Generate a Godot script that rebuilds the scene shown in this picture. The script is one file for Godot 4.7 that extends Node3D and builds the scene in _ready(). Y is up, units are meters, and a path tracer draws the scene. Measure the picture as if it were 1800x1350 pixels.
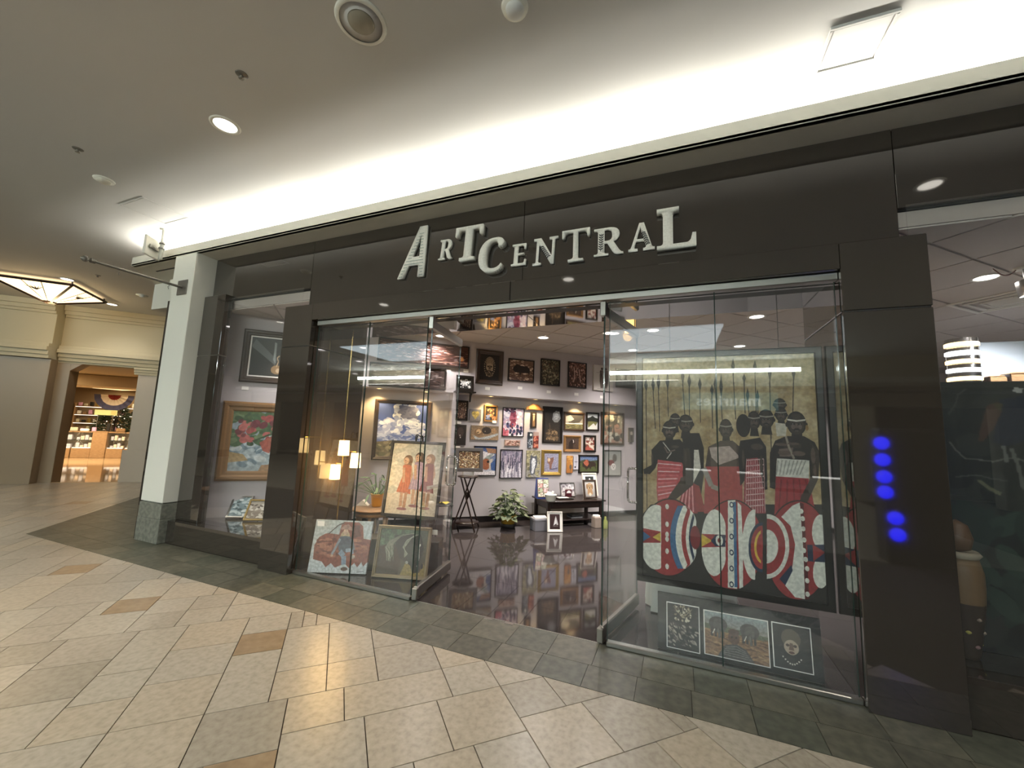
extends Node3D
# An art shop seen from a mall walkway. Metres, y up; the shop glass stands at z = -3.17, the eye at (0, 1.5, 0).

const EYE := Vector3(0, 1.5, 0)
const FOCAL := 705.456
const ZG := -3.17       # glass
const ZP := -3.085      # face of the black portal and of the white column
const ZF := -3.35       # black fascia
const CEIL := 4.05      # mall ceiling
const SHOP_CEIL := 2.98
const WA := 47.0        # the shop's picture wall runs at this angle
const WC := -6.40       # its upper face
const WN := -6.65       # its lower face, set back under the bulkhead
const SW := 43.0        # turn (degrees) that puts a thing's front along that wall
var cam_basis: Basis
var M := {}
var taken := {}
var rng := RandomNumberGenerator.new()

func _ready():
	rng.seed = 7
	setup_camera()
	setup_environment()
	make_materials()
	mall_lights()
	mall_shell()
	mall_floor()
	facade()
	far_shop()
	opposite_side()
	shop_shell()
	shop_glass()
	sign_letters()
	mall_fixtures()
	wall_pictures()
	window_display()
	shop_entry_things()
	shop_far_things()
	warriors()
	right_window()

# ---------------------------------------------------------------- camera, air, exposure
func setup_camera():
	var c := Camera3D.new()
	c.name = "camera"
	add_child(c)
	c.position = EYE
	c.rotation_degrees = Vector3(6.9439, 22.2746, 2.1753)
	c.fov = rad_to_deg(2.0 * atan(675.0 / FOCAL))
	c.near = 0.05
	c.far = 200.0
	cam_basis = c.basis

func setup_environment():
	var w := WorldEnvironment.new()
	w.name = "environment"
	var e := Environment.new()
	e.background_mode = Environment.BG_COLOR
	e.background_color = Color(0.01, 0.01, 0.01)
	e.tonemap_mode = Environment.TONE_MAPPER_LINEAR
	e.tonemap_exposure = 1.45
	e.sdfgi_enabled = true
	e.ssao_enabled = true
	e.ssil_enabled = true
	w.environment = e
	add_child(w)

# ---------------------------------------------------------------- from photograph to place
func ray(px, py) -> Vector3:
	return cam_basis * Vector3((px - 900.0) / FOCAL, -(py - 675.0) / FOCAL, -1.0)
func gnd(px, py, h = 0.0) -> Vector3:
	var d := ray(px, py)
	return EYE + d * ((h - EYE.y) / d.y)
func onz(px, py, z) -> Vector3:
	var d := ray(px, py)
	return EYE + d * ((z - EYE.z) / d.z)
func onx(px, py, x) -> Vector3:
	var d := ray(px, py)
	return EYE + d * ((x - EYE.x) / d.x)
func wdir(a) -> Vector3:
	return Vector3(sin(deg_to_rad(a)), 0, -cos(deg_to_rad(a)))
func wnorm(a) -> Vector3:
	return Vector3(cos(deg_to_rad(a)), 0, sin(deg_to_rad(a)))
func onw(px, py, a, c) -> Vector3:
	var d := ray(px, py)
	var n := wnorm(a)
	return EYE + d * ((c - n.dot(EYE)) / n.dot(d))
func wp(s, y, a, c) -> Vector3:      # a point given along a turned wall
	return wdir(a) * s + wnorm(a) * c + Vector3(0, y, 0)

# ---------------------------------------------------------------- scene helpers
func numbered(called: String) -> String:
	if not taken.has(called):
		taken[called] = 0
		return called
	taken[called] += 1
	return "%s_%03d" % [called, taken[called]]
func tag(o, label, category, group = ""):
	o.set_meta("label", label)
	o.set_meta("category", category)
	if group != "": o.set_meta("group", group)
	return o
func thing(called, label, category, at = Vector3.ZERO, turn = 0.0, group = "") -> Node3D:
	var o := Node3D.new()
	o.name = numbered(called)
	add_child(o)
	o.position = at
	o.rotation_degrees.y = turn
	tag(o, label, category, group)
	return o
func obj(called, mesh: Mesh, mat, parent = null, at = Vector3.ZERO, turn = 0.0) -> MeshInstance3D:
	var o := MeshInstance3D.new()
	o.mesh = mesh
	if mat != null: o.material_override = mat
	if parent == null:
		o.name = numbered(called)
		add_child(o)
	else:
		o.name = called
		parent.add_child(o, true)
	o.position = at
	o.rotation_degrees.y = turn
	return o
func struct(called, mesh, mat, parent = null, at = Vector3.ZERO, turn = 0.0) -> MeshInstance3D:
	var o := obj(called, mesh, mat, parent, at, turn)
	if parent == null: o.set_meta("kind", "structure")
	return o

func st_new(smooth = false) -> SurfaceTool:
	var st := SurfaceTool.new()
	st.begin(Mesh.PRIMITIVE_TRIANGLES)
	st.set_smooth_group(0 if smooth else -1)
	return st
func tri(st, a, b, c, ua = Vector2.ZERO, ub = Vector2.ZERO, uc = Vector2.ZERO):   # counter-clockwise seen from outside
	st.set_uv(ua); st.add_vertex(a)
	st.set_uv(uc); st.add_vertex(c)
	st.set_uv(ub); st.add_vertex(b)
func quad(st, a, b, c, d, uv = [Vector2(0, 1), Vector2(1, 1), Vector2(1, 0), Vector2(0, 0)]):
	tri(st, a, b, c, uv[0], uv[1], uv[2])
	tri(st, a, c, d, uv[0], uv[2], uv[3])
func done(st) -> ArrayMesh:
	st.generate_normals()
	return st.commit()
func add_box(st, c: Vector3, s: Vector3, b := Basis.IDENTITY):
	var h := s * 0.5
	var v := []
	for i in 8:
		v.append(c + b * Vector3(h.x if i & 1 else -h.x, h.y if i & 2 else -h.y, h.z if i & 4 else -h.z))
	quad(st, v[4], v[5], v[7], v[6]); quad(st, v[1], v[0], v[2], v[3])
	quad(st, v[5], v[1], v[3], v[7]); quad(st, v[0], v[4], v[6], v[2])
	quad(st, v[6], v[7], v[3], v[2]); quad(st, v[0], v[1], v[5], v[4])
func boxm(s: Vector3, c := Vector3.ZERO) -> ArrayMesh:
	var st := st_new()
	add_box(st, c, s)
	return done(st)
func add_bevel(st, c: Vector3, s: Vector3, r: float, b := Basis.IDENTITY):   # a box with chamfered edges
	var h := s * 0.5
	r = min(r, min(h.x, min(h.y, h.z)) * 0.9)
	var p := func(x, y, z, ax):
		var q := Vector3(x * (h.x - (0.0 if ax == 0 else r)), y * (h.y - (0.0 if ax == 1 else r)), z * (h.z - (0.0 if ax == 2 else r)))
		return c + b * q
	for sg in [-1, 1]:
		var f := [[p.call(sg, -1, -1, 0), p.call(sg, -1, 1, 0), p.call(sg, 1, 1, 0), p.call(sg, 1, -1, 0)], [p.call(-1, sg, -1, 1), p.call(1, sg, -1, 1), p.call(1, sg, 1, 1), p.call(-1, sg, 1, 1)], [p.call(-1, -1, sg, 2), p.call(-1, 1, sg, 2), p.call(1, 1, sg, 2), p.call(1, -1, sg, 2)]]
		for q in f:
			if sg < 0: quad(st, q[0], q[1], q[2], q[3])
			else: quad(st, q[3], q[2], q[1], q[0])
	for s1 in [-1, 1]:
		for s2 in [-1, 1]:
			var e := [[p.call(s1, s2, -1, 0), p.call(s1, s2, 1, 0), p.call(s1, s2, 1, 1), p.call(s1, s2, -1, 1)], [p.call(s1, -1, s2, 2), p.call(s1, 1, s2, 2), p.call(s1, 1, s2, 0), p.call(s1, -1, s2, 0)], [p.call(-1, s1, s2, 1), p.call(1, s1, s2, 1), p.call(1, s1, s2, 2), p.call(-1, s1, s2, 2)]]
			for q in e:
				if s1 * s2 < 0: quad(st, q[0], q[1], q[2], q[3])
				else: quad(st, q[3], q[2], q[1], q[0])
	for x in [-1, 1]:
		for y in [-1, 1]:
			for z in [-1, 1]:
				if x * y * z > 0: tri(st, p.call(x, y, z, 0), p.call(x, y, z, 1), p.call(x, y, z, 2))
				else: tri(st, p.call(x, y, z, 2), p.call(x, y, z, 1), p.call(x, y, z, 0))
func bevelm(s: Vector3, r := 0.006, c := Vector3.ZERO) -> ArrayMesh:
	var st := st_new()
	add_bevel(st, c, s, r)
	return done(st)
func add_lathe(st, prof: Array, seg := 24, at := Vector3.ZERO, b := Basis.IDENTITY):   # prof: [radius, height] from bottom to top on the outside
	for k in seg:
		var a0 := TAU * k / seg
		var a1 := TAU * (k + 1) / seg
		for i in prof.size() - 1:
			var p = prof[i]
			var q = prof[i + 1]
			var v := [Vector3(cos(a0) * p[0], p[1], -sin(a0) * p[0]), Vector3(cos(a1) * p[0], p[1], -sin(a1) * p[0]), Vector3(cos(a1) * q[0], q[1], -sin(a1) * q[0]), Vector3(cos(a0) * q[0], q[1], -sin(a0) * q[0])]
			for j in 4: v[j] = at + b * v[j]
			if p[0] < 1e-6: tri(st, v[0], v[2], v[3])
			elif q[0] < 1e-6: tri(st, v[0], v[1], v[2])
			else: quad(st, v[0], v[1], v[2], v[3])
func lathem(prof, seg := 24, smooth := true) -> ArrayMesh:
	var st := st_new(smooth)
	add_lathe(st, prof, seg)
	return done(st)
func add_rod(st, a: Vector3, b: Vector3, r: float, r2 := -1.0, seg := 10):
	if r2 < 0: r2 = r
	var d := b - a
	var y := d.normalized()
	var x := y.cross(Vector3(0.31, 0.17, 0.93)).normalized()
	var z := x.cross(y)
	add_lathe(st, [[0, 0], [r, 0], [r2, d.length()], [0, d.length()]], seg, a, Basis(x, y, z))
func rodm(a, b, r, r2 := -1.0, seg := 10) -> ArrayMesh:
	var st := st_new()
	add_rod(st, a, b, r, r2, seg)
	return done(st)
func add_path(st, pts: Array, r: float, seg := 8):
	for i in pts.size() - 1:
		add_rod(st, pts[i], pts[i + 1], r, r, seg)
func add_prism(st, poly: PackedVector2Array, y0: float, y1: float, t := Transform3D.IDENTITY):   # polygon in x, y extruded along z from y0 to y1
	if not Geometry2D.is_polygon_clockwise(poly): poly.reverse()
	var idx := Geometry2D.triangulate_polygon(poly)
	for i in range(0, idx.size(), 3):
		var a := poly[idx[i]]
		var b := poly[idx[i + 1]]
		var c := poly[idx[i + 2]]
		if (b - a).cross(c - a) < 0.0:
			var k := b
			b = c
			c = k
		tri(st, t * Vector3(a.x, a.y, y1), t * Vector3(b.x, b.y, y1), t * Vector3(c.x, c.y, y1))
		tri(st, t * Vector3(c.x, c.y, y0), t * Vector3(b.x, b.y, y0), t * Vector3(a.x, a.y, y0))
	var flip := 1.0
	var area := 0.0
	for i in poly.size(): area += poly[i].cross(poly[(i + 1) % poly.size()])
	if area < 0: flip = -1.0
	for i in poly.size():
		var a := poly[i]
		var b := poly[(i + 1) % poly.size()]
		if flip < 0:
			var k := a
			a = b
			b = k
		quad(st, t * Vector3(a.x, a.y, y0), t * Vector3(b.x, b.y, y0), t * Vector3(b.x, b.y, y1), t * Vector3(a.x, a.y, y1))
func prismm(poly, y0, y1) -> ArrayMesh:
	var st := st_new()
	add_prism(st, PackedVector2Array(poly), y0, y1)
	return done(st)
func flatm(poly, y0, y1) -> ArrayMesh:      # polygon of (x, z) with height from y0 to y1
	var st := st_new()
	var p := PackedVector2Array()
	for q in poly: p.append(Vector2(q.x, -q.y))
	add_prism(st, p, y0, y1, Transform3D(Basis(Vector3(1, 0, 0), Vector3(0, 0, -1), Vector3(0, 1, 0)), Vector3.ZERO))
	return done(st)
func lathe_arc(r0, y0, r1, y1, n := 6, bulge := 0.0) -> Array:
	var out := []
	for i in n + 1:
		var t := float(i) / n
		out.append([lerpf(r0, r1, t) + bulge * sin(PI * t), lerpf(y0, y1, t)])
	return out

# ---------------------------------------------------------------- materials
func mat(c: Color, rough := 0.7, metal := 0.0) -> StandardMaterial3D:
	var m := StandardMaterial3D.new()
	m.albedo_color = c
	m.roughness = rough
	m.metallic = metal
	return m
func glow(c: Color, e: float) -> StandardMaterial3D:
	var m := mat(Color(0.8, 0.8, 0.8), 0.6)
	m.emission_enabled = true
	m.emission = c
	m.emission_energy_multiplier = e
	return m
func noise_tex(cols: Array, freq: float, seed_: int, size := 256, oct := 4, stretch := Vector2.ONE) -> ImageTexture:
	var n := FastNoiseLite.new()
	n.seed = seed_
	n.frequency = freq
	n.fractal_octaves = oct
	n.noise_type = FastNoiseLite.TYPE_SIMPLEX_SMOOTH
	var g := Gradient.new()
	g.offsets = PackedFloat32Array(range(cols.size()).map(func(i): return 0.22 + 0.56 * float(i) / (cols.size() - 1)))
	g.colors = PackedColorArray(cols)
	var im := Image.create(size, size, false, Image.FORMAT_RGB8)
	for y in size:
		for x in size:
			# folded so that it repeats without a seam
			var u := absf(float(x) / size * 2.0 - 1.0) * size
			var v := absf(float(y) / size * 2.0 - 1.0) * size
			im.set_pixel(x, y, g.sample(n.get_noise_2d(u * stretch.x, v * stretch.y) * 0.5 + 0.5))
	return ImageTexture.create_from_image(im)
func tri_mat(tex, scale: float, rough: float, tint := Color.WHITE, world := true) -> StandardMaterial3D:
	var m := mat(tint, rough)
	m.albedo_texture = tex
	m.uv1_triplanar = true
	m.uv1_world_triplanar = world
	m.uv1_scale = Vector3.ONE * scale
	return m
func glassm(tint: Color, alpha: float) -> StandardMaterial3D:
	var m := mat(Color(tint, alpha), 0.0)
	m.transparency = BaseMaterial3D.TRANSPARENCY_ALPHA
	m.metallic_specular = 0.5
	return m
func make_materials():
	M.white = mat(Color("dcdad0"), 0.75)
	M.trim = mat(Color("d0ccbf"), 0.7)
	M.ceil = mat(Color("cbcac7"), 0.9)
	M.cream = mat(Color("c4bda6"), 0.8)
	M.black = mat(Color("37312b"), 0.05)
	M.black.metallic_specular = 0.7
	M.black.clearcoat_enabled = true
	M.black.clearcoat = 1.0
	M.black.clearcoat_roughness = 0.03
	M.dark = mat(Color("191715"), 0.5)
	M.steel = mat(Color("a09e98"), 0.28, 1.0)
	M.chrome = mat(Color("cfcfcc"), 0.12, 1.0)
	M.glass = glassm(Color("dfe9e4"), 0.012)
	M.glass_edge = mat(Color("2a3a34"), 0.1)
	M.stone = tri_mat(noise_tex([Color("62635a"), Color("74746a"), Color("838378")], 0.02, 11), 1.3, 0.5)
	M.border = []
	for i in 4:
		M.border.append(tri_mat(M.stone.albedo_texture, 1.1, 0.38, [Color("b9b5aa"), Color("c5c1b6"), Color("b2b4aa"), Color("cec9bd")][i]))
	var tt := noise_tex([Color("a89e8f"), Color("b4aa9b"), Color("bab0a2"), Color("c0b7a9")], 0.03, 5, 384, 5)
	M.tile = []
	for c in ["e4e2de", "eeede9", "dbd9d4", "f2ede4"]: M.tile.append(tri_mat(tt, 0.9, 0.3, Color(c)))
	M.tile_brown = tri_mat(noise_tex([Color("8a745a"), Color("957e63"), Color("9d876c")], 0.02, 6), 1.2, 0.3)
	M.grout = mat(Color("3b3128"), 0.9)
	M.shop_tile = tri_mat(noise_tex([Color("332f2e"), Color("3a3534"), Color("413b3a")], 0.03, 9), 1.2, 0.06)
	M.shop_tile.metallic_specular = 0.8
	M.shop_grout = mat(Color("6b645e"), 0.8)
	M.shop_wall = mat(Color("b9b3b3"), 0.8)
	M.acoustic = tri_mat(noise_tex([Color("b3aba4"), Color("beb6ae"), Color("c6beb6")], 0.2, 12, 256, 3), 2.0, 0.95)
	M.grid = mat(Color("a39b94"), 0.8)
	M.baseboard = mat(Color("171414"), 0.35)
	M.wood_dark = tri_mat(noise_tex([Color("150d09"), Color("22150f"), Color("2d1d15")], 0.02, 14, 256, 4, Vector2(1, 9)), 1.2, 0.3)
	M.wood = tri_mat(noise_tex([Color("7d6245"), Color("957756"), Color("a88a68")], 0.015, 15, 256, 4, Vector2(1, 9)), 1.2, 0.4)
	M.bronze = mat(Color("77726a"), 0.45, 0.5)
	M.brass = mat(Color("b89a62"), 0.25, 1.0)
	M.gold = tri_mat(noise_tex([Color("74602f"), Color("9c8244"), Color("b89c5e")], 0.06, 16), 5.0, 0.35)
	M.gold.metallic = 0.5
	M.frame_black = mat(Color("17120f"), 0.35)
	M.frame_brown = tri_mat(noise_tex([Color("2c2019"), Color("3c2d23"), Color("4a392c")], 0.03, 17, 256, 4, Vector2(1, 8)), 3.0, 0.4)
	M.frame_tan = tri_mat(M.wood.albedo_texture, 3.0, 0.4, Color("e2d2b0"))
	M.frame_white = mat(Color("e6e0d4"), 0.5)
	M.card = mat(Color("f0ede6"), 0.8)
	M.leaf = mat(Color("4f6b3c"), 0.5)
	M.leaf.backlight_enabled = true
	M.leaf.backlight = Color(0.15, 0.22, 0.08)
	M.leaf_pale = mat(Color("6d775a"), 0.5)
	M.leaf_pale.backlight_enabled = true
	M.leaf_pale.backlight = Color(0.2, 0.22, 0.12)
	M.soil = mat(Color("2a1d14"), 1.0)

# ---------------------------------------------------------------- mall: light
func omni(called, at, c: Color, e: float, size := 0.05, parent = null):
	var l := OmniLight3D.new()
	l.name = called
	l.light_color = c
	l.light_energy = e
	l.light_size = size
	l.omni_range = 40.0
	l.omni_attenuation = 2.0
	l.shadow_enabled = true
	(self if parent == null else parent).add_child(l, true)
	l.position = at
	return l
func spot(called, at, to: Vector3, c: Color, e: float, angle: float, size := 0.05, parent = null):
	var l := SpotLight3D.new()
	l.name = called
	l.light_color = c
	l.light_energy = e
	l.light_size = size
	l.spot_range = 40.0
	l.spot_attenuation = 2.0
	l.spot_angle = angle
	l.spot_angle_attenuation = 0.7
	l.shadow_enabled = true
	(self if parent == null else parent).add_child(l, true)
	l.position = at
	var d: Vector3 = (to - at).normalized()
	l.basis = Basis.looking_at(d, Vector3.UP if absf(d.y) < 0.95 else Vector3.RIGHT)
	return l
func area(called, at, rot: Vector3, size: Vector2, c: Color, e: float, parent = null):
	var l := AreaLight3D.new()
	l.name = called
	l.light_color = c
	l.light_energy = e
	l.area_size = size
	l.area_range = 40.0
	l.area_attenuation = 2.0
	l.shadow_enabled = true
	(self if parent == null else parent).add_child(l, true)
	l.position = at
	l.rotation_degrees = rot
	return l

const WARM := Color(1.0, 0.97, 0.92)
const COVE := Color(1.0, 0.985, 0.94)
const COOL := Color(0.93, 0.96, 1.0)

func mall_lights():
	# fluorescent tubes lying in the cove over the shop front, and a second cove across the walkway
	var tube := lathem([[0.0, -0.57], [0.013, -0.57], [0.013, 0.57], [0.0, 0.57]], 10)
	var gm := glow(COVE, 6.0)
	for k in 9:
		var x := -6.55 + 1.27 * k
		var t := thing("cove_light_tube", "fluorescent tube lying in the cove above the black shop front", "light", Vector3(x, 3.75, -3.29), 0.0, "tubes in the cove above the shop front")
		var g := obj("tube", tube, gm, t)
		g.rotation_degrees.z = 90
		g.position.y = 0.035
		obj("holder", bevelm(Vector3(1.18, 0.03, 0.05), 0.004), M.white, t, Vector3(0, 0.0, 0))
		area("cove_light", Vector3(x, 3.812, -3.29), Vector3(90, 0, 0), Vector2(1.14, 0.05), COVE, 2.3)
	for k in 4:
		var x := -11.0 + 3.2 * k
		var t := thing("opposite_cove_light_tube", "long fluorescent tube in the cove across the walkway", "light", Vector3(x, 3.38, 7.5), 0.0, "tubes in the cove across the walkway")
		obj("tube", boxm(Vector3(3.0, 0.03, 0.05)), gm, t)
		area("opposite_cove_light", Vector3(x, 3.42, 7.5), Vector3(90, 0, 0), Vector2(3.0, 0.05), COVE, 4.0)
	# unseen ceiling panel, added behind the viewer to brighten the shop front
	area("added_fill_light", Vector3(-4.5, 4.02, 4.6), Vector3(-90, 0, 0), Vector2(11.0, 2.6), Color(0.94, 0.99, 1.0), 6.0)
	struct("ceiling_added_fill_panel", boxm(Vector3(11.0, 0.02, 2.6), Vector3(-4.5, 4.045, 4.6)), glow(Color(0.88, 0.96, 1.0), 2.0))
	# glowing band added high across the walkway to light the upright faces
	area("added_band_light", Vector3(-5.0, 3.72, 7.9), Vector3(0, 0, 0), Vector2(17.0, 0.12), Color(0.94, 1.0, 0.98), 30.0)
	struct("wall_added_light_band", boxm(Vector3(17.0, 0.12, 0.03), Vector3(-5.0, 3.72, 7.96)), glow(Color(0.92, 0.98, 1.0), 5.0))
	# recessed downlights in the mall ceiling: the one in view, and its row
	var p := gnd(396, 220, CEIL)
	var spots := [[p, "lit round recessed downlight in the mall ceiling before the shop sign"]]
	for q in [Vector3(2.32, CEIL, -1.83), Vector3(-1.61, CEIL, 0.04), Vector3(-5.6, CEIL, 0.3), Vector3(-9.2, CEIL, 0.3), Vector3(-8.6, CEIL, -2.0)]:
		spots.append([q, "round recessed downlight in the ceiling behind the viewer"])
	spots.append([gnd(118, 491, CEIL), "bright recessed downlight above the near corner of the glass lantern"])
	spots.append([gnd(197, 535, CEIL), "bright recessed downlight between the glass lantern and the cream wall"])
	for s in spots:
		downlight(s[0], 0.1, WARM, 2.2 if s[0].x > -9.5 else 0.9, s[1], "downlights in the mall ceiling")

func downlight(at: Vector3, r: float, c: Color, e: float, label: String, group: String, angle := 62.0, called := "downlight", bright := 3.0):
	var t := thing(called, label, "light", at, 0.0, group)
	obj("trim_ring", lathem([[r * 0.86, 0.0], [r * 0.9, -0.008], [r * 1.12, -0.008], [r * 1.16, 0.0]], 28), M.white, t)
	obj("lamp_face", lathem([[0.0, -0.003], [r * 0.86, -0.003], [r * 0.86, 0.0], [0.0, 0.0]], 28), glow(c, bright), t)
	spot("downlight_light", at + Vector3(0, -0.02, 0), at + Vector3(0, -1, 0), c, e, angle, r * 0.8)

# ---------------------------------------------------------------- mall: shell
func mall_shell():
	struct("ceiling", boxm(Vector3(32, 0.3, 13.6), Vector3(-7.0, CEIL + 0.15, 3.2)), M.ceil)
	struct("ceiling_side", flatm([Vector2(-23, -3.6), Vector2(-7.45, -3.6), Vector2(-7.45, -6.2), Vector2(-10.3, -8.6), Vector2(-23, -8.6)], CEIL, CEIL + 0.3), M.ceil)
	# the cove: back wall, trough and front board of the white beam over the shop
	struct("wall_cove_back", boxm(Vector3(16.45, 0.6, 0.1), Vector3(0.8, 3.95, -3.67)), M.white)
	struct("trim_beam", bevelm(Vector3(16.35, 0.03, 0.55), 0.004, Vector3(0.83, 3.725, -3.365)), M.trim)
	struct("trim_beam_front", bevelm(Vector3(16.36, 0.135, 0.045), 0.005, Vector3(0.82, 3.7775, -3.1125)), M.trim)
	struct("wall_right_end", boxm(Vector3(0.2, 4.3, 12.0), Vector3(9.1, 2.0, 2.4)), M.white)
	struct("wall_left_end", boxm(Vector3(0.2, 4.3, 16.0), Vector3(-23.1, 2.0, 1.6)), M.cream)

# ---------------------------------------------------------------- mall: floor of diagonal tiles
const UNIT := 0.0955
func tile_xz(i, j) -> Vector2:
	var a: float = -0.242 + UNIT * i
	var b: float = -2.68 + UNIT * j
	return Vector2((a + b) / sqrt(2.0), (b - a) / sqrt(2.0))
func in_view(p: Vector3, margin := 90.0) -> bool:
	var q := cam_basis.inverse() * (p - EYE)
	if q.z > -0.2: return false
	var x := 900.0 - FOCAL * q.x / q.z
	var y := 675.0 + FOCAL * q.y / q.z
	return x > -margin and x < 1800 + margin and y > -margin and y < 1350 + margin
func tile_mesh(poly: PackedVector2Array, inset := 0.0028, depth := 0.012) -> ArrayMesh:
	var ins := Geometry2D.offset_polygon(poly, -inset, Geometry2D.JOIN_MITER)
	if ins.is_empty(): return null
	return flatm(Array(ins[0]), -depth, 0.0)
func mall_floor():
	var base := struct("floor", boxm(Vector3(34, 0.2, 20), Vector3(-7.0, -0.108, 0.0)), M.grout)
	var edge := [Vector2(-7.633, -2.605), Vector2(-11.0, -6.15)]      # where the beige floor meets the grey border
	var clip := PackedVector2Array([edge[0], Vector2(4.6, -2.605), Vector2(4.6, 0.8), Vector2(-18.4, 0.8), Vector2(-18.4, 0.72), Vector2(-10.95, -6.73), edge[1]])
	# tiles read off the photograph: i0, i1, j0, j1 in units of the tile module
	var known := [[0, 3, -3, 0], [0, 3, -9, -3], [3, 6, -3, 0], [3, 6, -9, -3], [6, 10, -4, 0], [6, 10, -8, -4], [10, 13, 0, 3], [10, 13, -4, 0], [13, 16, 3, 6], [13, 16, 0, 3], [1, 4, 0, 3], [4, 10, 0, 3], [1, 5, 3, 7], [5, 9, 3, 7], [9, 13, 3, 7], [13, 17, 6, 10], [16, 19, 2, 6], [17, 21, 6, 10], [10, 13, 7, 11], [7, 10, 7, 10], [3, 7, 7, 11], [19, 22, 10, 13], [22, 26, 9, 13], [13, 19, 10, 13], [-3, 0, -6, 0], [-3, 0, -9, -6, 1], [-3, 0, -12, -9], [-7, -3, -12, -8], [-7, -3, -8, -4], [-7, -3, -4, 0], [-10, -7, -12, -6], [-10, -7, -6, -3], [-10, -7, -3, 0], [-14, -10, -12, -8], [-14, -10, -8, -4], [-14, -10, -4, 0], [-17, -14, -12, -9], [-17, -14, -9, -3], [-17, -14, -3, 0], [-15, -11, -16, -12], [-11, -8, -15, -12], [-8, -5, -15, -12], [-5, 1, -15, -12], [-14, -11, -19, -16, 1], [-11, -8, -18, -15], [-7, -3, 0, 4], [-3, 1, 0, 4], [-2, 1, 4, 7, 1], [-11, -7, 0, 4], [-8, -5, -18, -15], [-18, -15, -15, -12], [-18, -15, -19, -15], [-23, -20, -31, -28, 1], [-42, -39, -30, -27, 1], [-60, -57, -36, -33, 1]]
	var used := {}
	var tiles := []
	for k in known:
		for i in range(k[0], k[1]):
			for j in range(k[2], k[3]): used[Vector2i(i, j)] = true
		tiles.append(k)
	var r := RandomNumberGenerator.new()
	r.seed = 21
	var free_run := func(i, j, di, dj, most):
		var n := 0
		while n < most and not used.has(Vector2i(i + di * n, j + dj * n)): n += 1
		return n
	for j in range(-118, 40):
		for i in range(-120, 70):
			if used.has(Vector2i(i, j)): continue
			var mid := tile_xz(i + 1.5, j + 1.5)
			if mid.y > 0.6 or mid.y < -7.2 or mid.x > 4.6 or mid.x < -18.4: continue
			var w: int = free_run.call(i, j, 1, 0, 10)
			if w >= 6: w = [3, 4, 3, 4, 6][r.randi() % 5] if w != 7 else [3, 4][r.randi() % 2]
			var h: int = free_run.call(i, j, 0, 1, 10)
			for q in w: h = mini(h, free_run.call(i + q, j, 0, 1, 10))
			if h >= 6: h = [3, 4, 6, 3][r.randi() % 4] if w < 6 else 3
			for ii in range(i, i + w):
				for jj in range(j, j + h): used[Vector2i(ii, jj)] = true
			tiles.append([i, i + w, j, j + h, 1 if r.randf() < 0.035 and w == 3 and h == 3 else 0])
	var list := []
	for k in tiles:
		var poly := PackedVector2Array([tile_xz(k[0], k[2]), tile_xz(k[1], k[2]), tile_xz(k[1], k[3]), tile_xz(k[0], k[3])])
		var seen := false
		for q in poly:
			if in_view(Vector3(q.x, 0, q.y)): seen = true
		if not seen: continue
		for piece in Geometry2D.intersect_polygons(poly, clip):
			var c := Vector2.ZERO
			for q in piece: c += q / piece.size()
			list.append([c.length(), piece, M.tile_brown if k.size() > 4 and k[4] == 1 else M.tile[r.randi() % 4]])
	list.sort_custom(func(a, b): return a[0] < b[0])
	var rest := st_new()
	var n_rest := 0
	for n in list.size():
		var m := tile_mesh(list[n][1])
		if m == null: continue
		if n < 285: obj("tile", m, list[n][2], base)
		else:
			rest.append_from(m, 0, Transform3D.IDENTITY)
			n_rest += 1
	var far := obj("far_tiles", rest.commit(), M.tile[1], base)
	far.set_meta("kind", "stuff")
	obj("floor_behind", boxm(Vector3(23.0, 0.008, 8.0), Vector3(-6.9, -0.004, 4.82)), M.tile[0], base)
	# grey stone border along the shop front and round the column to the left
	var border := struct("floor_border", flatm([Vector2(4.6, -2.605), Vector2(4.6, -3.4), Vector2(-6.2, -3.4), Vector2(-6.6, -6.8), Vector2(-11.0, -6.8), edge[1], edge[0]], -0.011, -0.0075), M.grout)
	var bclip := PackedVector2Array([Vector2(4.6, -2.607), Vector2(4.6, -3.40), Vector2(-6.2, -3.40), Vector2(-6.6, -6.8), Vector2(-11.0, -6.8), edge[1], edge[0]])
	var zs := [-2.605, -2.86, -3.17, -3.48, -3.79, -4.1, -4.41, -4.72, -5.03, -5.34, -5.65, -5.96, -6.27, -6.8]
	for row in zs.size() - 1:
		var off := 0.0 if row % 2 == 0 else 0.02
		for k in 54:
			var x := -11.4 + 0.31 * k + off
			if row > 1 and x > -6.0: continue
			if row == 1 and x + 0.31 > -4.07 and x < 4.6: pass
			for piece in Geometry2D.intersect_polygons(PackedVector2Array([Vector2(x, zs[row]), Vector2(x + 0.31, zs[row]), Vector2(x + 0.31, zs[row + 1]), Vector2(x, zs[row + 1])]), bclip):
				if Geometry2D.offset_polygon(piece, -0.01).is_empty(): continue
				var m := tile_mesh(piece, 0.0016, 0.008)
				if m != null: obj("stone_tile", m, M.border[(k * 7 + row * 3) % 4], border)

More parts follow.
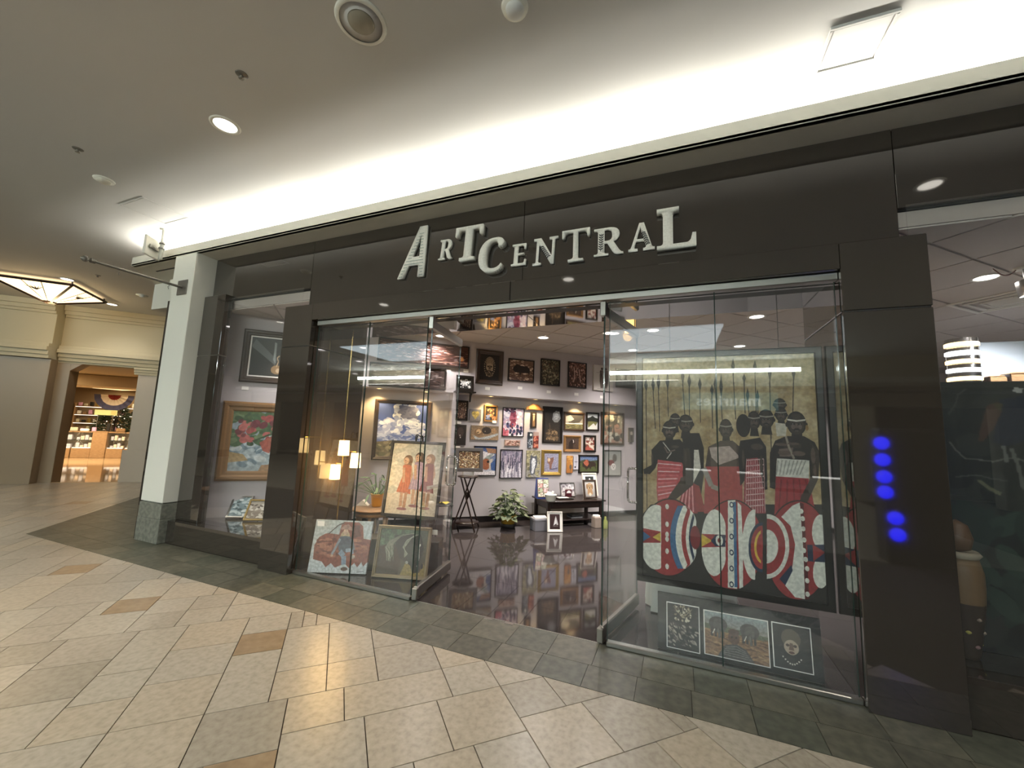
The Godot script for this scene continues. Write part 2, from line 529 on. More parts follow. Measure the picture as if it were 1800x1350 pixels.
# ---------------------------------------------------------------- the shop front
func facade():
	var col := struct("wall_column", bevelm(Vector3(0.45, 3.228, 0.52), 0.006, Vector3(-6.055, 2.096, -3.35)), M.white)
	obj("stone_block", bevelm(Vector3(0.462, 0.183, 0.53), 0.005, Vector3(-6.055, 0.377, -3.35)), M.stone, col)
	obj("stone_block", bevelm(Vector3(0.47, 0.283, 0.535), 0.005, Vector3(-6.055, 0.1425, -3.35)), M.stone, col)
	obj("core", boxm(Vector3(0.41, 0.03, 0.48), Vector3(-6.055, 0.475, -3.35)), M.stone, col)
	# to the left of the column: the return of the beam, a hung fascia box, and a black jamb
	struct("trim_beam_return", flatm([Vector2(-7.36, -3.10), Vector2(-6.28, -3.10), Vector2(-6.28, -4.4), Vector2(-8.66, -4.4)], 3.712, 3.74), M.trim)
	struct("trim_soffit_slot", boxm(Vector3(0.5, 0.01, 0.02), Vector3(-6.96, 3.709, -3.33)), M.dark)
	struct("trim_side_fascia", bevelm(Vector3(1.66, 0.43, 0.5), 0.006, Vector3(-7.11, 3.495, -3.92)), M.white)
	struct("trim_side_fascia_shade", boxm(Vector3(0.9, 0.05, 0.3), Vector3(-6.75, 3.25, -3.95)), M.dark)  # dark slab standing in for the shadow line under the fascia box
	struct("wall_left_jamb", bevelm(Vector3(0.075, 3.1, 0.4), 0.004, Vector3(-6.3225, 1.55, -3.31)), M.black)
	struct("trim_left_jamb_foot", bevelm(Vector3(0.22, 0.07, 0.3), 0.004, Vector3(-6.47, 0.035, -3.46)), M.black)
	struct("trim_left_jamb_step", bevelm(Vector3(0.14, 0.06, 0.24), 0.004, Vector3(-6.43, 0.1, -3.47)), M.black)
	# fascia of polished black panels with fine joints
	var back := struct("wall_fascia_back", boxm(Vector3(10.4, 0.6, 0.1), Vector3(-0.62, 3.41, -3.43)), M.dark)
	struct("wall_fascia_back_middle", boxm(Vector3(5.43, 0.5, 0.1), Vector3(-1.295, 2.87, -3.43)), M.dark)
	var xs := [-5.83, -4.01, -1.31, 1.42, 4.58]
	for k in 4:
		var low := 3.118 if k == 0 or k == 3 else 2.62
		obj("panel", bevelm(Vector3(xs[k + 1] - xs[k] - 0.004, 3.709 - low, 0.03), 0.002, Vector3((xs[k] + xs[k + 1]) / 2, (3.709 + low) / 2, ZF - 0.015)), M.black, back)
	# the portal: two deep piers and a header, each of polished slabs
	for s in [[-4.05, -3.63, "left"], [1.0, 1.435, "right"]]:
		var pier := struct("wall_pier_" + s[2], bevelm(Vector3(s[1] - s[0], 2.343, 0.845), 0.004, Vector3((s[0] + s[1]) / 2, 1.1715, ZP - 0.4225)), M.black)
		obj("slab", bevelm(Vector3(s[1] - s[0], 0.455, 0.845), 0.004, Vector3((s[0] + s[1]) / 2, 2.5805, ZP - 0.4225)), M.black, pier)
		obj("joint", boxm(Vector3(s[1] - s[0] - 0.012, 0.011, 0.83), Vector3((s[0] + s[1]) / 2, 2.348, ZP - 0.4225)), M.dark, pier)
	var head := struct("wall_header", bevelm(Vector3(2.311, 0.175, 0.845), 0.003, Vector3(-2.4725, 2.7205, ZP - 0.4225)), M.black)
	obj("slab", bevelm(Vector3(2.311, 0.175, 0.845), 0.003, Vector3(-0.1575, 2.7205, ZP - 0.4225)), M.black, head)
	# window plinths, the left pilaster
	var pl := struct("wall_plinth_left", flatm([Vector2(-5.83, -3.175), Vector2(-4.052, -3.175), Vector2(-4.052, -4.93), Vector2(-5.74, -3.37), Vector2(-5.83, -3.33)], 0.0, 0.24), M.black)
	obj("slab", flatm([Vector2(-5.83, -3.172), Vector2(-4.052, -3.172), Vector2(-4.052, -4.93), Vector2(-5.74, -3.37), Vector2(-5.83, -3.33)], 0.241, 0.266), M.black, pl)
	struct("wall_plinth_right", bevelm(Vector3(3.14, 0.266, 1.2), 0.003, Vector3(3.007, 0.133, -3.772)), M.black)
	var pil := struct("wall_pilaster_left", bevelm(Vector3(0.43, 2.075, 0.1), 0.003, Vector3(-5.613, 1.305, -3.305)), M.black)
	obj("slab", bevelm(Vector3(0.43, 0.8, 0.1), 0.003, Vector3(-5.613, 2.752, -3.305)), M.black, pil)
	obj("joint", boxm(Vector3(0.42, 0.01, 0.09), Vector3(-5.613, 2.347, -3.305)), M.steel, pil)
	struct("wall_front_right_end", boxm(Vector3(4.6, 4.2, 0.3), Vector3(6.88, 2.1, -3.5)), M.black)
	# flag pole on the column
	var fp := thing("flag_pole", "bronze flag pole with ball tip projecting from the white column", "pole", Vector3(-6.03, 3.245, -3.09))
	obj("wall_plate", bevelm(Vector3(0.2, 0.2, 0.012), 0.003, Vector3(0, 0, 0.006)), M.bronze, fp)
	obj("pole", rodm(Vector3(0, 0, 0.01), Vector3(0.05, -0.025, 0.93), 0.016, 0.016, 14), M.bronze, fp)
	var tip := obj("ball_tip", lathem(lathe_arc(0.0, -0.04, 0.0, 0.04, 10, 0.036), 16), M.bronze, fp, Vector3(0.052, -0.026, 0.975))
	tip.rotation_degrees.x = 90
	obj("collar", rodm(Vector3(0.047, -0.0235, 0.89), Vector3(0.049, -0.0245, 0.93), 0.026, 0.026, 16), M.bronze, fp)
	for f in [0.17, 0.72]:
		var st := st_new()
		var p: Vector3 = Vector3(0.05, -0.025, 0.93) * f
		add_path(st, [p + Vector3(0, -0.014, 0), p + Vector3(0.0, -0.035, 0), p + Vector3(0, -0.045, 0.012), p + Vector3(0, -0.06, 0.0), p + Vector3(0, -0.075, 0.002)], 0.0035, 6)
		obj("hook", done(st), M.bronze, fp)
	# wireless antenna hanging from the ceiling at the end of the beam
	var an := thing("ceiling_antenna", "white panel antenna clamped to a short pipe below the ceiling", "antenna", Vector3(-6.38, CEIL, -2.965))
	obj("flange", lathem([[0.0, -0.008], [0.05, -0.008], [0.05, 0.0], [0.0, 0.0]], 18), M.white, an)
	obj("pipe", lathem([[0.0, -0.42], [0.022, -0.42], [0.022, -0.005], [0.0, -0.005]], 16), M.white, an)
	var pan := obj("antenna_panel", bevelm(Vector3(0.27, 0.26, 0.03), 0.008), M.white, an, Vector3(-0.07, -0.28, 0.07), -62)
	obj("bracket", bevelm(Vector3(0.16, 0.05, 0.02), 0.004), M.steel, pan, Vector3(0, 0.0, -0.03))
	for y in [-0.2, -0.27]:
		obj("pipe_clamp", lathem([[0.024, -0.012], [0.034, -0.012], [0.034, 0.012], [0.024, 0.012]], 14), M.steel, an, Vector3(0, y, 0))
	var st := st_new()
	var cable := []
	for k in 9: cable.append(Vector3(0.02 + 0.018 * k, -0.13 - 0.035 * sin(PI * k / 8.0) + 0.016 * k, 0.03 * sin(k * 0.5)))
	add_path(st, cable, 0.004, 6)
	obj("cable", done(st), M.white, an)

# ---------------------------------------------------------------- the cream wall and the gift shop far to the left
func far_piece(called, s0, s1, y0, y1, c_front, depth, m, parent = null, bev := 0.004) -> MeshInstance3D:
	var at := wp((s0 + s1) / 2.0, (y0 + y1) / 2.0, 45.0, c_front - depth / 2.0)
	if parent != null: return obj(called, bevelm(Vector3(s1 - s0, y1 - y0, depth), bev), m, parent, at - parent.position, 45.0)
	return struct(called, bevelm(Vector3(s1 - s0, y1 - y0, depth), bev), m, null, at, 45.0)
func far_shop():
	var c := -12.5
	var stone_l := mat(Color("aa9f8f"), 0.35)
	var brown := mat(Color("94836c"), 0.35)
	var st_r := mat(Color("b3a898"), 0.4)
	# main face: cream frieze over stone flanks with the shop's opening between
	far_piece("wall_far_frieze", -6.2, 0.5, 2.72, 4.05, c, 0.3, M.cream)
	far_piece("wall_far_left_frieze", -12.0, -6.12, 2.76, 4.05, -12.2, 0.6, M.cream)
	far_piece("wall_far_left", -12.0, -7.05, 0.0, 2.76, -12.24, 0.5, stone_l)
	far_piece("wall_far_left_brown", -7.05, -6.12, 0.0, 2.76, -12.26, 0.5, brown)
	far_piece("wall_far_jamb_left", -6.12, -5.89, 0.0, 2.72, c, 0.35, brown)
	far_piece("wall_far_right", -4.65, 0.5, 0.0, 2.72, c, 0.35, st_r)
	far_piece("trim_far_right_base", -4.72, 0.5, 0.0, 0.75, c + 0.04, 0.04, st_r)
	# mouldings: crown under the ceiling, band over the opening
	for k in [[3.93, 4.05, 0.14], [3.84, 3.93, 0.10], [3.78, 3.84, 0.05], [3.02, 3.10, 0.10], [2.93, 3.02, 0.15], [2.84, 2.93, 0.09], [2.76, 2.84, 0.05]]:
		far_piece("trim_far_moulding", -6.1, 0.5, k[0], k[1], c + k[2], k[2], M.cream)
		far_piece("trim_far_left_moulding", -12.0, -6.12, k[0], k[1], -12.2 + k[2], k[2] + 0.1, M.cream)
	# capital of the flank and the cut corner of the opening
	for k in [[2.56, 2.62, 0.03], [2.62, 2.68, 0.06], [2.68, 2.72, 0.09]]:
		far_piece("trim_far_capital", -4.72, -4.0, k[0], k[1], c + k[2], k[2], M.cream)
	var ch := struct("trim_far_corner", prismm([Vector2(0, 0), Vector2(0, -0.17), Vector2(0.2, 0)], -0.3, 0.0), brown, null, wp(-5.89, 2.72, 45.0, c), 45.0)
	ch.set_meta("kind", "structure")
	# inside
	var warm := mat(Color("dccbac"), 0.7)
	var fl := mat(Color("c2a884"), 0.06)
	fl.metallic_specular = 0.7
	far_piece("floor_gift_shop", -16.0, 0.0, -0.06, 0.004, c - 0.02, 11.5, fl)
	far_piece("ceiling_gift_shop", -16.0, 0.0, 2.75, 2.85, c - 0.35, 11.0, warm)
	far_piece("ceiling_gift_shop_drop", -16.0, 0.0, 2.42, 2.74, c - 3.2, 1.2, warm)
	far_piece("wall_gift_shop_back", -16.0, 0.0, 0.0, 2.75, -23.6, 0.2, mat(Color("9a8468"), 0.8))
	far_piece("wall_gift_shop_left", -16.2, -15.9, 0.0, 2.75, c - 0.4, 10.8, warm)
	far_piece("wall_gift_shop_right", -0.2, 0.1, 0.0, 2.75, c - 0.4, 10.8, warm)
	# counters with glass tops full of goods
	var lit := glow(Color(1.0, 0.93, 0.82), 1.6)
	var pinks := [mat(Color("d9a3c6"), 0.6), mat(Color("c7c9d6"), 0.6), mat(Color("e7d3c0"), 0.6), mat(Color("9fb0b4"), 0.6)]
	var cases := [[-10.6, -9.72, 0], [-9.68, -8.98, 0], [-8.95, -8.42, 1], [-7.98, -7.5, 1], [-7.46, -7.0, 3], [-6.98, -6.5, 2]]
	for k in cases.size():
		var q = cases[k]
		var w: float = q[1] - q[0]
		var t := thing("glass_display_case", ["glass counter of pale goods at the left end of the gift shop counters", "glass counter with pale boxes next to a row of pink goods", "glass counter of pink goods left of the wooden post", "glass counter of pink goods right of the wooden post", "glass counter with green and white goods beyond the pink ones", "last glass counter at the right of the gift shop"][k], "display case", wp((q[0] + q[1]) / 2, 0.0, 45.0, -19.8), 45.0)
		obj("base", bevelm(Vector3(w, 0.34, 0.5), 0.01, Vector3(0, 0.175, -0.25)), M.wood, t)
		obj("light_strip", boxm(Vector3(w - 0.04, 0.02, 0.03), Vector3(0, 0.37, -0.03)), lit, t)
		obj("back", boxm(Vector3(w, 0.58, 0.02), Vector3(0, 0.64, -0.49)), M.card, t)
		obj("shelf", boxm(Vector3(w - 0.03, 0.012, 0.4), Vector3(0, 0.64, -0.25)), M.glass_edge, t)
		obj("top", bevelm(Vector3(w, 0.03, 0.5), 0.006, Vector3(0, 0.945, -0.25)), M.wood, t)
		obj("glass_front", boxm(Vector3(w - 0.01, 0.56, 0.006), Vector3(0, 0.65, -0.01)), M.glass, t)
		for row in 2:
			for n in 4:
				var goods := obj("packet", bevelm(Vector3(w / 5.5, 0.1 + 0.05 * ((n * 7 + k + row) % 3), 0.1), 0.008), pinks[(q[2] + n % 2) % 4], t, Vector3((n - 1.5) * w / 4.6, (0.36 if row == 0 else 0.65) + 0.1, -0.2))
				goods.position.y = (0.352 if row == 0 else 0.648) + (0.1 + 0.05 * ((n * 7 + k + row) % 3)) / 2
	var post := thing("wooden_counter_post", "plain wooden panel between the pink glass counters", "counter", wp(-8.2, 0.0, 45.0, -19.78), 45.0)
	obj("panel", bevelm(Vector3(0.42, 0.95, 0.5), 0.01, Vector3(0, 0.48, -0.25)), M.wood, post)
	obj("cap", bevelm(Vector3(0.44, 0.03, 0.52), 0.006, Vector3(0, 0.97, -0.25)), M.wood, post)
	# things standing on the counters: cards, boxes, a lamp
	for k in 9:
		var s: float = [-9.75, -9.4, -9.08, -8.78, -8.52, -7.75, -7.35, -6.95, -8.12][k]
		var hh: float = [0.12, 0.42, 0.14, 0.1, 0.16, 0.14, 0.2, 0.24, 0.3][k]
		var t := thing("counter_item", ["low wooden gift box at the left of the far counters", "tall white card standing on the far counters", "low cream gift box beside the tall white card", "wide low white gift box on the far counters", "small pink gift box left of the wooden post", "wooden gift box right of the wooden post", "cream gift box over the right pink counter", "tall white gift box at the right of the far counters", "dark upright gift on the wooden post"][k], "gift", wp(s, 0.962 if k != 8 else 0.987, 45.0, -20.1), 45.0 + 15.0 * (k % 3), "gifts on the far counters")
		obj("body", bevelm(Vector3([0.2, 0.22, 0.2, 0.25, 0.12, 0.26, 0.2, 0.22, 0.1][k], hh, 0.08), 0.02, Vector3(0, hh / 2, 0)), [M.wood, M.card, M.cream, M.card, pinks[0], M.wood, M.cream, M.card, M.dark][k], t)
	# shelving along the back wall, each unit with lit shelves of goods
	for k in 5:
		var t := thing("gift_shelf", ["first lit gift shelf unit from the left wall of the gift shop", "second lit gift shelf unit from the gift shop's left wall", "lit gift shelf unit just left of the fir tree", "lit gift shelf unit just right of the fir tree", "lit gift shelf unit furthest right of the fir tree"][k], "shelf", wp(-11.2 + 1.25 * k + (1.1 if k > 2 else 0.0), 0.0, 45.0, -23.2), 45.0, "shelf units in the gift shop")
		for y in [0.9, 1.25, 1.6, 1.95]:
			obj("shelf", bevelm(Vector3(1.15, 0.03, 0.32), 0.005, Vector3(0, y, 0)), M.wood, t)
			obj("shelf_light", boxm(Vector3(1.1, 0.02, 0.02), Vector3(0, y - 0.026, 0.13)), lit, t)
			for n in 6:
				obj("gift", bevelm(Vector3(0.11, 0.1 + 0.04 * ((n * 5 + k) % 3), 0.1), 0.012), [M.card, M.wood, pinks[0], M.cream, M.dark, M.gold][(n + k + int(y * 7.0)) % 6], t, Vector3(-0.46 + 0.185 * n, y + 0.018 + (0.1 + 0.04 * ((n * 5 + k) % 3)) / 2, 0))
		for x in [-0.56, 0.56]: obj("side", bevelm(Vector3(0.03, 2.1, 0.34), 0.005, Vector3(x, 1.05, 0)), M.wood, t)
	# a dark decorated fir tree with a sign in front of it
	var tree := thing("decorated_fir_tree", "dark green fir tree with lights behind the far counters", "tree", wp(-8.55, 0.0, 45.0, -21.6), 45.0)
	var fir := st_new()
	var rr := RandomNumberGenerator.new()
	rr.seed = 3
	for k in 900:
		var h := rr.randf()
		var rad := 0.85 * (1.0 - h * 0.75) * sqrt(rr.randf_range(0.2, 1.0))
		var an := rr.randf() * TAU
		var p := Vector3(cos(an) * rad, 0.75 + h * 1.25, sin(an) * rad)
		add_rod(fir, p, p + Vector3(cos(an) * 0.16, rr.randf_range(-0.08, 0.05), sin(an) * 0.16), 0.02, 0.001, 4)
	obj("branches", done(fir), mat(Color("22301c"), 0.8), tree)
	obj("trunk", rodm(Vector3.ZERO, Vector3(0, 1.9, 0), 0.05, 0.02), M.wood_dark, tree)
	obj("stand", bevelm(Vector3(0.5, 0.2, 0.5), 0.02, Vector3(0, 0.1, 0)), M.wood_dark, tree)
	for k in 14:
		var an := TAU * k * 0.382
		var h := 0.15 + 0.055 * k
		obj("tree_light", lathem(lathe_arc(0.0, -0.022, 0.0, 0.022, 6, 0.022), 8), lit, tree, Vector3(cos(an) * 0.62 * (1 - h * 0.75), 0.75 + h * 1.25, sin(an) * 0.62 * (1 - h * 0.75)))
	var sg := thing("counter_sign", "small green and white sign on two posts above the counters", "sign", wp(-8.32, 0.985, 45.0, -20.25), 45.0)
	for x in [-0.22, 0.22]: obj("post", rodm(Vector3(x, 0, 0), Vector3(x, 0.62, 0), 0.012), M.steel, sg)
	obj("board", bevelm(Vector3(0.66, 0.2, 0.02), 0.004, Vector3(0, 0.7, 0)), mat(Color("b9c48a"), 0.6), sg)
	obj("picture", bevelm(Vector3(0.14, 0.15, 0.01), 0.003, Vector3(0.22, 0.7, 0.014)), mat(Color("e0b070"), 0.6), sg)
	# red, white and blue fan bunting hung over the tree
	var bn := thing("fan_bunting", "red white and blue half-round bunting hung over the tree", "bunting", wp(-8.4, 2.4, 45.0, -20.9), 45.0)
	var rings := [[0.0, 0.2, "8c2f26"], [0.2, 0.42, "e2d8c8"], [0.42, 0.62, "4a4d6e"]]
	for q in rings:
		var st := st_new()
		for n in 18:
			var a0 := PI + PI * n / 18.0
			var a1 := PI + PI * (n + 1) / 18.0
			var z0 := 0.03 if n % 2 == 0 else 0.0
			quad(st, Vector3(cos(a0) * q[0], sin(a0) * q[0], z0), Vector3(cos(a0) * q[1], sin(a0) * q[1], z0), Vector3(cos(a1) * q[1], sin(a1) * q[1], 0.03 - z0), Vector3(cos(a1) * q[0], sin(a1) * q[0], 0.03 - z0))
		obj(["centre", "white_band", "blue_band"][rings.find(q)], done(st), mat(Color(q[2]), 0.8), bn)
	# track lights under the ceiling
	for k in 4:
		var at := wp(-10.1 + 1.0 * k, 2.75, 45.0, -17.5)
		var t := thing("track_spotlight", "small bright track spotlight under the gift shop ceiling", "light", at, 45.0, "track lights in the gift shop")
		obj("stem", rodm(Vector3.ZERO, Vector3(0, -0.1, 0), 0.01), M.white, t)
		obj("head", lathem([[0.0, -0.24], [0.055, -0.24], [0.045, -0.1], [0.0, -0.1]], 14), M.white, t)
		obj("lamp_face", lathem([[0.0, -0.246], [0.05, -0.246], [0.05, -0.241], [0.0, -0.241]], 14), glow(Color(1, 0.9, 0.72), 8.0), t)
		spot("track_light", at + Vector3(0, -0.27, 0), at + Vector3(-0.6, -1.6, -0.6), Color(1, 0.9, 0.74), 5.5, 60.0, 0.05)
	area("gift_shop_light", wp(-8.3, 2.70, 45.0, -15.0), Vector3(-90, 0, 0), Vector2(2.5, 1.5), Color(1, 0.89, 0.70), 2.0)
	area("gift_shop_back_light", wp(-8.3, 2.70, 45.0, -21.8), Vector3(-90, 0, 0), Vector2(3.5, 1.0), Color(1, 0.91, 0.74), 3.0)
	struct("ceiling_light_panel_front", boxm(Vector3(2.5, 0.02, 1.5)), glow(Color(1, 0.8, 0.55), 1.2), null, wp(-8.3, 2.735, 45.0, -15.0))
	struct("ceiling_light_panel_back", boxm(Vector3(3.5, 0.02, 1.0)), glow(Color(1, 0.85, 0.6), 1.2), null, wp(-8.3, 2.735, 45.0, -21.8))

# ---------------------------------------------------------------- across the walkway: what the glass and the black panels mirror
func opposite_side():
	var z := 8.0
	struct("wall_opposite", boxm(Vector3(30, 1.2, 0.3), Vector3(-6, 3.6, z + 0.15)), M.cream)
	struct("trim_opposite_cove", bevelm(Vector3(30, 0.14, 0.9), 0.01, Vector3(-6, 3.25, z - 0.45)), M.trim)
	struct("wall_opposite_fascia", boxm(Vector3(30, 0.55, 0.2), Vector3(-6, 2.9, z + 0.1)), mat(Color("8a8272"), 0.6))
	struct("wall_opposite_dark", boxm(Vector3(30, 3.0, 0.2), Vector3(-6, 1.5, z + 4.1)), mat(Color("3a352f"), 0.8))
	struct("floor_opposite", boxm(Vector3(30, 0.1, 4.0), Vector3(-6, -0.06, z + 2.1)), M.tile[2])
	struct("ceiling_opposite", boxm(Vector3(30, 0.1, 4.3), Vector3(-6, 3.05, z + 2.15)), M.ceil)
	for k in 9:
		struct("wall_opposite_pier", bevelm(Vector3(0.7, 2.65, 0.4), 0.01, Vector3(-19.0 + 3.4 * k, 1.325, z + 0.2)), M.cream)
	for s in [[0.15, 2.75]]:
		var b := thing("opposite_shop_sign", "teal sign board over the shop across the walkway", "sign", Vector3(s[0] + 1.4, s[1], z - 0.02))
		obj("board", bevelm(Vector3(2.7, 0.55, 0.06), 0.01), glow(Color("2f9a96"), 0.9), b)
		if s[0] < 3.0:
			var tm := TextMesh.new()
			tm.text = "maurices"
			tm.font = font("Droid Sans", true)
			tm.font_size = 36
			tm.pixel_size = 0.0115
			tm.depth = 0.03
			var tx := obj("lettering", tm, glow(Color(0.9, 1, 0.98), 1.6), b, Vector3(0, 0, -0.045))
			tx.rotation_degrees.y = 180
	# lit shop windows behind the piers
	for k in 4:
		var x: float = [-9.0, -5.6, 1.6, 5.0][k]
		area("opposite_shop_light", Vector3(x, 2.9, z + 2.0), Vector3(-90, 0, 0), Vector2(2.0, 1.5), COOL, 0.9)
		struct("ceiling_light_panel_opposite", boxm(Vector3(2.0, 0.02, 1.5), Vector3(x, 2.94, z + 2.0)), glow(COOL, 0.8))
	# low white-lit display benches in those windows
	for k in 3:
		var t := thing("lit_display_bench", ["white-edged lit display bench in the left shop across the walkway", "white-edged lit display bench under the teal sign", "white-edged lit display bench in the right shop across the walkway"][k], "bench", Vector3([-6.2, 1.4, 4.9][k], 0.0, z + 0.7))
		obj("box", bevelm(Vector3(2.2, 0.5, 0.5), 0.01, Vector3(0, 0.25, 0)), M.white, t)
		obj("light_strip", boxm(Vector3(2.2, 0.05, 0.03), Vector3(0, 0.53, -0.24)), glow(Color(1, 1, 0.97), 3.0), t)
	# a kiosk with a column of blue lamps, to the right of the viewer
	var kx := thing("blue_lamp_kiosk", "dark kiosk cabinet with six round blue lamps beside the walkway", "kiosk", Vector3(2.9, 0.0, 0.75), 0.0)
	obj("cabinet", bevelm(Vector3(0.8, 1.75, 0.3), 0.02, Vector3(0.05, 0.875, 0.16)), M.dark, kx)
	var zz := 0.75
	for p in [[1549, 779], [1551, 808], [1554, 838], [1556, 865], [1574, 911], [1578, 940]]:
		var v := onz(p[0], p[1], 2.0 * ZP - zz)
		obj("blue_lamp", lathem([[0.0, -0.004], [0.085, -0.004], [0.085, 0.004], [0.0, 0.004]], 18), glow(Color(0.03, 0.06, 1.0), 5.0), kx, Vector3(v.x - 2.9, v.y, 0.004 - 0.006)).rotation_degrees.x = 90

func font(called: String, bold := false) -> SystemFont:
	var f := SystemFont.new()
	f.font_names = PackedStringArray([called])
	f.font_weight = 700 if bold else 400
	return f

# ---------------------------------------------------------------- the art shop: floor, ceiling, walls
func wall_x(z, c) -> float:     # where the picture wall stands at that depth
	return (c - sin(deg_to_rad(WA)) * z) / cos(deg_to_rad(WA))
func wall_z(x, c) -> float:
	return (c - cos(deg_to_rad(WA)) * x) / sin(deg_to_rad(WA))
func wall_piece(called, s0, s1, y0, y1, c, depth, m, bev := 0.003) -> MeshInstance3D:
	return struct(called, bevelm(Vector3(s1 - s0, y1 - y0, depth), bev), m, null, wp((s0 + s1) / 2.0, (y0 + y1) / 2.0, WA, c - depth / 2.0), SW)
func shop_shell():
	# threshold of small polished tiles under the portal
	var near := struct("floor_threshold", boxm(Vector3(4.63, 0.05, 0.752), Vector3(-1.315, -0.031, -3.546)), M.shop_grout)
	for i in 17:
		var x0 := maxf(-3.63, -3.77 + 0.29 * i)
		var x1 := minf(1.0, -3.77 + 0.29 * (i + 1))
		for q in [[-3.172, -3.56], [-3.56, -3.92]]:
			if x1 - x0 < 0.03: continue
			obj("tile", tile_mesh(PackedVector2Array([Vector2(x0, q[0]), Vector2(x1, q[0]), Vector2(x1, q[1]), Vector2(x0, q[1])]), 0.0014, 0.01), M.shop_tile, near)
	struct("trim_threshold", bevelm(Vector3(1.6, 0.004, 0.012), 0.001, Vector3(-1.33, 0.001, -3.172)), M.steel)
	for x in [-1.42, -1.24]:
		tag(obj("floor_lock_plate", bevelm(Vector3(0.075, 0.004, 0.035), 0.0015), M.steel, null, Vector3(x, 0.002, -3.155)), "small steel floor lock plate on the shop threshold", "plate", "lock plates on the threshold")
	# the shop floor proper, larger polished tiles
	var poly := PackedVector2Array([Vector2(-4.05, -3.92), Vector2(4.9, -3.92), Vector2(4.9, -10.6), Vector2(wall_x(-10.6, WN - 0.05), -10.6), Vector2(-4.5, wall_z(-4.5, WN - 0.05)), Vector2(-4.5, -4.4)])
	var fl := struct("floor_shop", flatm(Array(poly), -0.06, -0.006), M.shop_grout)
	for i in range(-8, 12):
		for j in 12:
			var x := -1.27 + 0.6 * i
			var z := -3.92 - 0.6 * j
			for piece in Geometry2D.intersect_polygons(PackedVector2Array([Vector2(x, z), Vector2(x + 0.6, z), Vector2(x + 0.6, z - 0.6), Vector2(x, z - 0.6)]), poly):
				var m := tile_mesh(piece, 0.0014, 0.008)
				if m != null: obj("tile", m, M.shop_tile, fl)
	# suspended ceiling of square panels
	var cpoly := PackedVector2Array([Vector2(-5.83, -3.38), Vector2(4.9, -3.38), Vector2(4.9, -10.6), Vector2(wall_x(-10.6, WC - 0.1), -10.6), Vector2(-5.83, wall_z(-5.83, WC - 0.1))])
	var ce := struct("ceiling_shop", flatm(Array(cpoly), SHOP_CEIL + 0.012, SHOP_CEIL + 0.12), M.grid)
	for i in range(-14, 16):
		for j in range(-2, 16):
			var quad_ := PackedVector2Array()
			for q in [[0, 0], [1, 0], [1, 1], [0, 1]]:
				var p := wp((i + q[0]) * 0.61 + 0.12, 0, WA, WC + (j + q[1]) * 0.61)
				quad_.append(Vector2(p.x, p.z))
			for piece in Geometry2D.intersect_polygons(quad_, cpoly):
				var ins := Geometry2D.offset_polygon(piece, -0.011, Geometry2D.JOIN_MITER)
				if ins.is_empty(): continue
				var seen := false
				for q in ins[0]:
					if in_view(Vector3(q.x, SHOP_CEIL, q.y), 40): seen = true
				if seen: obj("panel", flatm(Array(ins[0]), SHOP_CEIL, SHOP_CEIL + 0.012), M.acoustic, ce)
	# picture wall: bulkhead above, set-back wall below with downlights in the bulkhead's underside
	wall_piece("wall_display_upper", -1.9, 0.02, 2.11, SHOP_CEIL + 0.02, WC, 0.3, M.shop_wall)
	wall_piece("wall_pictures_upper", 0.02, 9.3, 2.11, SHOP_CEIL + 0.02, WC, 0.3, M.shop_wall)
	wall_piece("wall_pictures_lower", 0.0, 9.3, 0.0, 2.115, WN, 0.12, M.shop_wall)
	wall_piece("wall_display_end", -1.9, 0.02, 0.0, 2.115, WC, 0.4, M.shop_wall)
	wall_piece("wall_fin", 1.41, 1.47, 0.0, 2.11, WC, 0.26, M.shop_wall)
	wall_piece("baseboard_pictures", 0.03, 9.2, 0.0, 0.1, WN + 0.012, 0.014, M.baseboard)
	struct("wall_shop_back", boxm(Vector3(6.0, 3.1, 0.2), Vector3(2.6, 1.55, -10.7)), M.shop_wall)
	struct("wall_shop_right", boxm(Vector3(0.2, 3.1, 7.4), Vector3(5.0, 1.55, -7.2)), M.shop_wall)
	struct("wall_display_left", boxm(Vector3(0.12, 2.9, 0.5), Vector3(-5.86, 1.55, -3.58)), M.shop_wall)
	var pos := [[864, 696], [941, 702], [1012, 708], [1080, 712], [668, 680], [752, 687]]
	for k in 6:
		var at := gnd(pos[k][0], pos[k][1], 2.11)
		var s := wdir(WA).dot(at)
		at = wp(s, 2.109, WA, WC - 0.11)
		downlight(at, 0.045, Color(1, 0.86, 0.6), 0.6, "small warm downlight under the bulkhead over the pictures", "downlights under the bulkhead", 58.0, "bulkhead_downlight", 6.0)
	for p in [[955, 593], [1070, 585], [1113, 615], [1148, 580], [1300, 608], [1330, 556], [775, 590], [1733, 487]]:
		var at := gnd(p[0], p[1], SHOP_CEIL)
		at.y = SHOP_CEIL - 0.002
		downlight(at, 0.085, Color(1, 0.97, 0.96), 3.1, "round recessed downlight in the art shop ceiling panels" if p[0] < 1500 else "bright downlight over the right-hand shop window", "downlights in the shop ceiling" if p[0] < 1500 else "", 64.0, "shop_downlight", 7.0)
	# further lamps of the same kind deeper in the shop
	for q in [Vector3(2.4, SHOP_CEIL - 0.002, -7.0), Vector3(3.6, SHOP_CEIL - 0.002, -5.6), Vector3(1.0, SHOP_CEIL - 0.002, -8.6), Vector3(-4.4, SHOP_CEIL - 0.002, -4.0)]:
		downlight(q, 0.085, Color(1, 0.97, 0.96), 3.0, "round recessed downlight deep in the art shop", "downlights deep in the shop", 64.0, "shop_downlight", 7.0)

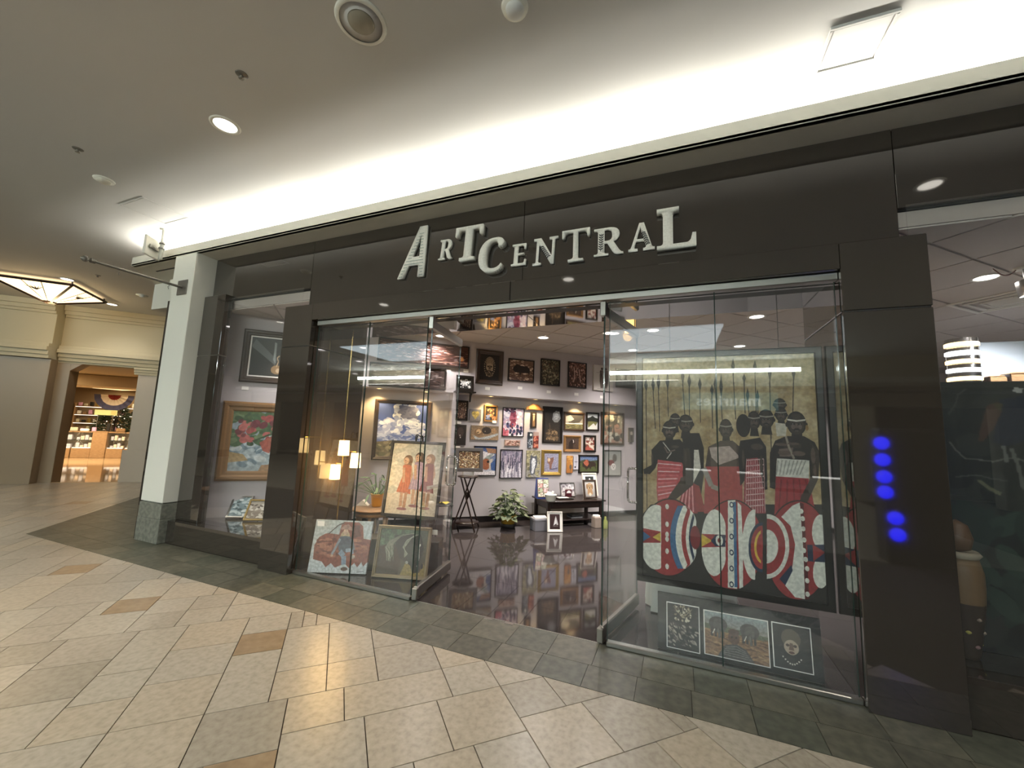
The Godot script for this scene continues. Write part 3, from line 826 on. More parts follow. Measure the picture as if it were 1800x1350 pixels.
# ---------------------------------------------------------------- glass front and doors
func shop_glass():
	var rail := thing("head_rail", "brushed steel head rail along the top of the glass shop front", "rail", Vector3(-1.3, 2.605, ZG))
	obj("channel", bevelm(Vector3(4.6, 0.05, 0.07), 0.004), M.steel, rail)
	obj("lip", bevelm(Vector3(4.62, 0.014, 0.085), 0.003, Vector3(0, 0.032, 0)), M.dark, rail)
	for g in [[-3.62, -2.185, [[-3.6, -2.902], [-2.898, -2.19]], "two-pane glass screen left of the open doors, before the pole lamp and leaning pictures"], [-0.48, 1.0, [[-0.475, 0.27], [0.274, 0.985]], "two-pane glass screen right of the open doors, before the warriors picture"]]:
		var t := thing("glass_screen", g[3], "glass screen", Vector3((g[0] + g[1]) / 2, 0.0, ZG))
		obj("sill_channel", bevelm(Vector3(g[1] - g[0], 0.032, 0.05), 0.005, Vector3(0, 0.016, 0)), M.steel, t)
		for k in g[2]:
			var w: float = k[1] - k[0]
			var x: float = (k[0] + k[1]) / 2 - t.position.x
			var pane := obj("pane", boxm(Vector3(w, 2.545, 0.012), Vector3(0, 1.3055, 0)), M.glass, t, Vector3(x, 0, 0))
			for s in [-1, 1]: obj("glass_edge", boxm(Vector3(0.004, 2.54, 0.0125), Vector3(s * (w / 2 + 0.0005), 1.3055, 0)), M.glass_edge, pane)
	var doors := [[Vector3(-2.148, 0, -3.172), Vector3(-2.27, 0, -3.955), "left"], [Vector3(-0.522, 0, -3.172), Vector3(-0.335, 0, -3.96), "right"]]
	for d in doors:
		var v: Vector3 = d[1] - d[0]
		var w := v.length()
		var t := thing("glass_door", "%s glass door swung open into the shop, with looped steel pulls" % d[2], "door", d[0], rad_to_deg(atan2(-v.z, v.x)))
		obj("pane", boxm(Vector3(w - 0.02, 2.36, 0.012), Vector3(w / 2, 1.30, 0)), M.glass, t)
		obj("glass_edge", boxm(Vector3(0.004, 2.36, 0.0125), Vector3(w - 0.008, 1.3, 0)), M.glass_edge, t)
		obj("glass_edge", boxm(Vector3(0.004, 2.36, 0.0125), Vector3(0.012, 1.3, 0)), M.glass_edge, t)
		obj("bottom_rail", bevelm(Vector3(w, 0.095, 0.042), 0.008, Vector3(w / 2, 0.07, 0)), M.steel, t)
		obj("top_rail", bevelm(Vector3(w, 0.085, 0.042), 0.008, Vector3(w / 2, 2.5, 0)), M.steel, t)
		obj("pivot", bevelm(Vector3(0.05, 0.1, 0.05), 0.006, Vector3(0.0, 0.06, 0)), M.steel, t)
		obj("pivot", bevelm(Vector3(0.05, 0.12, 0.05), 0.006, Vector3(0.0, 2.515, 0)), M.steel, t)
		for s in [-1, 1]:
			var st := st_new(true)
			var pts := []
			pts = [Vector3(w - 0.09, 0.92, s * 0.006), Vector3(w - 0.09, 0.92, s * 0.035), Vector3(w - 0.09, 0.93, s * 0.048), Vector3(w - 0.09, 0.95, s * 0.055), Vector3(w - 0.09, 1.19, s * 0.055), Vector3(w - 0.09, 1.21, s * 0.048), Vector3(w - 0.09, 1.22, s * 0.035), Vector3(w - 0.09, 1.22, s * 0.006)]
			add_path(st, pts, 0.0105, 10)
			obj("pull_handle", done(st), M.chrome, t)

# ---------------------------------------------------------------- the sign: ten letters, each its own
func sprig(st, a: Vector2, b: Vector2, w: float, z: float):
	var d := (b - a)
	var n := Vector2(-d.y, d.x).normalized()
	for k in 7:
		var p := a + d * (0.08 + 0.13 * k)
		for s in [-1.0, 1.0]:
			var tip: Vector2 = p + n * s * w + d.normalized() * w * 0.9
			var side := (tip - p).normalized()
			var m := (p + tip) * 0.5
			var o := Vector2(-side.y, side.x) * w * 0.28
			add_prism(st, PackedVector2Array([p, m + o, tip, m - o]), z, z + 0.002)
	var q := n * w * 0.1
	add_prism(st, PackedVector2Array([a - q, b - q, b + q, a + q]), z, z + 0.002)
func sign_letters():
	# letter, left, right, top, bottom in the photograph, font, bold, slant, depth, words
	var white := tri_mat(noise_tex([Color("d9d5c9"), Color("e6e2d8"), Color("ece9e0")], 0.03, 31), 3.0, 0.55)
	var rows := [["A", 705, 769, 398, 492, 0, 0.24, 0.03, "large slanted white letter A with a dotted face", "dots"], ["R", 774, 800, 422, 459, 1, 0.1, 0.03, "small white letter R after the slanted A", ""], ["T", 803, 853, 400, 464, 1, 0.06, 0.06, "thick white letter T after the small R", ""], ["C", 845, 891, 422, 486, 1, 0.08, 0.07, "white letter C hanging low in the middle of the sign", ""], ["E", 901, 928, 430, 470, 1, 0.05, 0.03, "small white letter E after the C", ""], ["N", 938, 982, 417, 469, 1, 0.04, 0.02, "white letter N with a black leaf sprig on its diagonal", "sprig_n"], ["T", 990, 1038, 404, 465, 2, 0.0, 0.04, "slender white letter T with curved feet between N and R", ""], ["R", 1045, 1096, 399, 453, 1, 0.0, 0.02, "white letter R with a black leaf sprig on its stem", "sprig_r"], ["A", 1105, 1151, 391, 445, 1, 0.0, 0.02, "white letter A with a black leaf sprig beside the large L", "sprig_a"], ["L", 1155, 1223, 366, 444, 1, 0.0, 0.06, "largest white block letter L ending the sign", ""]]
	for r in rows:
		var slope: float = 0.12 * (r[2] - r[1]) / 2.0
		var my: float = (r[3] + r[4]) / 2.0
		var mx: float = (r[1] + r[2]) / 2.0
		var x0 := onz(r[1], my, ZF).x
		var x1 := onz(r[2], my, ZF).x
		var y1 := onz(mx, r[3] + slope, ZF).y
		var y0 := onz(mx, r[4] - slope, ZF).y
		var tm := TextMesh.new()
		tm.text = r[0]
		tm.font = font(["Droid Sans", "Droid Serif", "Droid Serif"][r[5]], r[5] != 2)
		tm.font_size = 64
		tm.pixel_size = 0.01
		tm.curve_step = 1.0
		tm.depth = 1.0
		var box := tm.get_aabb()
		var slant: float = r[6]
		var w: float = (x1 - x0) - slant * (y1 - y0)
		var h := y1 - y0
		# the letter's own mesh, scaled to its height and width, slanted, then put on the fascia
		var st := SurfaceTool.new()
		st.begin(Mesh.PRIMITIVE_TRIANGLES)
		var sx := w / box.size.x
		var sy := h / box.size.y
		var b := Basis(Vector3(sx, 0, 0), Vector3(slant * sy, sy, 0), Vector3(0, 0, r[7]))
		var off := Vector3(-(box.position.x + box.size.x / 2) * sx - slant * sy * (box.position.y + box.size.y / 2), -(box.position.y + box.size.y / 2) * sy, r[7] / 2)
		st.append_from(tm, 0, Transform3D(b, off))
		st.deindex()
		st.generate_normals()
		var t := thing("sign_letter", r[8], "sign letter", Vector3((x0 + x1) / 2, (y0 + y1) / 2, ZF + 0.004))
		obj("letter_body", st.commit(), white, t)
		if r[9] == "dots":
			var ds := st_new()
			for yy in 17:
				for xx in 22:
					var p := Vector2(-w / 2 + w * (xx + 0.5) / 22.0, -h / 2 + h * (yy + 0.5) / 17.0)
					var f := (p.y + h / 2) / h
					var inner := (1.0 - f) * w * 0.5
					var e := absf(p.x)
					if e < inner * 0.93 and (e > inner - w * 0.16 or (f > 0.24 and f < 0.36)) and f < 0.9:
						add_lathe(ds, [[0.0055, 0.0], [0.005, 0.002], [0.0, 0.002]], 6, Vector3(p.x + slant * p.y, p.y, r[7] + 0.001), Basis(Vector3.RIGHT, PI / 2))
			var dd := obj("dots", done(ds), mat(Color("7f8f86"), 0.4), t)
			dd.set_meta("kind", "stuff")
		elif r[9] != "":
			var ss := st_new()
			if r[9] == "sprig_n": sprig(ss, Vector2(-w * 0.2, h * 0.22), Vector2(w * 0.16, -h * 0.26), w * 0.1, r[7])
			elif r[9] == "sprig_r": sprig(ss, Vector2(-w * 0.27, -h * 0.34), Vector2(-w * 0.24, h * 0.3), w * 0.09, r[7])
			else: sprig(ss, Vector2(w * 0.04, h * 0.2), Vector2(w * 0.26, -h * 0.32), w * 0.1, r[7])
			obj("leaf_sprig", done(ss), mat(Color("1d1b18"), 0.6), t)

# ---------------------------------------------------------------- things in the mall ceiling
func mall_fixtures():
	var p := gnd(635, 38, CEIL)
	var sp := thing("ceiling_speaker", "large round white speaker grille in the mall ceiling", "speaker", p)
	obj("rim", lathem([[0.13, -0.012], [0.15, -0.012], [0.158, 0.0], [0.13, 0.0]], 40), M.white, sp)
	obj("plate", lathem([[0.0, -0.006], [0.135, -0.006], [0.135, 0.0], [0.0, 0.0]], 40), M.ceil, sp)
	obj("grille", lathem([[0.0, -0.014], [0.078, -0.012], [0.082, -0.006], [0.0, -0.006]], 32), mat(Color("8f8879"), 0.9), sp)
	var q := gnd(905, 12, CEIL)
	var d := thing("round_detector", "round white domed detector at the top edge of the mall ceiling", "detector", q)
	obj("base", lathem([[0.0, -0.02], [0.075, -0.02], [0.082, 0.0], [0.0, 0.0]], 32), M.white, d)
	obj("dome", lathem([[0.0, -0.06], [0.03, -0.055], [0.05, -0.04], [0.056, -0.02], [0.0, -0.02]], 28), M.ceil, d)
	for k in 3:
		var s = [[425, 131, "small dark sprinkler head between the speaker and the lit downlight"], [137, 262, "small dark sprinkler head near the smoke detector"], [172, 484, "small dark sprinkler head near the glass ceiling lantern"]][k]
		var t := thing("sprinkler_head", s[2], "sprinkler", gnd(s[0], s[1], CEIL), 0.0)
		obj("cup", lathem([[0.014, -0.012], [0.036, -0.004], [0.042, 0.0], [0.014, 0.0]], 20), M.bronze, t)
		obj("frame", lathem([[0.0, -0.03], [0.01, -0.03], [0.012, 0.0], [0.0, 0.0]], 12), M.bronze, t)
		obj("deflector", lathem([[0.0, -0.034], [0.018, -0.034], [0.018, -0.03], [0.0, -0.03]], 16), M.bronze, t)
	var sm := thing("smoke_detector", "flat round white smoke detector in the mall ceiling", "detector", gnd(183, 316, CEIL))
	obj("base", lathem([[0.0, -0.012], [0.085, -0.012], [0.09, 0.0], [0.0, 0.0]], 32), M.white, sm)
	obj("cover", lathem([[0.0, -0.04], [0.04, -0.038], [0.06, -0.025], [0.062, -0.012], [0.0, -0.012]], 28), M.trim, sm)
	for k in 2:
		var c := gnd([1501, 272][k], [75, 371][k], CEIL)
		var t := thing("ceiling_hatch", ["square access hatch with raised rim in the mall ceiling above the cove", "faint flush access hatch in the ceiling near the white antenna"][k], "hatch", c)
		var w: float = [0.3, 0.45][k]
		var hh: float = [0.02, 0.006][k]
		obj("door", bevelm(Vector3(w - 0.01, hh * 0.6, w - 0.01), 0.002, Vector3(0, -hh * 0.3, 0)), M.ceil, t)
		for s in [-1, 1]:
			obj("rim", bevelm(Vector3(w + 0.04, hh, 0.016), 0.002, Vector3(0, -hh / 2, s * (w / 2 + 0.011))), M.ceil, t)
			obj("rim", bevelm(Vector3(0.016, hh, w + 0.0), 0.002, Vector3(s * (w / 2 + 0.011), -hh / 2, 0)), M.ceil, t)
	var sh := thing("star_detector", "small white detector near the cream wall's crown", "detector", gnd(250, 519, CEIL))
	obj("base", lathem([[0.0, -0.01], [0.1, -0.01], [0.1, 0.0], [0.0, 0.0]], 20), M.white, sh)
	obj("lens", lathem([[0.0, -0.05], [0.04, -0.04], [0.05, -0.01], [0.0, -0.01]], 16), M.white, sh)
	# hanging craft lantern of amber glass at the left edge: an upside-down pyramid
	var L := thing("glass_ceiling_lantern", "large square amber glass lantern with dark frame under the mall ceiling", "lantern", Vector3(-11.43, 3.98, -3.65), 45.0)
	var half := 0.59
	var low := 0.26
	var glass := glow(Color(1.0, 0.86, 0.66), 1.5)
	var top := [Vector3(-half, 0, half), Vector3(half, 0, half), Vector3(half, 0, -half), Vector3(-half, 0, -half)]
	var bot := [Vector3(-0.07, -low, 0.07), Vector3(0.07, -low, 0.07), Vector3(0.07, -low, -0.07), Vector3(-0.07, -low, -0.07)]
	for k in 4:
		var st := st_new()
		var t0: Vector3 = top[k]
		var t1: Vector3 = top[(k + 1) % 4]
		var b0: Vector3 = bot[k]
		var b1: Vector3 = bot[(k + 1) % 4]
		var out := Vector3((t0 + t1).x, -1.2, (t0 + t1).z).normalized() * -0.012
		quad(st, b0, b1, t1, t0)
		quad(st, t0 + out, t1 + out, b1 + out, b0 + out)
		obj("glass_pane", done(st), glass, L)
		var fr := st_new()
		add_rod(fr, t0, t1, 0.028, 0.028, 4)
		add_rod(fr, t0, b0, 0.026, 0.026, 4)
		add_rod(fr, b0, b1, 0.02, 0.02, 4)
		for f in [0.38, 0.62]: add_rod(fr, t0.lerp(t1, f), b0.lerp(b1, f), 0.007, 0.007, 4)
		obj("frame", done(fr), M.wood_dark, L)
		var lf := st_new()
		var mid := (t0 + t1) * 0.29 + (b0 + b1) * 0.21 - out * 1.4
		var along := (t1 - t0).normalized()
		var upw := ((t0 + t1) - (b0 + b1)).normalized()
		for n in 5:
			var dirv := along * (n - 2) * 0.5 + upw * 0.7
			add_rod(lf, mid, mid + dirv * 0.14, 0.012, 0.002, 4)
		obj("leaf_motif", done(lf), M.wood_dark, L)
	for k in 4:
		obj("hanger", rodm(top[k] * 0.95, top[k] * 0.95 + Vector3(0, CEIL - 3.98, 0), 0.012), M.wood_dark, L)
	omni("lantern_light", L.position + Vector3(0, -0.4, 0), Color(1, 0.85, 0.62), 0.6, 0.15)

# ---------------------------------------------------------------- painting: shapes laid into a picture (0..1 across and down)
var art_size := Vector2i.ZERO
var art_img: Image
func art_begin(w: int, h: int, top: String, bottom: String):
	art_img = Image.create(w, h, false, Image.FORMAT_RGB8)
	art_size = Vector2i(w, h)
	var a := Color(top)
	var b := Color(bottom)
	for y in h: art_img.fill_rect(Rect2i(0, y, w, 1), a.lerp(b, float(y) / h))
func art_poly(pts: Array, col):
	var c := Color(col)
	var n := pts.size()
	var ymin := 1e9
	var ymax := -1e9
	for p in pts:
		ymin = minf(ymin, p.y)
		ymax = maxf(ymax, p.y)
	var h := art_size.y
	var w := art_size.x
	for y in range(maxi(0, int(floor(ymin * h))), mini(h, int(ceil(ymax * h)) + 1)):
		var yy := (y + 0.5) / h
		var xs := []
		for i in n:
			var p: Vector2 = pts[i]
			var q: Vector2 = pts[(i + 1) % n]
			if (p.y <= yy) != (q.y <= yy): xs.append(p.x + (yy - p.y) / (q.y - p.y) * (q.x - p.x))
		xs.sort()
		for i in range(0, xs.size() - 1, 2):
			var x0 := maxi(0, int(round(xs[i] * w)))
			var x1 := mini(w, int(round(xs[i + 1] * w)))
			if x1 > x0: art_img.fill_rect(Rect2i(x0, y, x1 - x0, 1), c)
func art_ell(cx, cy, rx, ry, col, rot := 0.0):
	var pts := []
	for k in 28:
		var v := Vector2(cos(TAU * k / 28) * rx, sin(TAU * k / 28) * ry).rotated(rot)
		pts.append(Vector2(cx + v.x, cy + v.y))
	art_poly(pts, col)
func art_line(pts: Array, wd: float, col):
	var asp := float(art_size.x) / art_size.y
	for i in pts.size() - 1:
		var p: Vector2 = pts[i]
		var q: Vector2 = pts[i + 1]
		var d := Vector2((q.x - p.x) * asp, q.y - p.y)
		if d.length() < 1e-6: continue
		var n := Vector2(-d.y, d.x).normalized() * wd * 0.5
		n.x /= asp
		art_poly([p + n, q + n, q - n, p - n], col)
func art_marks(n: int, cols: Array, size: Vector2, region := Rect2(0, 0, 1, 1), seed_ := 1, rot := 0.0):   # dabs of the brush
	var r := RandomNumberGenerator.new()
	r.seed = seed_
	for k in n:
		var p := Vector2(region.position.x + r.randf() * region.size.x, region.position.y + r.randf() * region.size.y)
		var f := r.randf_range(0.5, 1.4)
		art_ell(p.x, p.y, size.x * f, size.y * f, cols[r.randi() % cols.size()], rot + r.randf_range(-0.5, 0.5))
func art_grain(amount: float, seed_ := 1, freq := 0.08):
	var n := FastNoiseLite.new()
	n.seed = seed_
	n.frequency = freq
	n.fractal_octaves = 3
	for y in art_size.y:
		for x in art_size.x:
			var c := art_img.get_pixel(x, y)
			var f := 1.0 + amount * n.get_noise_2d(x, y)
			art_img.set_pixel(x, y, Color(c.r * f, c.g * f, c.b * f))
func art_mottle(cols: Array, freq: float, seed_: int, region := Rect2(0, 0, 1, 1), share := 1.0):
	var n := FastNoiseLite.new()
	n.seed = seed_
	n.frequency = freq
	n.fractal_octaves = 5
	var g := Gradient.new()
	g.offsets = PackedFloat32Array(range(cols.size()).map(func(i): return 0.25 + 0.5 * float(i) / (cols.size() - 1)))
	g.colors = PackedColorArray(cols.map(func(c): return Color(c)))
	for y in range(int(region.position.y * art_size.y), int(region.end.y * art_size.y)):
		for x in range(int(region.position.x * art_size.x), int(region.end.x * art_size.x)):
			var f := n.get_noise_2d(x, y) * 0.5 + 0.5
			art_img.set_pixel(x, y, art_img.get_pixel(x, y).lerp(g.sample(f), share))
func art_face(c: Vector2, rx: float, ry: float, skin: String, mid: String, lit: String, band := ""):
	art_poly([c + Vector2(-rx * 0.45, ry * 0.5), c + Vector2(rx * 0.45, ry * 0.5), c + Vector2(rx * 0.7, ry * 1.7), c + Vector2(-rx * 0.7, ry * 1.7)], skin)
	art_ell(c.x, c.y, rx, ry, skin)
	art_ell(c.x - rx * 1.0, c.y + ry * 0.12, rx * 0.14, ry * 0.2, skin); art_ell(c.x + rx * 1.0, c.y + ry * 0.12, rx * 0.14, ry * 0.2, skin)
	art_ell(c.x, c.y + ry * 0.22, rx * 0.74, ry * 0.72, mid)
	art_ell(c.x - rx * 0.36, c.y + ry * 0.3, rx * 0.2, ry * 0.2, lit); art_ell(c.x + rx * 0.36, c.y + ry * 0.3, rx * 0.2, ry * 0.2, lit)
	art_ell(c.x, c.y - ry * 0.62, rx * 0.5, ry * 0.2, mid)
	art_poly([c + Vector2(-rx * 0.08, 0), c + Vector2(rx * 0.08, 0), c + Vector2(rx * 0.18, ry * 0.38), c + Vector2(-rx * 0.18, ry * 0.38)], lit)
	for s in [-1.0, 1.0]:
		art_ell(c.x + s * rx * 0.36, c.y + ry * 0.06, rx * 0.19, ry * 0.08, "140d0a")
		art_ell(c.x + s * rx * 0.38, c.y + ry * 0.06, rx * 0.06, ry * 0.04, "8a8078")
	art_ell(c.x, c.y + ry * 0.58, rx * 0.3, ry * 0.1, "1a110e")
	art_ell(c.x, c.y + ry * 0.63, rx * 0.22, ry * 0.05, lit)
	if band != "":
		art_poly([c + Vector2(-rx * 0.95, -ry * 0.36), c + Vector2(0, -ry * 0.26), c + Vector2(rx * 0.95, -ry * 0.36), c + Vector2(rx * 0.92, -ry * 0.22), c + Vector2(0, -ry * 0.12), c + Vector2(-rx * 0.92, -ry * 0.22)], band)
func V(a: Array) -> Array:
	var out := []
	for i in range(0, a.size(), 2): out.append(Vector2(a[i], a[i + 1]))
	return out
func art_done(rough := 0.55, metal := 0.0, sat := 0.74) -> StandardMaterial3D:
	art_img.adjust_bcs(1.0, 1.0, sat)
	art_img.generate_mipmaps()
	var m := mat(Color.WHITE, rough, metal)
	m.albedo_texture = ImageTexture.create_from_image(art_img)
	return m
func art(kind: String) -> StandardMaterial3D:
	match kind:
		"copper_land":
			art_begin(320, 72, "5a3428", "3a2019")
			art_marks(240, ["8a5540", "a8705a", "c99a86", "6b3a2b", "e0b8a4", "3a1c14", "8c7a86"], Vector2(0.03, 0.012), Rect2(0, 0, 1, 1), 41, 0.05)
			art_marks(60, ["f0d8cc", "d6b6a8"], Vector2(0.02, 0.01), Rect2(0.2, 0.05, 0.35, 0.8), 43, 0.1)
			art_ell(0.93, 0.62, 0.022, 0.11, "c9743a")
			art_ell(0.93, 0.6, 0.014, 0.07, "de9450")
			art_line(V([0.5, 0.9, 1, 0.78]), 0.03, "b07a5c")
			art_grain(0.25, 4, 0.2)
			return art_done(0.35, 0.35)
		"copper_land_low":
			art_begin(256, 80, "4b3a35", "3a2a26")
			art_marks(220, ["6f5a52", "8c7a72", "a89a94", "553a30", "2a1a16"], Vector2(0.035, 0.015), Rect2(0, 0, 1, 1), 45, -0.03)
			art_grain(0.25, 5, 0.2)
			return art_done(0.35, 0.35)
		"mask":
			art_begin(96, 128, "211b16", "1a1511")
			for k in 26:
				var a := TAU * k / 26
				art_ell(0.5 + cos(a) * 0.27, 0.48 + sin(a) * 0.37, 0.03, 0.025, "a08a6c")
			art_ell(0.5, 0.34, 0.2, 0.2, "8f7656")
			art_ell(0.5, 0.5, 0.19, 0.16, "b49a76")
			art_poly(V([0.46, 0.42, 0.54, 0.42, 0.56, 0.58, 0.44, 0.58]), "6b523a")
			art_ell(0.41, 0.47, 0.05, 0.03, "3a2a1e"); art_ell(0.59, 0.47, 0.05, 0.03, "3a2a1e")
			art_ell(0.5, 0.63, 0.09, 0.035, "4a3626")
			art_marks(70, ["c8b490", "8a7050", "5a4632"], Vector2(0.02, 0.012), Rect2(0.32, 0.6, 0.36, 0.26), 9)
			art_grain(0.3, 6, 0.2)
		"bison_copper":
			art_begin(112, 104, "8a6248", "6b4632")
			art_marks(120, ["a9805f", "5a3a28", "c8a684", "7a523a", "e0c4a8"], Vector2(0.06, 0.025), Rect2(0, 0, 1, 1), 11)
			art_poly(V([0.2, 0.35, 0.3, 0.2, 0.5, 0.28, 0.75, 0.28, 0.86, 0.42, 0.84, 0.72, 0.78, 0.6, 0.5, 0.62, 0.46, 0.78, 0.4, 0.6, 0.25, 0.62, 0.16, 0.5]), "2e2018")
			art_ell(0.26, 0.44, 0.1, 0.13, "241812")
			art_grain(0.25, 12, 0.2)
		"green_copper":
			art_begin(80, 104, "4f4834", "3d3626")
			art_marks(260, ["7d7350", "958a62", "2e2818", "b3a67c", "5f5638", "6e4a30"], Vector2(0.035, 0.03), Rect2(0, 0, 1, 1), 13)
			art_grain(0.3, 14, 0.25)
		"red_copper":
			art_begin(80, 112, "6b3f2e", "52301f")
			art_marks(260, ["96604a", "b98068", "3a1e14", "d0a08a", "7a4834"], Vector2(0.03, 0.03), Rect2(0, 0, 1, 1), 15)
			art_line(V([0.3, 0.2, 0.35, 0.5, 0.3, 0.8]), 0.03, "d6b09c"); art_line(V([0.6, 0.25, 0.65, 0.55, 0.7, 0.8]), 0.03, "d6b09c")
			art_grain(0.3, 16, 0.25)
		"figures":
			art_begin(72, 104, "d6cfc4", "cdc5b8")
			for x in [0.42, 0.62]:
				art_ell(x, 0.14, 0.06, 0.05, "4a4036")
				art_poly(V([x - 0.1, 0.2, x + 0.1, 0.2, x + 0.13, 0.6, x + 0.06, 0.9, x - 0.07, 0.9, x - 0.12, 0.6]), "6b6054")
				art_line(V([x - 0.1, 0.25, x + 0.1, 0.7]), 0.02, "3a322a"); art_line(V([x + 0.06, 0.2, x - 0.06, 0.85]), 0.015, "a89c8c")
			art_line(V([0.12, 0.3, 0.88, 0.3]), 0.012, "8a8074"); art_line(V([0.2, 0.94, 0.85, 0.94]), 0.014, "5a5046")
		"balloons":
			art_begin(88, 72, "4f4d4b", "454341")
			for q in [[0.32, 0.42], [0.72, 0.44]]:
				art_ell(q[0], q[1], 0.15, 0.2, "c9c6c0"); art_line(V([q[0], q[1] + 0.2, q[0] - 0.02, 0.86]), 0.03, "a8a49c")
			art_ell(0.3, 0.38, 0.06, 0.08, "e8e4dc")
		"flowers_bw":
			art_begin(72, 64, "1f1f1f", "181818")
			art_marks(60, ["d8d8d4", "a8a8a4", "6a6a68", "f2f2ee"], Vector2(0.07, 0.07), Rect2(0.1, 0.1, 0.8, 0.8), 18)
		"copper_trees":
			art_begin(72, 104, "3d241a", "2e1a12")
			for x in [0.2, 0.36, 0.5, 0.62, 0.78]: art_line(V([x, 0.08, x + 0.04, 0.5, x - 0.03, 0.95]), 0.05, "8a5e42")
			art_marks(90, ["b88a66", "5a3624", "d6b48e"], Vector2(0.025, 0.03), Rect2(0.05, 0.05, 0.9, 0.9), 19)
		"heart":
			art_begin(64, 64, "6a6a72", "5f5f6a")
			art_ell(0.35, 0.34, 0.2, 0.18, "8f7f3a"); art_ell(0.65, 0.34, 0.2, 0.18, "9a8a42")
			art_poly(V([0.15, 0.38, 0.85, 0.38, 0.5, 0.88]), "8f7f3a")
			art_marks(20, ["a89648", "7a6c30"], Vector2(0.08, 0.05), Rect2(0.25, 0.25, 0.5, 0.35), 20)
			art_grain(0.25, 21, 0.15)
		"tiger":
			art_begin(72, 92, "2a2116", "1f1a14")
			art_marks(60, ["8a5a2e", "b8793a", "5a3a22", "d69a52"], Vector2(0.09, 0.06), Rect2(0.25, 0.15, 0.5, 0.55), 22)
			art_ell(0.4, 0.35, 0.05, 0.04, "1a120c"); art_ell(0.62, 0.36, 0.05, 0.04, "1a120c")
			art_marks(16, ["6a7ab0", "3f4f86"], Vector2(0.09, 0.06), Rect2(0.05, 0.65, 0.35, 0.25), 23)
			art_marks(14, ["c27a42", "9a5a30"], Vector2(0.08, 0.05), Rect2(0.6, 0.7, 0.35, 0.25), 24)
		"pink_abstract":
			art_begin(128, 176, "cdb8c6", "d6c3cf")
			art_marks(130, ["e6d8e2", "b88aa8", "f0e6ec", "a8a0c0", "d0a4b8"], Vector2(0.09, 0.05), Rect2(0, 0, 1, 1), 25)
			art_marks(40, ["a83a52", "c25a70", "8a2a42"], Vector2(0.06, 0.07), Rect2(0.35, 0.1, 0.25, 0.55), 26)
			art_marks(30, ["2a2f5a", "3d4478", "1f2440"], Vector2(0.05, 0.05), Rect2(0.1, 0.55, 0.8, 0.42), 27)
			art_marks(16, ["b83a4e", "d0566a"], Vector2(0.07, 0.05), Rect2(0.0, 0.78, 0.25, 0.2), 28)
			art_ell(0.82, 0.17, 0.1, 0.075, "f4eaf0")
			art_marks(16, ["3a3250", "6a3a5a"], Vector2(0.06, 0.03), Rect2(0.05, 0.02, 0.5, 0.14), 29)
		"dark_mask":
			art_begin(64, 104, "2a2320", "221c1a")
			art_ell(0.5, 0.36, 0.27, 0.24, "43322e"); art_ell(0.46, 0.52, 0.05, 0.035, "b8aca4"); art_ell(0.5, 0.62, 0.05, 0.035, "b8aca4")
			art_grain(0.35, 30, 0.15)
		"dogs":
			art_begin(144, 76, "6b5a48", "9a7a56")
			art_ell(0.27, 0.48, 0.16, 0.3, "7a5c3e"); art_ell(0.27, 0.42, 0.09, 0.16, "b89468"); art_ell(0.55, 0.34, 0.17, 0.26, "2a221e")
			art_ell(0.82, 0.34, 0.09, 0.2, "94704a")
			art_poly(V([0.08, 0.7, 0.3, 0.88, 0.62, 0.72, 0.98, 0.5, 0.98, 0.64, 0.6, 0.95, 0.15, 0.98]), "9aa2a6")
			art_ell(0.24, 0.5, 0.025, 0.04, "1a1410"); art_ell(0.5, 0.4, 0.02, 0.04, "8a7a6a")
			art_grain(0.3, 32, 0.12)
		"bird_eye":
			art_begin(128, 176, "2f4a86", "c8ccd2")
			art_poly(V([0.0, 0.25, 0.25, 0.12, 0.6, 0.2, 0.95, 0.28, 0.7, 0.4, 0.42, 0.55, 0.36, 0.72, 0.5, 0.88, 1, 0.84, 1, 1, 0, 1]), "d8d4d6")
			art_poly(V([0.5, 0.04, 1, 0.08, 1, 0.24, 0.62, 0.22]), "a8724a")
			art_poly(V([0.38, 0.46, 0.66, 0.3, 0.92, 0.22, 0.72, 0.42, 0.62, 0.55]), "8a9a92")
			art_ell(0.55, 0.62, 0.2, 0.2, "a85a34"); art_poly(V([0.68, 0.46, 0.84, 0.42, 0.86, 0.75, 0.7, 0.8]), "c3b8a8")
			art_ell(0.64, 0.53, 0.06, 0.045, "1a1410"); art_poly(V([0.76, 0.6, 1, 0.4, 1, 0.86, 0.8, 0.82]), "34589a")
			art_grain(0.2, 33, 0.08)
		"bricks":
			art_begin(96, 40, "b08a78", "a07464")
			art_marks(50, ["8a4a3a", "d8b8a8", "5a4238", "c09888"], Vector2(0.08, 0.09), Rect2(0, 0, 1, 1), 34)
		"violet_rain":
			art_begin(128, 176, "8a7f92", "c8c0cc")
			var r := RandomNumberGenerator.new()
			r.seed = 35
			for k in 130:
				var x := r.randf()
				var y := r.randf() * 0.9
				art_line([Vector2(x, y), Vector2(x + r.randf_range(-0.02, 0.02), y + r.randf_range(0.1, 0.4))], r.randf_range(0.01, 0.05), (["3f4058", "5a5670", "8f7f98", "b8a8b8"] if y < 0.45 else ["d8d2da", "b0a4b4", "7a7488", "e8e2e8"])[r.randi() % 4])
			art_grain(0.2, 36, 0.08)
		"sparkle":
			art_begin(144, 112, "6b4a34", "8a6a46")
			art_marks(420, ["f2d89a", "d0a05a", "8a5a34", "fff2d0", "5a3626", "b8764a", "a89a6a"], Vector2(0.022, 0.024), Rect2(0.02, 0.02, 0.96, 0.96), 37)
			return art_done(0.3, 0.1)
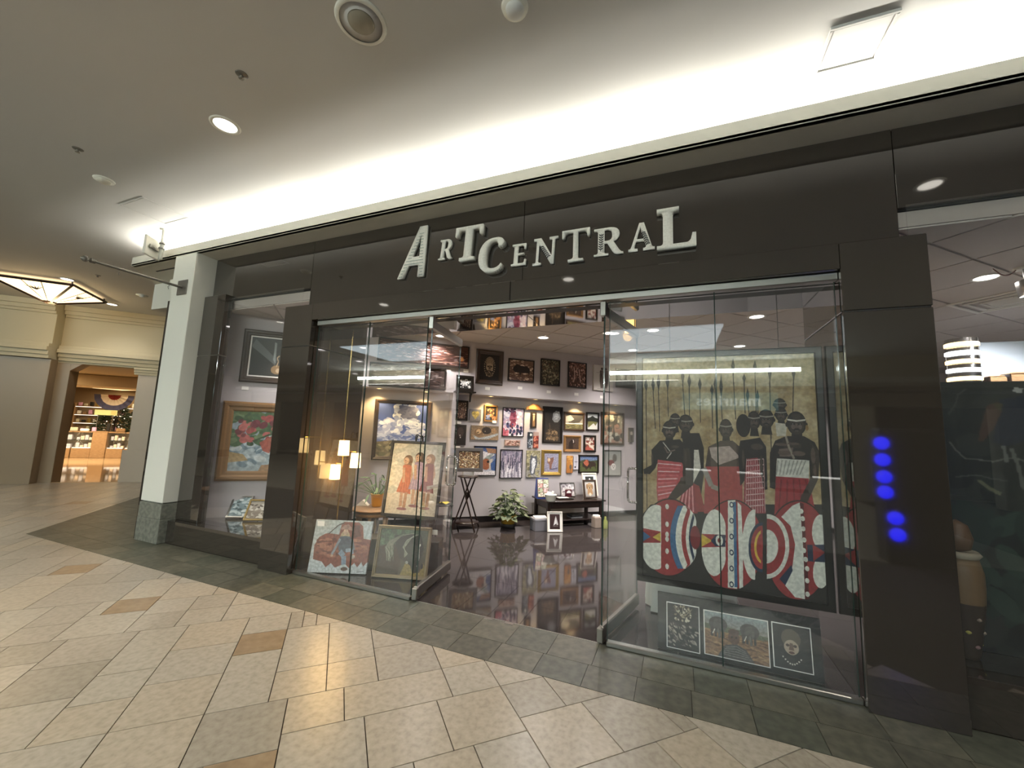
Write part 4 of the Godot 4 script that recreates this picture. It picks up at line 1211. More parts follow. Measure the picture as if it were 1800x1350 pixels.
		"small_saint":
			art_begin(40, 104, "1f1712", "2a1d14")
			art_ell(0.5, 0.16, 0.2, 0.06, "d0a080"); art_poly(V([0.3, 0.24, 0.7, 0.22, 0.72, 0.9, 0.3, 0.92]), "8a6238"); art_poly(V([0.42, 0.25, 0.62, 0.25, 0.58, 0.5, 0.42, 0.6]), "d8b890")
		"moon":
			art_begin(40, 120, "1f2834", "2e3a48")
			art_ell(0.6, 0.17, 0.24, 0.085, "e6e4da"); art_marks(40, ["8a96a4", "4a5866", "a8b2ba"], Vector2(0.16, 0.03), Rect2(0, 0.4, 1, 0.6), 38)
		"red_tall":
			art_begin(40, 120, "a83a2a", "8a2a1e")
			art_marks(30, ["c8523a", "6a1e16", "d87a5a"], Vector2(0.2, 0.05), Rect2(0, 0.3, 1, 0.65), 39); art_poly(V([0, 0, 1, 0, 1, 0.22, 0, 0.26]), "a88a80")
		"white_horse":
			art_begin(72, 152, "8a8258", "9a9690")
			art_marks(60, ["a8a070", "76704a", "b8b29a"], Vector2(0.1, 0.04), Rect2(0, 0, 1, 1), 42)
			art_poly(V([0.25, 0.25, 0.32, 0.14, 0.42, 0.22, 0.62, 0.22, 0.72, 0.16, 0.75, 0.3, 0.8, 0.5, 0.66, 0.7, 0.62, 0.88, 0.34, 0.92, 0.2, 0.72, 0.24, 0.5]), "4f5560")
			art_poly(V([0.42, 0.28, 0.6, 0.28, 0.7, 0.45, 0.56, 0.72, 0.52, 0.86, 0.36, 0.86, 0.38, 0.6, 0.34, 0.42]), "d0d2d6")
			art_ell(0.66, 0.46, 0.035, 0.02, "1a1a1e"); art_grain(0.3, 44, 0.1)
		"dark_horse":
			art_begin(104, 208, "241f1a", "2a221a")
			art_poly(V([0.52, 0.14, 0.7, 0.06, 0.9, 0.1, 0.98, 0.3, 0.8, 0.42, 0.6, 0.42, 0.48, 0.34]), "8a8a88")
			art_ell(0.72, 0.24, 0.14, 0.1, "a8a8a6"); art_ell(0.86, 0.1, 0.03, 0.016, "e0e0dc")
			art_poly(V([0.15, 0.95, 0.3, 0.7, 0.45, 0.62, 0.66, 0.7, 0.86, 0.95]), "4a3826")
			art_marks(60, ["6a5236", "3a2c1c", "8a6e4a"], Vector2(0.07, 0.03), Rect2(0.15, 0.65, 0.7, 0.3), 46); art_line(V([0.32, 0.45, 0.36, 0.68]), 0.02, "5a4630")
			art_grain(0.35, 47, 0.1)
		"gold_horse":
			art_begin(88, 120, "9a96ac", "8a869e")
			art_poly(V([0.22, 0.2, 0.34, 0.3, 0.5, 0.24, 0.66, 0.2, 0.64, 0.42, 0.52, 0.62, 0.52, 0.86, 0.38, 0.86, 0.36, 0.6, 0.22, 0.5]), "8a5a48")
			art_ell(0.32, 0.36, 0.1, 0.1, "d6b48e"); art_poly(V([0.4, 0.84, 0.92, 0.76, 0.96, 0.82, 0.44, 0.9]), "5a5672"); art_grain(0.25, 48, 0.1)
		"storm":
			art_begin(112, 96, "4f4c48", "b8b4ac")
			art_poly(V([0, 0, 1, 0, 1, 0.25, 0.8, 0.55, 0.5, 0.62, 0.2, 0.6, 0.1, 0.3]), "3f3c3a")
			art_poly(V([0.0, 0.2, 0.3, 0.1, 0.5, 0.35, 0.3, 0.5, 0.0, 0.55]), "a8a49e"); art_poly(V([0, 0.62, 1, 0.6, 1, 0.68, 0, 0.7]), "e0dcd4"); art_poly(V([0, 0.68, 1, 0.66, 1, 1, 0, 1]), "6a6640")
			art_marks(40, ["8a8452", "545030"], Vector2(0.1, 0.02), Rect2(0, 0.72, 1, 0.26), 50)
		"lake":
			art_begin(72, 104, "c8ccc8", "dadcd8")
			art_poly(V([0, 0.3, 0.3, 0.22, 0.5, 0.12, 0.75, 0.24, 1, 0.28, 1, 0.52, 0, 0.5]), "2a2e22"); art_poly(V([0, 0.5, 0.5, 0.48, 1, 0.52, 0.8, 0.75, 0.6, 0.6, 0.1, 0.9]), "7a7a3e")
		"brown_horse":
			art_begin(96, 80, "5a4232", "4a3426")
			art_poly(V([0.2, 1, 0.24, 0.4, 0.45, 0.14, 0.62, 0.1, 0.72, 0.5, 0.56, 0.52, 0.55, 1]), "2e1d14"); art_line(V([0.55, 0.14, 0.6, 0.3, 0.58, 0.42]), 0.08, "d8cab8"); art_grain(0.3, 52, 0.1)
		"red_house":
			art_begin(64, 88, "c8b8a4", "d6c4b0")
			art_marks(40, ["a84a3a", "8a3a2e", "e0d2c0", "5a4a3e"], Vector2(0.1, 0.07), Rect2(0, 0.05, 1, 0.75), 53); art_poly(V([0, 0.75, 0.6, 0.8, 1, 1, 0, 1]), "b84e3e")
		"orange_bird":
			art_begin(48, 120, "d08a2a", "b86a22")
			art_marks(40, ["e0a040", "c2782a"], Vector2(0.2, 0.05), Rect2(0, 0, 1, 0.6), 54); art_ell(0.62, 0.66, 0.2, 0.14, "5a5248"); art_line(V([0.62, 0.78, 0.6, 0.98]), 0.02, "3a2e22")
		"ornament":
			art_begin(40, 104, "b8b6c2", "c2c0cc")
			art_line(V([0.5, 0, 0.5, 0.8]), 0.02, "4a4658"); art_line(V([0.2, 0.42, 0.8, 0.42]), 0.05, "4a4658"); art_ell(0.34, 0.82, 0.18, 0.07, "2a2638")
		"buffalo":
			art_begin(144, 112, "6a86c2", "4a5a34")
			art_poly(V([0, 0.32, 0.3, 0.2, 0.6, 0.3, 1, 0.24, 1, 0.5, 0, 0.5]), "4a5236"); art_poly(V([0, 0.45, 1, 0.42, 1, 1, 0, 1]), "55602f")
			art_poly(V([0.14, 0.5, 0.26, 0.28, 0.44, 0.2, 0.56, 0.34, 0.8, 0.34, 0.92, 0.48, 0.9, 0.85, 0.84, 0.66, 0.66, 0.7, 0.6, 0.9, 0.54, 0.72, 0.36, 0.9, 0.28, 0.72, 0.16, 0.7]), "3a2a1e")
			art_poly(V([0.2, 0.4, 0.32, 0.24, 0.46, 0.22, 0.52, 0.5, 0.42, 0.66, 0.28, 0.56]), "c05a3a"); art_grain(0.3, 55, 0.1)
		"big_dark":
			art_begin(96, 128, "6a6a60", "8a8a80")
			art_marks(60, ["a8a89c", "55554c", "8f6a5a", "3a3a34"], Vector2(0.1, 0.08), Rect2(0, 0, 1, 1), 56); art_line(V([0.55, 0.4, 0.6, 0.9]), 0.05, "2e2e2a")
		"dog_poster":
			art_begin(88, 128, "8a8f88", "a8a8a0")
			art_ell(0.4, 0.5, 0.2, 0.12, "7a2e2c"); art_ell(0.62, 0.3, 0.14, 0.16, "5a564e"); art_ell(0.55, 0.66, 0.15, 0.14, "dcd8d0")
			art_ell(0.5, 0.63, 0.025, 0.02, "1a1a1a"); art_ell(0.6, 0.63, 0.025, 0.02, "1a1a1a"); art_ell(0.55, 0.7, 0.03, 0.02, "1a1a1a")
		"portrait_small":
			art_begin(48, 104, "55544c", "6a6a60"); art_ell(0.5, 0.4, 0.26, 0.14, "b0a898"); art_line(V([0.5, 0.5, 0.52, 0.9]), 0.12, "3a3832")
		"clouds":
			art_begin(208, 192, "3f57a8", "5a72b8")
			art_marks(90, ["d8dce8", "b0b8d6", "eef0f4", "8a98c8"], Vector2(0.06, 0.04), Rect2(0.0, 0.3, 0.45, 0.35), 60)
			art_marks(90, ["e4e8f0", "b8c0dc", "98a4cc", "f4f4f6"], Vector2(0.05, 0.04), Rect2(0.32, 0.0, 0.5, 0.4), 61)
			art_marks(50, ["dfe3ee", "a8b0d0"], Vector2(0.06, 0.03), Rect2(0.55, 0.35, 0.45, 0.25), 62)
			art_marks(40, ["7a7e9e", "666a90"], Vector2(0.07, 0.03), Rect2(0.45, 0.06, 0.3, 0.2), 63)
			art_marks(60, ["c8d0e4", "9aa6cc", "6a7ebc"], Vector2(0.09, 0.015), Rect2(0, 0.58, 1, 0.14), 64)
			art_poly(V([0, 0.73, 0.3, 0.7, 0.6, 0.72, 1, 0.7, 1, 1, 0, 1]), "7a6a48")
			art_marks(100, ["9a8a5e", "5a5236", "6e6a44", "a89866"], Vector2(0.05, 0.025), Rect2(0, 0.74, 1, 0.26), 65)
			art_poly(V([0.25, 0.8, 0.33, 0.68, 0.42, 0.84]), "4a4a3c")
		"girls":
			art_begin(224, 336, "b3bab4", "c3bfb2")
			art_poly(V([0, 0.68, 1, 0.72, 1, 1, 0, 1]), "b8b4a8")
			art_marks(60, ["c2c6be", "a8b0aa"], Vector2(0.1, 0.03), Rect2(0, 0, 1, 0.7), 66)
			for q in [[0.33, 0.3, "b5502e", "c7623a", "6b4a30"], [0.56, 0.25, "8f7a9e", "a690b4", "4a3a30"], [0.78, 0.27, "7a2e2e", "8f3a38", "8a6238"]]:
				art_poly([Vector2(q[0] - 0.03, q[1] - 0.05), Vector2(q[0] + 0.035, q[1] - 0.05), Vector2(q[0] + 0.1, q[1] + 0.04), Vector2(q[0] - 0.09, q[1] + 0.04)], "b98a6c")
				art_ell(q[0] + 0.01, q[1] - 0.06, 0.095, 0.075, q[4])
				art_ell(q[0] + 0.04, q[1] - 0.0, 0.05, 0.06, q[4])
				art_ell(q[0] - 0.025, q[1] - 0.05, 0.055, 0.05, "c49878")
				art_ell(q[0] - 0.045, q[1] - 0.055, 0.01, 0.007, "4a3228")
				art_line([Vector2(q[0] - 0.05, q[1] - 0.028), Vector2(q[0] - 0.02, q[1] - 0.026)], 0.008, "9a5a50")
				art_line([Vector2(q[0] + 0.08, q[1] + 0.03), Vector2(q[0] + 0.12, q[1] + 0.16), Vector2(q[0] + 0.07, q[1] + 0.27)], 0.03, "ae8264")
				art_poly([Vector2(q[0] - 0.085, q[1] + 0.02), Vector2(q[0] - 0.03, q[1] + 0.005), Vector2(q[0] + 0.04, q[1] + 0.005), Vector2(q[0] + 0.09, q[1] + 0.02), Vector2(q[0] + 0.1, q[1] + 0.2), Vector2(q[0] + 0.14, q[1] + 0.42), Vector2(q[0] - 0.15, q[1] + 0.4), Vector2(q[0] - 0.07, q[1] + 0.18)], q[2])
				for k in 4: art_line([Vector2(q[0] - 0.05 + 0.03 * k, q[1] + 0.12), Vector2(q[0] - 0.1 + 0.06 * k, q[1] + 0.39)], 0.012, q[3])
				art_line([Vector2(q[0] - 0.06, q[1] + 0.05), Vector2(q[0] - 0.03, q[1] + 0.26)], 0.035, "b98a6c")
				art_line([Vector2(q[0] - 0.04, q[1] + 0.4), Vector2(q[0] - 0.03, q[1] + 0.6)], 0.04, "b08468"); art_line([Vector2(q[0] + 0.05, q[1] + 0.4), Vector2(q[0] + 0.04, q[1] + 0.61)], 0.04, "a87c60")
				art_ell(q[0], q[1] + 0.63, 0.1, 0.02, "8a5a66")
			art_line(V([0.78, 0.62, 1.0, 0.58]), 0.05, "9a9690"); art_grain(0.15, 67, 0.06)
		"truck":
			art_begin(256, 208, "a7b2b2", "b3bec2")
			art_poly(V([0.1, 0.34, 0.2, 0.27, 0.34, 0.24, 0.42, 0.08, 0.5, 0.03, 0.76, 0.03, 0.84, 0.1, 0.88, 0.34, 1.0, 0.36, 1.0, 0.78, 0.94, 0.86, 0.9, 0.78, 0.84, 0.88, 0.78, 0.8, 0.7, 0.9, 0.62, 0.82, 0.46, 0.9, 0.38, 0.82, 0.3, 0.9, 0.22, 0.8, 0.06, 0.76, 0.04, 0.5]), "8a4633")
			art_poly(V([0.26, 0.26, 0.4, 0.1, 0.46, 0.08, 0.44, 0.28]), "98a6a8")
			art_line(V([0.26, 0.27, 0.4, 0.1, 0.5, 0.05]), 0.02, "4a3a34")
			art_poly(V([0.66, 0.1, 0.78, 0.08, 0.83, 0.3, 0.66, 0.34]), "6b3c30")
			art_marks(90, ["9c563f", "7a3a2b", "a8644a", "6b3226"], Vector2(0.05, 0.025), Rect2(0.1, 0.36, 0.84, 0.34), 70)
			art_line(V([0.08, 0.44, 0.4, 0.4]), 0.02, "6b3226"); art_line(V([0.36, 0.28, 0.38, 0.66]), 0.012, "5a2c22")
			art_poly(V([0.84, 0.0, 1, 0.0, 1, 0.32, 0.88, 0.3]), "aebcc2")
			art_ell(0.55, 0.3, 0.08, 0.1, "b39a70"); art_ell(0.55, 0.22, 0.042, 0.062, "c09a7c")
			art_poly(V([0.44, 0.18, 0.5, 0.1, 0.58, 0.07, 0.64, 0.13, 0.68, 0.2, 0.56, 0.17]), "a07868")
			art_poly(V([0.46, 0.32, 0.54, 0.3, 0.64, 0.31, 0.7, 0.4, 0.66, 0.6, 0.48, 0.6, 0.45, 0.44]), "4c5666")
			art_line(V([0.47, 0.36, 0.42, 0.52, 0.37, 0.66]), 0.05, "7c8a94"); art_line(V([0.68, 0.36, 0.72, 0.5, 0.74, 0.56]), 0.05, "66727e")
			art_ell(0.37, 0.68, 0.022, 0.024, "c09a7c")
			art_line(V([0.5, 0.6, 0.58, 0.68, 0.6, 0.84]), 0.1, "7288a0"); art_line(V([0.6, 0.58, 0.7, 0.56, 0.72, 0.64]), 0.07, "7f94a8")
			art_ell(0.74, 0.69, 0.035, 0.035, "b0a290"); art_ell(0.62, 0.92, 0.06, 0.035, "5f4638")
			art_line(V([0.84, 0.97, 0.96, 0.95]), 0.01, "4a5050"); art_grain(0.2, 71, 0.06)
		"horse_head":
			art_begin(224, 208, "53634a", "554632")
			art_mottle(["6f8a66", "5a6e50", "48543e", "5e5a44"], 0.03, 72, Rect2(0, 0, 0.6, 0.5), 0.8)
			art_poly(V([0.0, 0.42, 0.25, 0.3, 0.4, 0.4, 0.5, 0.7, 0.46, 1, 0, 1]), "4c3a2a")
			art_poly(V([0.3, 0.16, 0.6, 0.08, 0.85, 0.1, 0.94, 0.4, 0.88, 0.72, 0.9, 0.84, 0.84, 0.94, 0.72, 0.92, 0.66, 0.76, 0.55, 0.7, 0.44, 0.62, 0.36, 0.4]), "3c362c")
			art_poly(V([0.5, 1, 0.6, 0.72, 0.7, 0.78, 0.76, 0.94, 0.9, 0.92, 0.96, 0.7, 1, 0.8, 1, 1]), "8f7838")
			art_ell(0.7, 0.5, 0.13, 0.2, "46443a"); art_ell(0.62, 0.72, 0.03, 0.035, "9a9a8a"); art_ell(0.94, 0.78, 0.025, 0.06, "22201a")
			for k in 30:
				var f := k / 29.0
				art_line([Vector2(0.72 - 0.2 * f, 0.08 + 0.03 * f), Vector2(0.46 - 0.26 * f, 0.12 + 0.14 * f), Vector2(0.3 - 0.17 * f, 0.32 + 0.1 * f), Vector2(0.3 - 0.1 * f + 0.04 * sin(k * 1.9), 0.62 + 0.1 * sin(k * 2.3))], 0.012, ["8c8d74", "6f7460", "a3a48c", "7d806a", "5f6450"][k % 5])
			for k in 14:
				var f := k / 13.0
				art_line([Vector2(0.8 - 0.05 * f, 0.1), Vector2(0.66 - 0.1 * f, 0.18 + 0.06 * f), Vector2(0.54 - 0.04 * f, 0.4), Vector2(0.56 + 0.06 * f, 0.62 - 0.08 * f)], 0.011, ["8a8b74", "a0a18a", "6a6e5a"][k % 3])
			art_line(V([0.82, 0.12, 0.84, 0.36, 0.86, 0.6, 0.84, 0.8]), 0.022, "c6c6b4"); art_ell(0.85, 0.33, 0.02, 0.03, "d6d6c6"); art_grain(0.2, 73, 0.08)
		"still_life":
			art_begin(128, 128, "4a4e4c", "3d3a34")
			art_poly(V([0, 0.2, 0.55, 0.62, 0.4, 0.9, 0, 0.9]), "3a3a36"); art_poly(V([0.1, 0.05, 0.7, 0.55, 0.66, 0.7, 0, 0.25]), "6a726e")
			for k in 12: art_line([Vector2(0.6, 0.1 + 0.04 * k), Vector2(0.66, 0.14 + 0.045 * k)], 0.03, "9aa4a0")
			art_ell(0.72, 0.82, 0.16, 0.12, "a07a4a"); art_line(V([0.7, 0.74, 0.74, 0.6, 0.7, 0.5, 0.76, 0.44]), 0.03, "c8a878"); art_ell(0.75, 0.84, 0.06, 0.06, "d6b488")
		"tropical":
			art_begin(160, 192, "7f95a0", "96a6aa")
			art_marks(70, ["a8b8bc", "6e8894", "b8c2c0"], Vector2(0.09, 0.04), Rect2(0, 0.4, 1, 0.5), 76)
			art_marks(80, ["4a6a3e", "3a5632", "6a8452", "566e3a"], Vector2(0.09, 0.05), Rect2(0.0, 0.0, 1, 0.55), 77)
			art_marks(34, ["a8423e", "c05a52", "7a2e36", "8f3a3a"], Vector2(0.07, 0.05), Rect2(0.1, 0.06, 0.88, 0.46), 78)
			art_poly(V([0.52, 0.52, 0.7, 0.42, 0.95, 0.42, 0.98, 0.52, 0.78, 0.58, 0.72, 0.7, 0.6, 0.66]), "b4533f")
			art_poly(V([0, 0.68, 0.25, 0.72, 0.35, 0.82, 0, 0.86]), "b0905a"); art_poly(V([0.6, 0.9, 1, 0.86, 1, 1, 0.55, 1]), "a87c50")
			art_line(V([0.4, 0.5, 0.55, 0.44, 0.75, 0.36]), 0.03, "3f5a34"); art_line(V([0.76, 0.8, 0.85, 0.6, 1, 0.48]), 0.03, "6a7a3c"); art_grain(0.2, 79, 0.06)
		"small_blue":
			art_begin(64, 88, "8aa0a0", "4f6a70"); art_marks(50, ["a8baba", "6a8488", "3f5658", "c0cac4"], Vector2(0.12, 0.05), Rect2(0, 0, 1, 1), 80)
		"small_brown":
			art_begin(80, 72, "a89c88", "6a5c4a"); art_marks(50, ["c2b8a4", "7a6a56", "5a4a3a"], Vector2(0.12, 0.05), Rect2(0, 0.2, 1, 0.8), 81)
		"sail":
			art_begin(64, 80, "3f1c1a", "32130f"); art_poly(V([0.6, 0.1, 0.66, 0.62, 0.36, 0.76, 0.48, 0.4]), "d6d4d0"); art_poly(V([0.62, 0.1, 0.84, 0.7, 0.66, 0.72]), "c0beba"); art_line(V([0.3, 0.8, 0.8, 0.78]), 0.03, "8a8480")
		"heron":
			art_begin(72, 104, "2e3330", "3a423e"); art_ell(0.52, 0.22, 0.1, 0.12, "e6e6e2"); art_poly(V([0.45, 0.34, 0.66, 0.4, 0.6, 0.75, 0.34, 0.8, 0.3, 0.6]), "8a9490"); art_line(V([0.52, 0.3, 0.4, 0.55]), 0.07, "c8ccc8")
		"puppy":
			art_begin(72, 88, "d8d2c6", "8f8a82"); art_ell(0.5, 0.32, 0.26, 0.22, "c39a66"); art_ell(0.24, 0.34, 0.09, 0.17, "9a7040"); art_ell(0.74, 0.34, 0.09, 0.17, "9a7040"); art_poly(V([0.28, 0.5, 0.72, 0.5, 0.78, 0.8, 0.5, 0.95, 0.24, 0.8]), "b5844f"); art_ell(0.42, 0.3, 0.04, 0.035, "1f1510"); art_ell(0.58, 0.3, 0.04, 0.035, "1f1510"); art_ell(0.5, 0.42, 0.06, 0.045, "2a1a14"); art_ell(0.5, 0.84, 0.13, 0.1, "e2cba8")
		"cards":
			art_begin(80, 104, "7a6a58", "6a5c4e")
			for k in 8: art_poly(V([0.06 + 0.48 * (k % 2), 0.03 + 0.24 * (k / 2), 0.48 + 0.48 * (k % 2), 0.03 + 0.24 * (k / 2), 0.48 + 0.48 * (k % 2), 0.24 + 0.24 * (k / 2), 0.06 + 0.48 * (k % 2), 0.24 + 0.24 * (k / 2)]), ["e0d6b8", "b8c49a", "d0988a", "e6dcc8", "a8b48a", "d8b0b0", "ded0b0", "c8a08a"][k])
			art_marks(60, ["7a8a5a", "a8584a", "5a6a4a", "e8e0c8", "8a5a6a"], Vector2(0.05, 0.03), Rect2(0.05, 0.03, 0.9, 0.92), 84)
		"silver_print":
			art_begin(96, 80, "a8a4a4", "b4aeac"); art_marks(60, ["8a8488", "c8c2c2", "74666e", "d8d0d0"], Vector2(0.07, 0.06), Rect2(0, 0, 1, 1), 85)
		"dark_print":
			art_begin(96, 112, "16130f", "1c1813")
			art_marks(60, ["8a7a5a", "b8a884", "5a4c36", "d0c4a4"], Vector2(0.03, 0.022), Rect2(0.25, 0.02, 0.5, 0.34), 86)
			art_marks(90, ["5a5044", "8a8072", "3a332a", "a89c88"], Vector2(0.05, 0.02), Rect2(0.05, 0.45, 0.9, 0.5), 87, 0.6)
			for k in 5: art_line(V([0.5, 0.3, 0.2 + 0.15 * k, 0.06]), 0.012, "a89872")
		"elephants":
			art_begin(192, 144, "8fa0a0", "8a5c3c")
			art_poly(V([0, 0.34, 1, 0.4, 1, 1, 0, 1]), "96683f"); art_poly(V([0, 0.28, 0.4, 0.3, 1, 0.36, 1, 0.46, 0, 0.4]), "5f6448")
			art_marks(90, ["a87848", "7a4e30", "b88a58", "6a4228"], Vector2(0.06, 0.014), Rect2(0, 0.42, 1, 0.56), 88)
			for q in [[0.22, 0.26], [0.72, 0.3]]:
				art_ell(q[0], q[1], 0.15, 0.17, "4a453e"); art_ell(q[0], q[1] + 0.04, 0.08, 0.16, "5a544c")
				for k in 4: art_line([Vector2(q[0] - 0.1 + 0.06 * k, q[1] + 0.1), Vector2(q[0] - 0.1 + 0.06 * k, q[1] + 0.3)], 0.05, "3f3a34")
				art_line([Vector2(q[0], q[1] + 0.1), Vector2(q[0] + 0.02, q[1] + 0.32)], 0.04, "6a635a"); art_line([Vector2(q[0] - 0.05, q[1] + 0.12), Vector2(q[0] - 0.09, q[1] + 0.24)], 0.02, "d8d0be")
			art_poly(V([0.2, 1, 0.32, 0.72, 0.5, 0.64, 0.66, 0.74, 0.78, 1]), "4f4a44"); art_ell(0.47, 0.52, 0.09, 0.15, "6b4632"); art_ell(0.47, 0.38, 0.09, 0.07, "5a3a2a")
			for k in 5: art_line([Vector2(0.34 - 0.02 * k, 0.76 + 0.04 * k), Vector2(0.5, 0.7 + 0.06 * k), Vector2(0.64 + 0.02 * k, 0.78 + 0.04 * k)], 0.012, "8a847c")
			art_ell(0.44, 0.5, 0.015, 0.02, "1a1410"); art_ell(0.51, 0.5, 0.015, 0.02, "1a1410"); art_grain(0.2, 89, 0.08)
		"mask_print":
			art_begin(96, 112, "14120f", "1a1712")
			art_ell(0.48, 0.3, 0.26, 0.22, "5a5038"); art_ell(0.48, 0.5, 0.2, 0.17, "b0987a"); art_poly(V([0.44, 0.4, 0.52, 0.4, 0.55, 0.56, 0.41, 0.56]), "6a4c36")
			art_ell(0.38, 0.46, 0.05, 0.03, "3a2418"); art_ell(0.58, 0.46, 0.05, 0.03, "3a2418"); art_ell(0.48, 0.62, 0.08, 0.03, "5a3424")
			for k in 9: art_ell(0.24 + 0.06 * k, 0.74 + 0.14 * sin(PI * k / 8.0), 0.025, 0.02, "c8c0ac")
		_:
			art_begin(64, 64, "8a8074", "6a6258")
	return art_done()

# ---------------------------------------------------------------- framed pictures
func canvas_mesh(w: float, h: float, d: float) -> ArrayMesh:
	var st := st_new()
	var x := w / 2
	var y := h / 2
	quad(st, Vector3(-x, -y, d), Vector3(x, -y, d), Vector3(x, y, d), Vector3(-x, y, d))
	quad(st, Vector3(x, -y, 0), Vector3(-x, -y, 0), Vector3(-x, y, 0), Vector3(x, y, 0))
	var e := 0.012
	quad(st, Vector3(x, -y, d), Vector3(x, -y, 0), Vector3(x, y, 0), Vector3(x, y, d), [Vector2(1 - e, 1), Vector2(1, 1), Vector2(1, 0), Vector2(1 - e, 0)])
	quad(st, Vector3(-x, -y, 0), Vector3(-x, -y, d), Vector3(-x, y, d), Vector3(-x, y, 0), [Vector2(0, 1), Vector2(e, 1), Vector2(e, 0), Vector2(0, 0)])
	quad(st, Vector3(-x, y, d), Vector3(x, y, d), Vector3(x, y, 0), Vector3(-x, y, 0), [Vector2(0, e), Vector2(1, e), Vector2(1, 0), Vector2(0, 0)])
	quad(st, Vector3(-x, -y, 0), Vector3(x, -y, 0), Vector3(x, -y, d), Vector3(-x, -y, d), [Vector2(0, 1), Vector2(1, 1), Vector2(1, 1 - e), Vector2(0, 1 - e)])
	return done(st)
func frame_mesh(w: float, h: float, fw: float, prof: Array) -> ArrayMesh:   # prof: [share of the width from outside in, height]
	var st := st_new()
	for i in prof.size() - 1:
		var a: float = prof[i][0] * fw
		var b: float = prof[i + 1][0] * fw
		var za: float = prof[i][1]
		var zb: float = prof[i + 1][1]
		var P := func(o, z): return [Vector3(-w / 2 + o, -h / 2 + o, z), Vector3(w / 2 - o, -h / 2 + o, z), Vector3(w / 2 - o, h / 2 - o, z), Vector3(-w / 2 + o, h / 2 - o, z)]
		var p: Array = P.call(a, za)
		var q: Array = P.call(b, zb)
		for k in 4: quad(st, p[k], p[(k + 1) % 4], q[(k + 1) % 4], q[k])
	return done(st)
const FLAT := [[0.0, 0.0], [0.0, 0.024], [0.1, 0.028], [0.9, 0.028], [1.0, 0.022], [1.0, 0.0]]
const DEEP := [[0.0, 0.0], [0.0, 0.02], [0.2, 0.036], [0.45, 0.034], [0.6, 0.024], [0.85, 0.022], [1.0, 0.014], [1.0, 0.0]]
func picture(called, label, at: Vector3, turn: float, w: float, h: float, kind, frame = null, fw := 0.03, lean := 0.0, group := "", mount = null, mw := 0.0, prof := FLAT) -> Node3D:
	var t := thing(called, label, "picture", at, turn, group)
	t.rotation_degrees.x = lean
	var pw := w
	var ph := h
	if frame != null:
		obj("frame", frame_mesh(w, h, fw, prof), frame, t)
		pw -= 2 * fw - 0.004
		ph -= 2 * fw - 0.004
	if mount != null:
		obj("mount", bevelm(Vector3(pw, ph, 0.01), 0.001, Vector3(0, 0, 0.006)), mount, t)
		pw -= 2 * mw
		ph -= 2 * mw
	obj("canvas", canvas_mesh(pw, ph, 0.0125 if frame != null else 0.03), kind if kind is Material else art(kind), t)
	return t
func on_wall(px0, px1, py0, py1, c, a := WA) -> Array:    # measured on the photograph: left, right, top, bottom -> centre, width, height on the wall
	var my: float = (py0 + py1) / 2.0
	var mx: float = (px0 + px1) / 2.0
	var s0 := wdir(a).dot(onw(px0, my, a, c))
	var s1 := wdir(a).dot(onw(px1, my, a, c))
	var y1 := onw(mx, py0, a, c).y
	var y0 := onw(mx, py1, a, c).y
	return [wp((s0 + s1) / 2, (y0 + y1) / 2, a, c + 0.002), s1 - s0, y1 - y0]
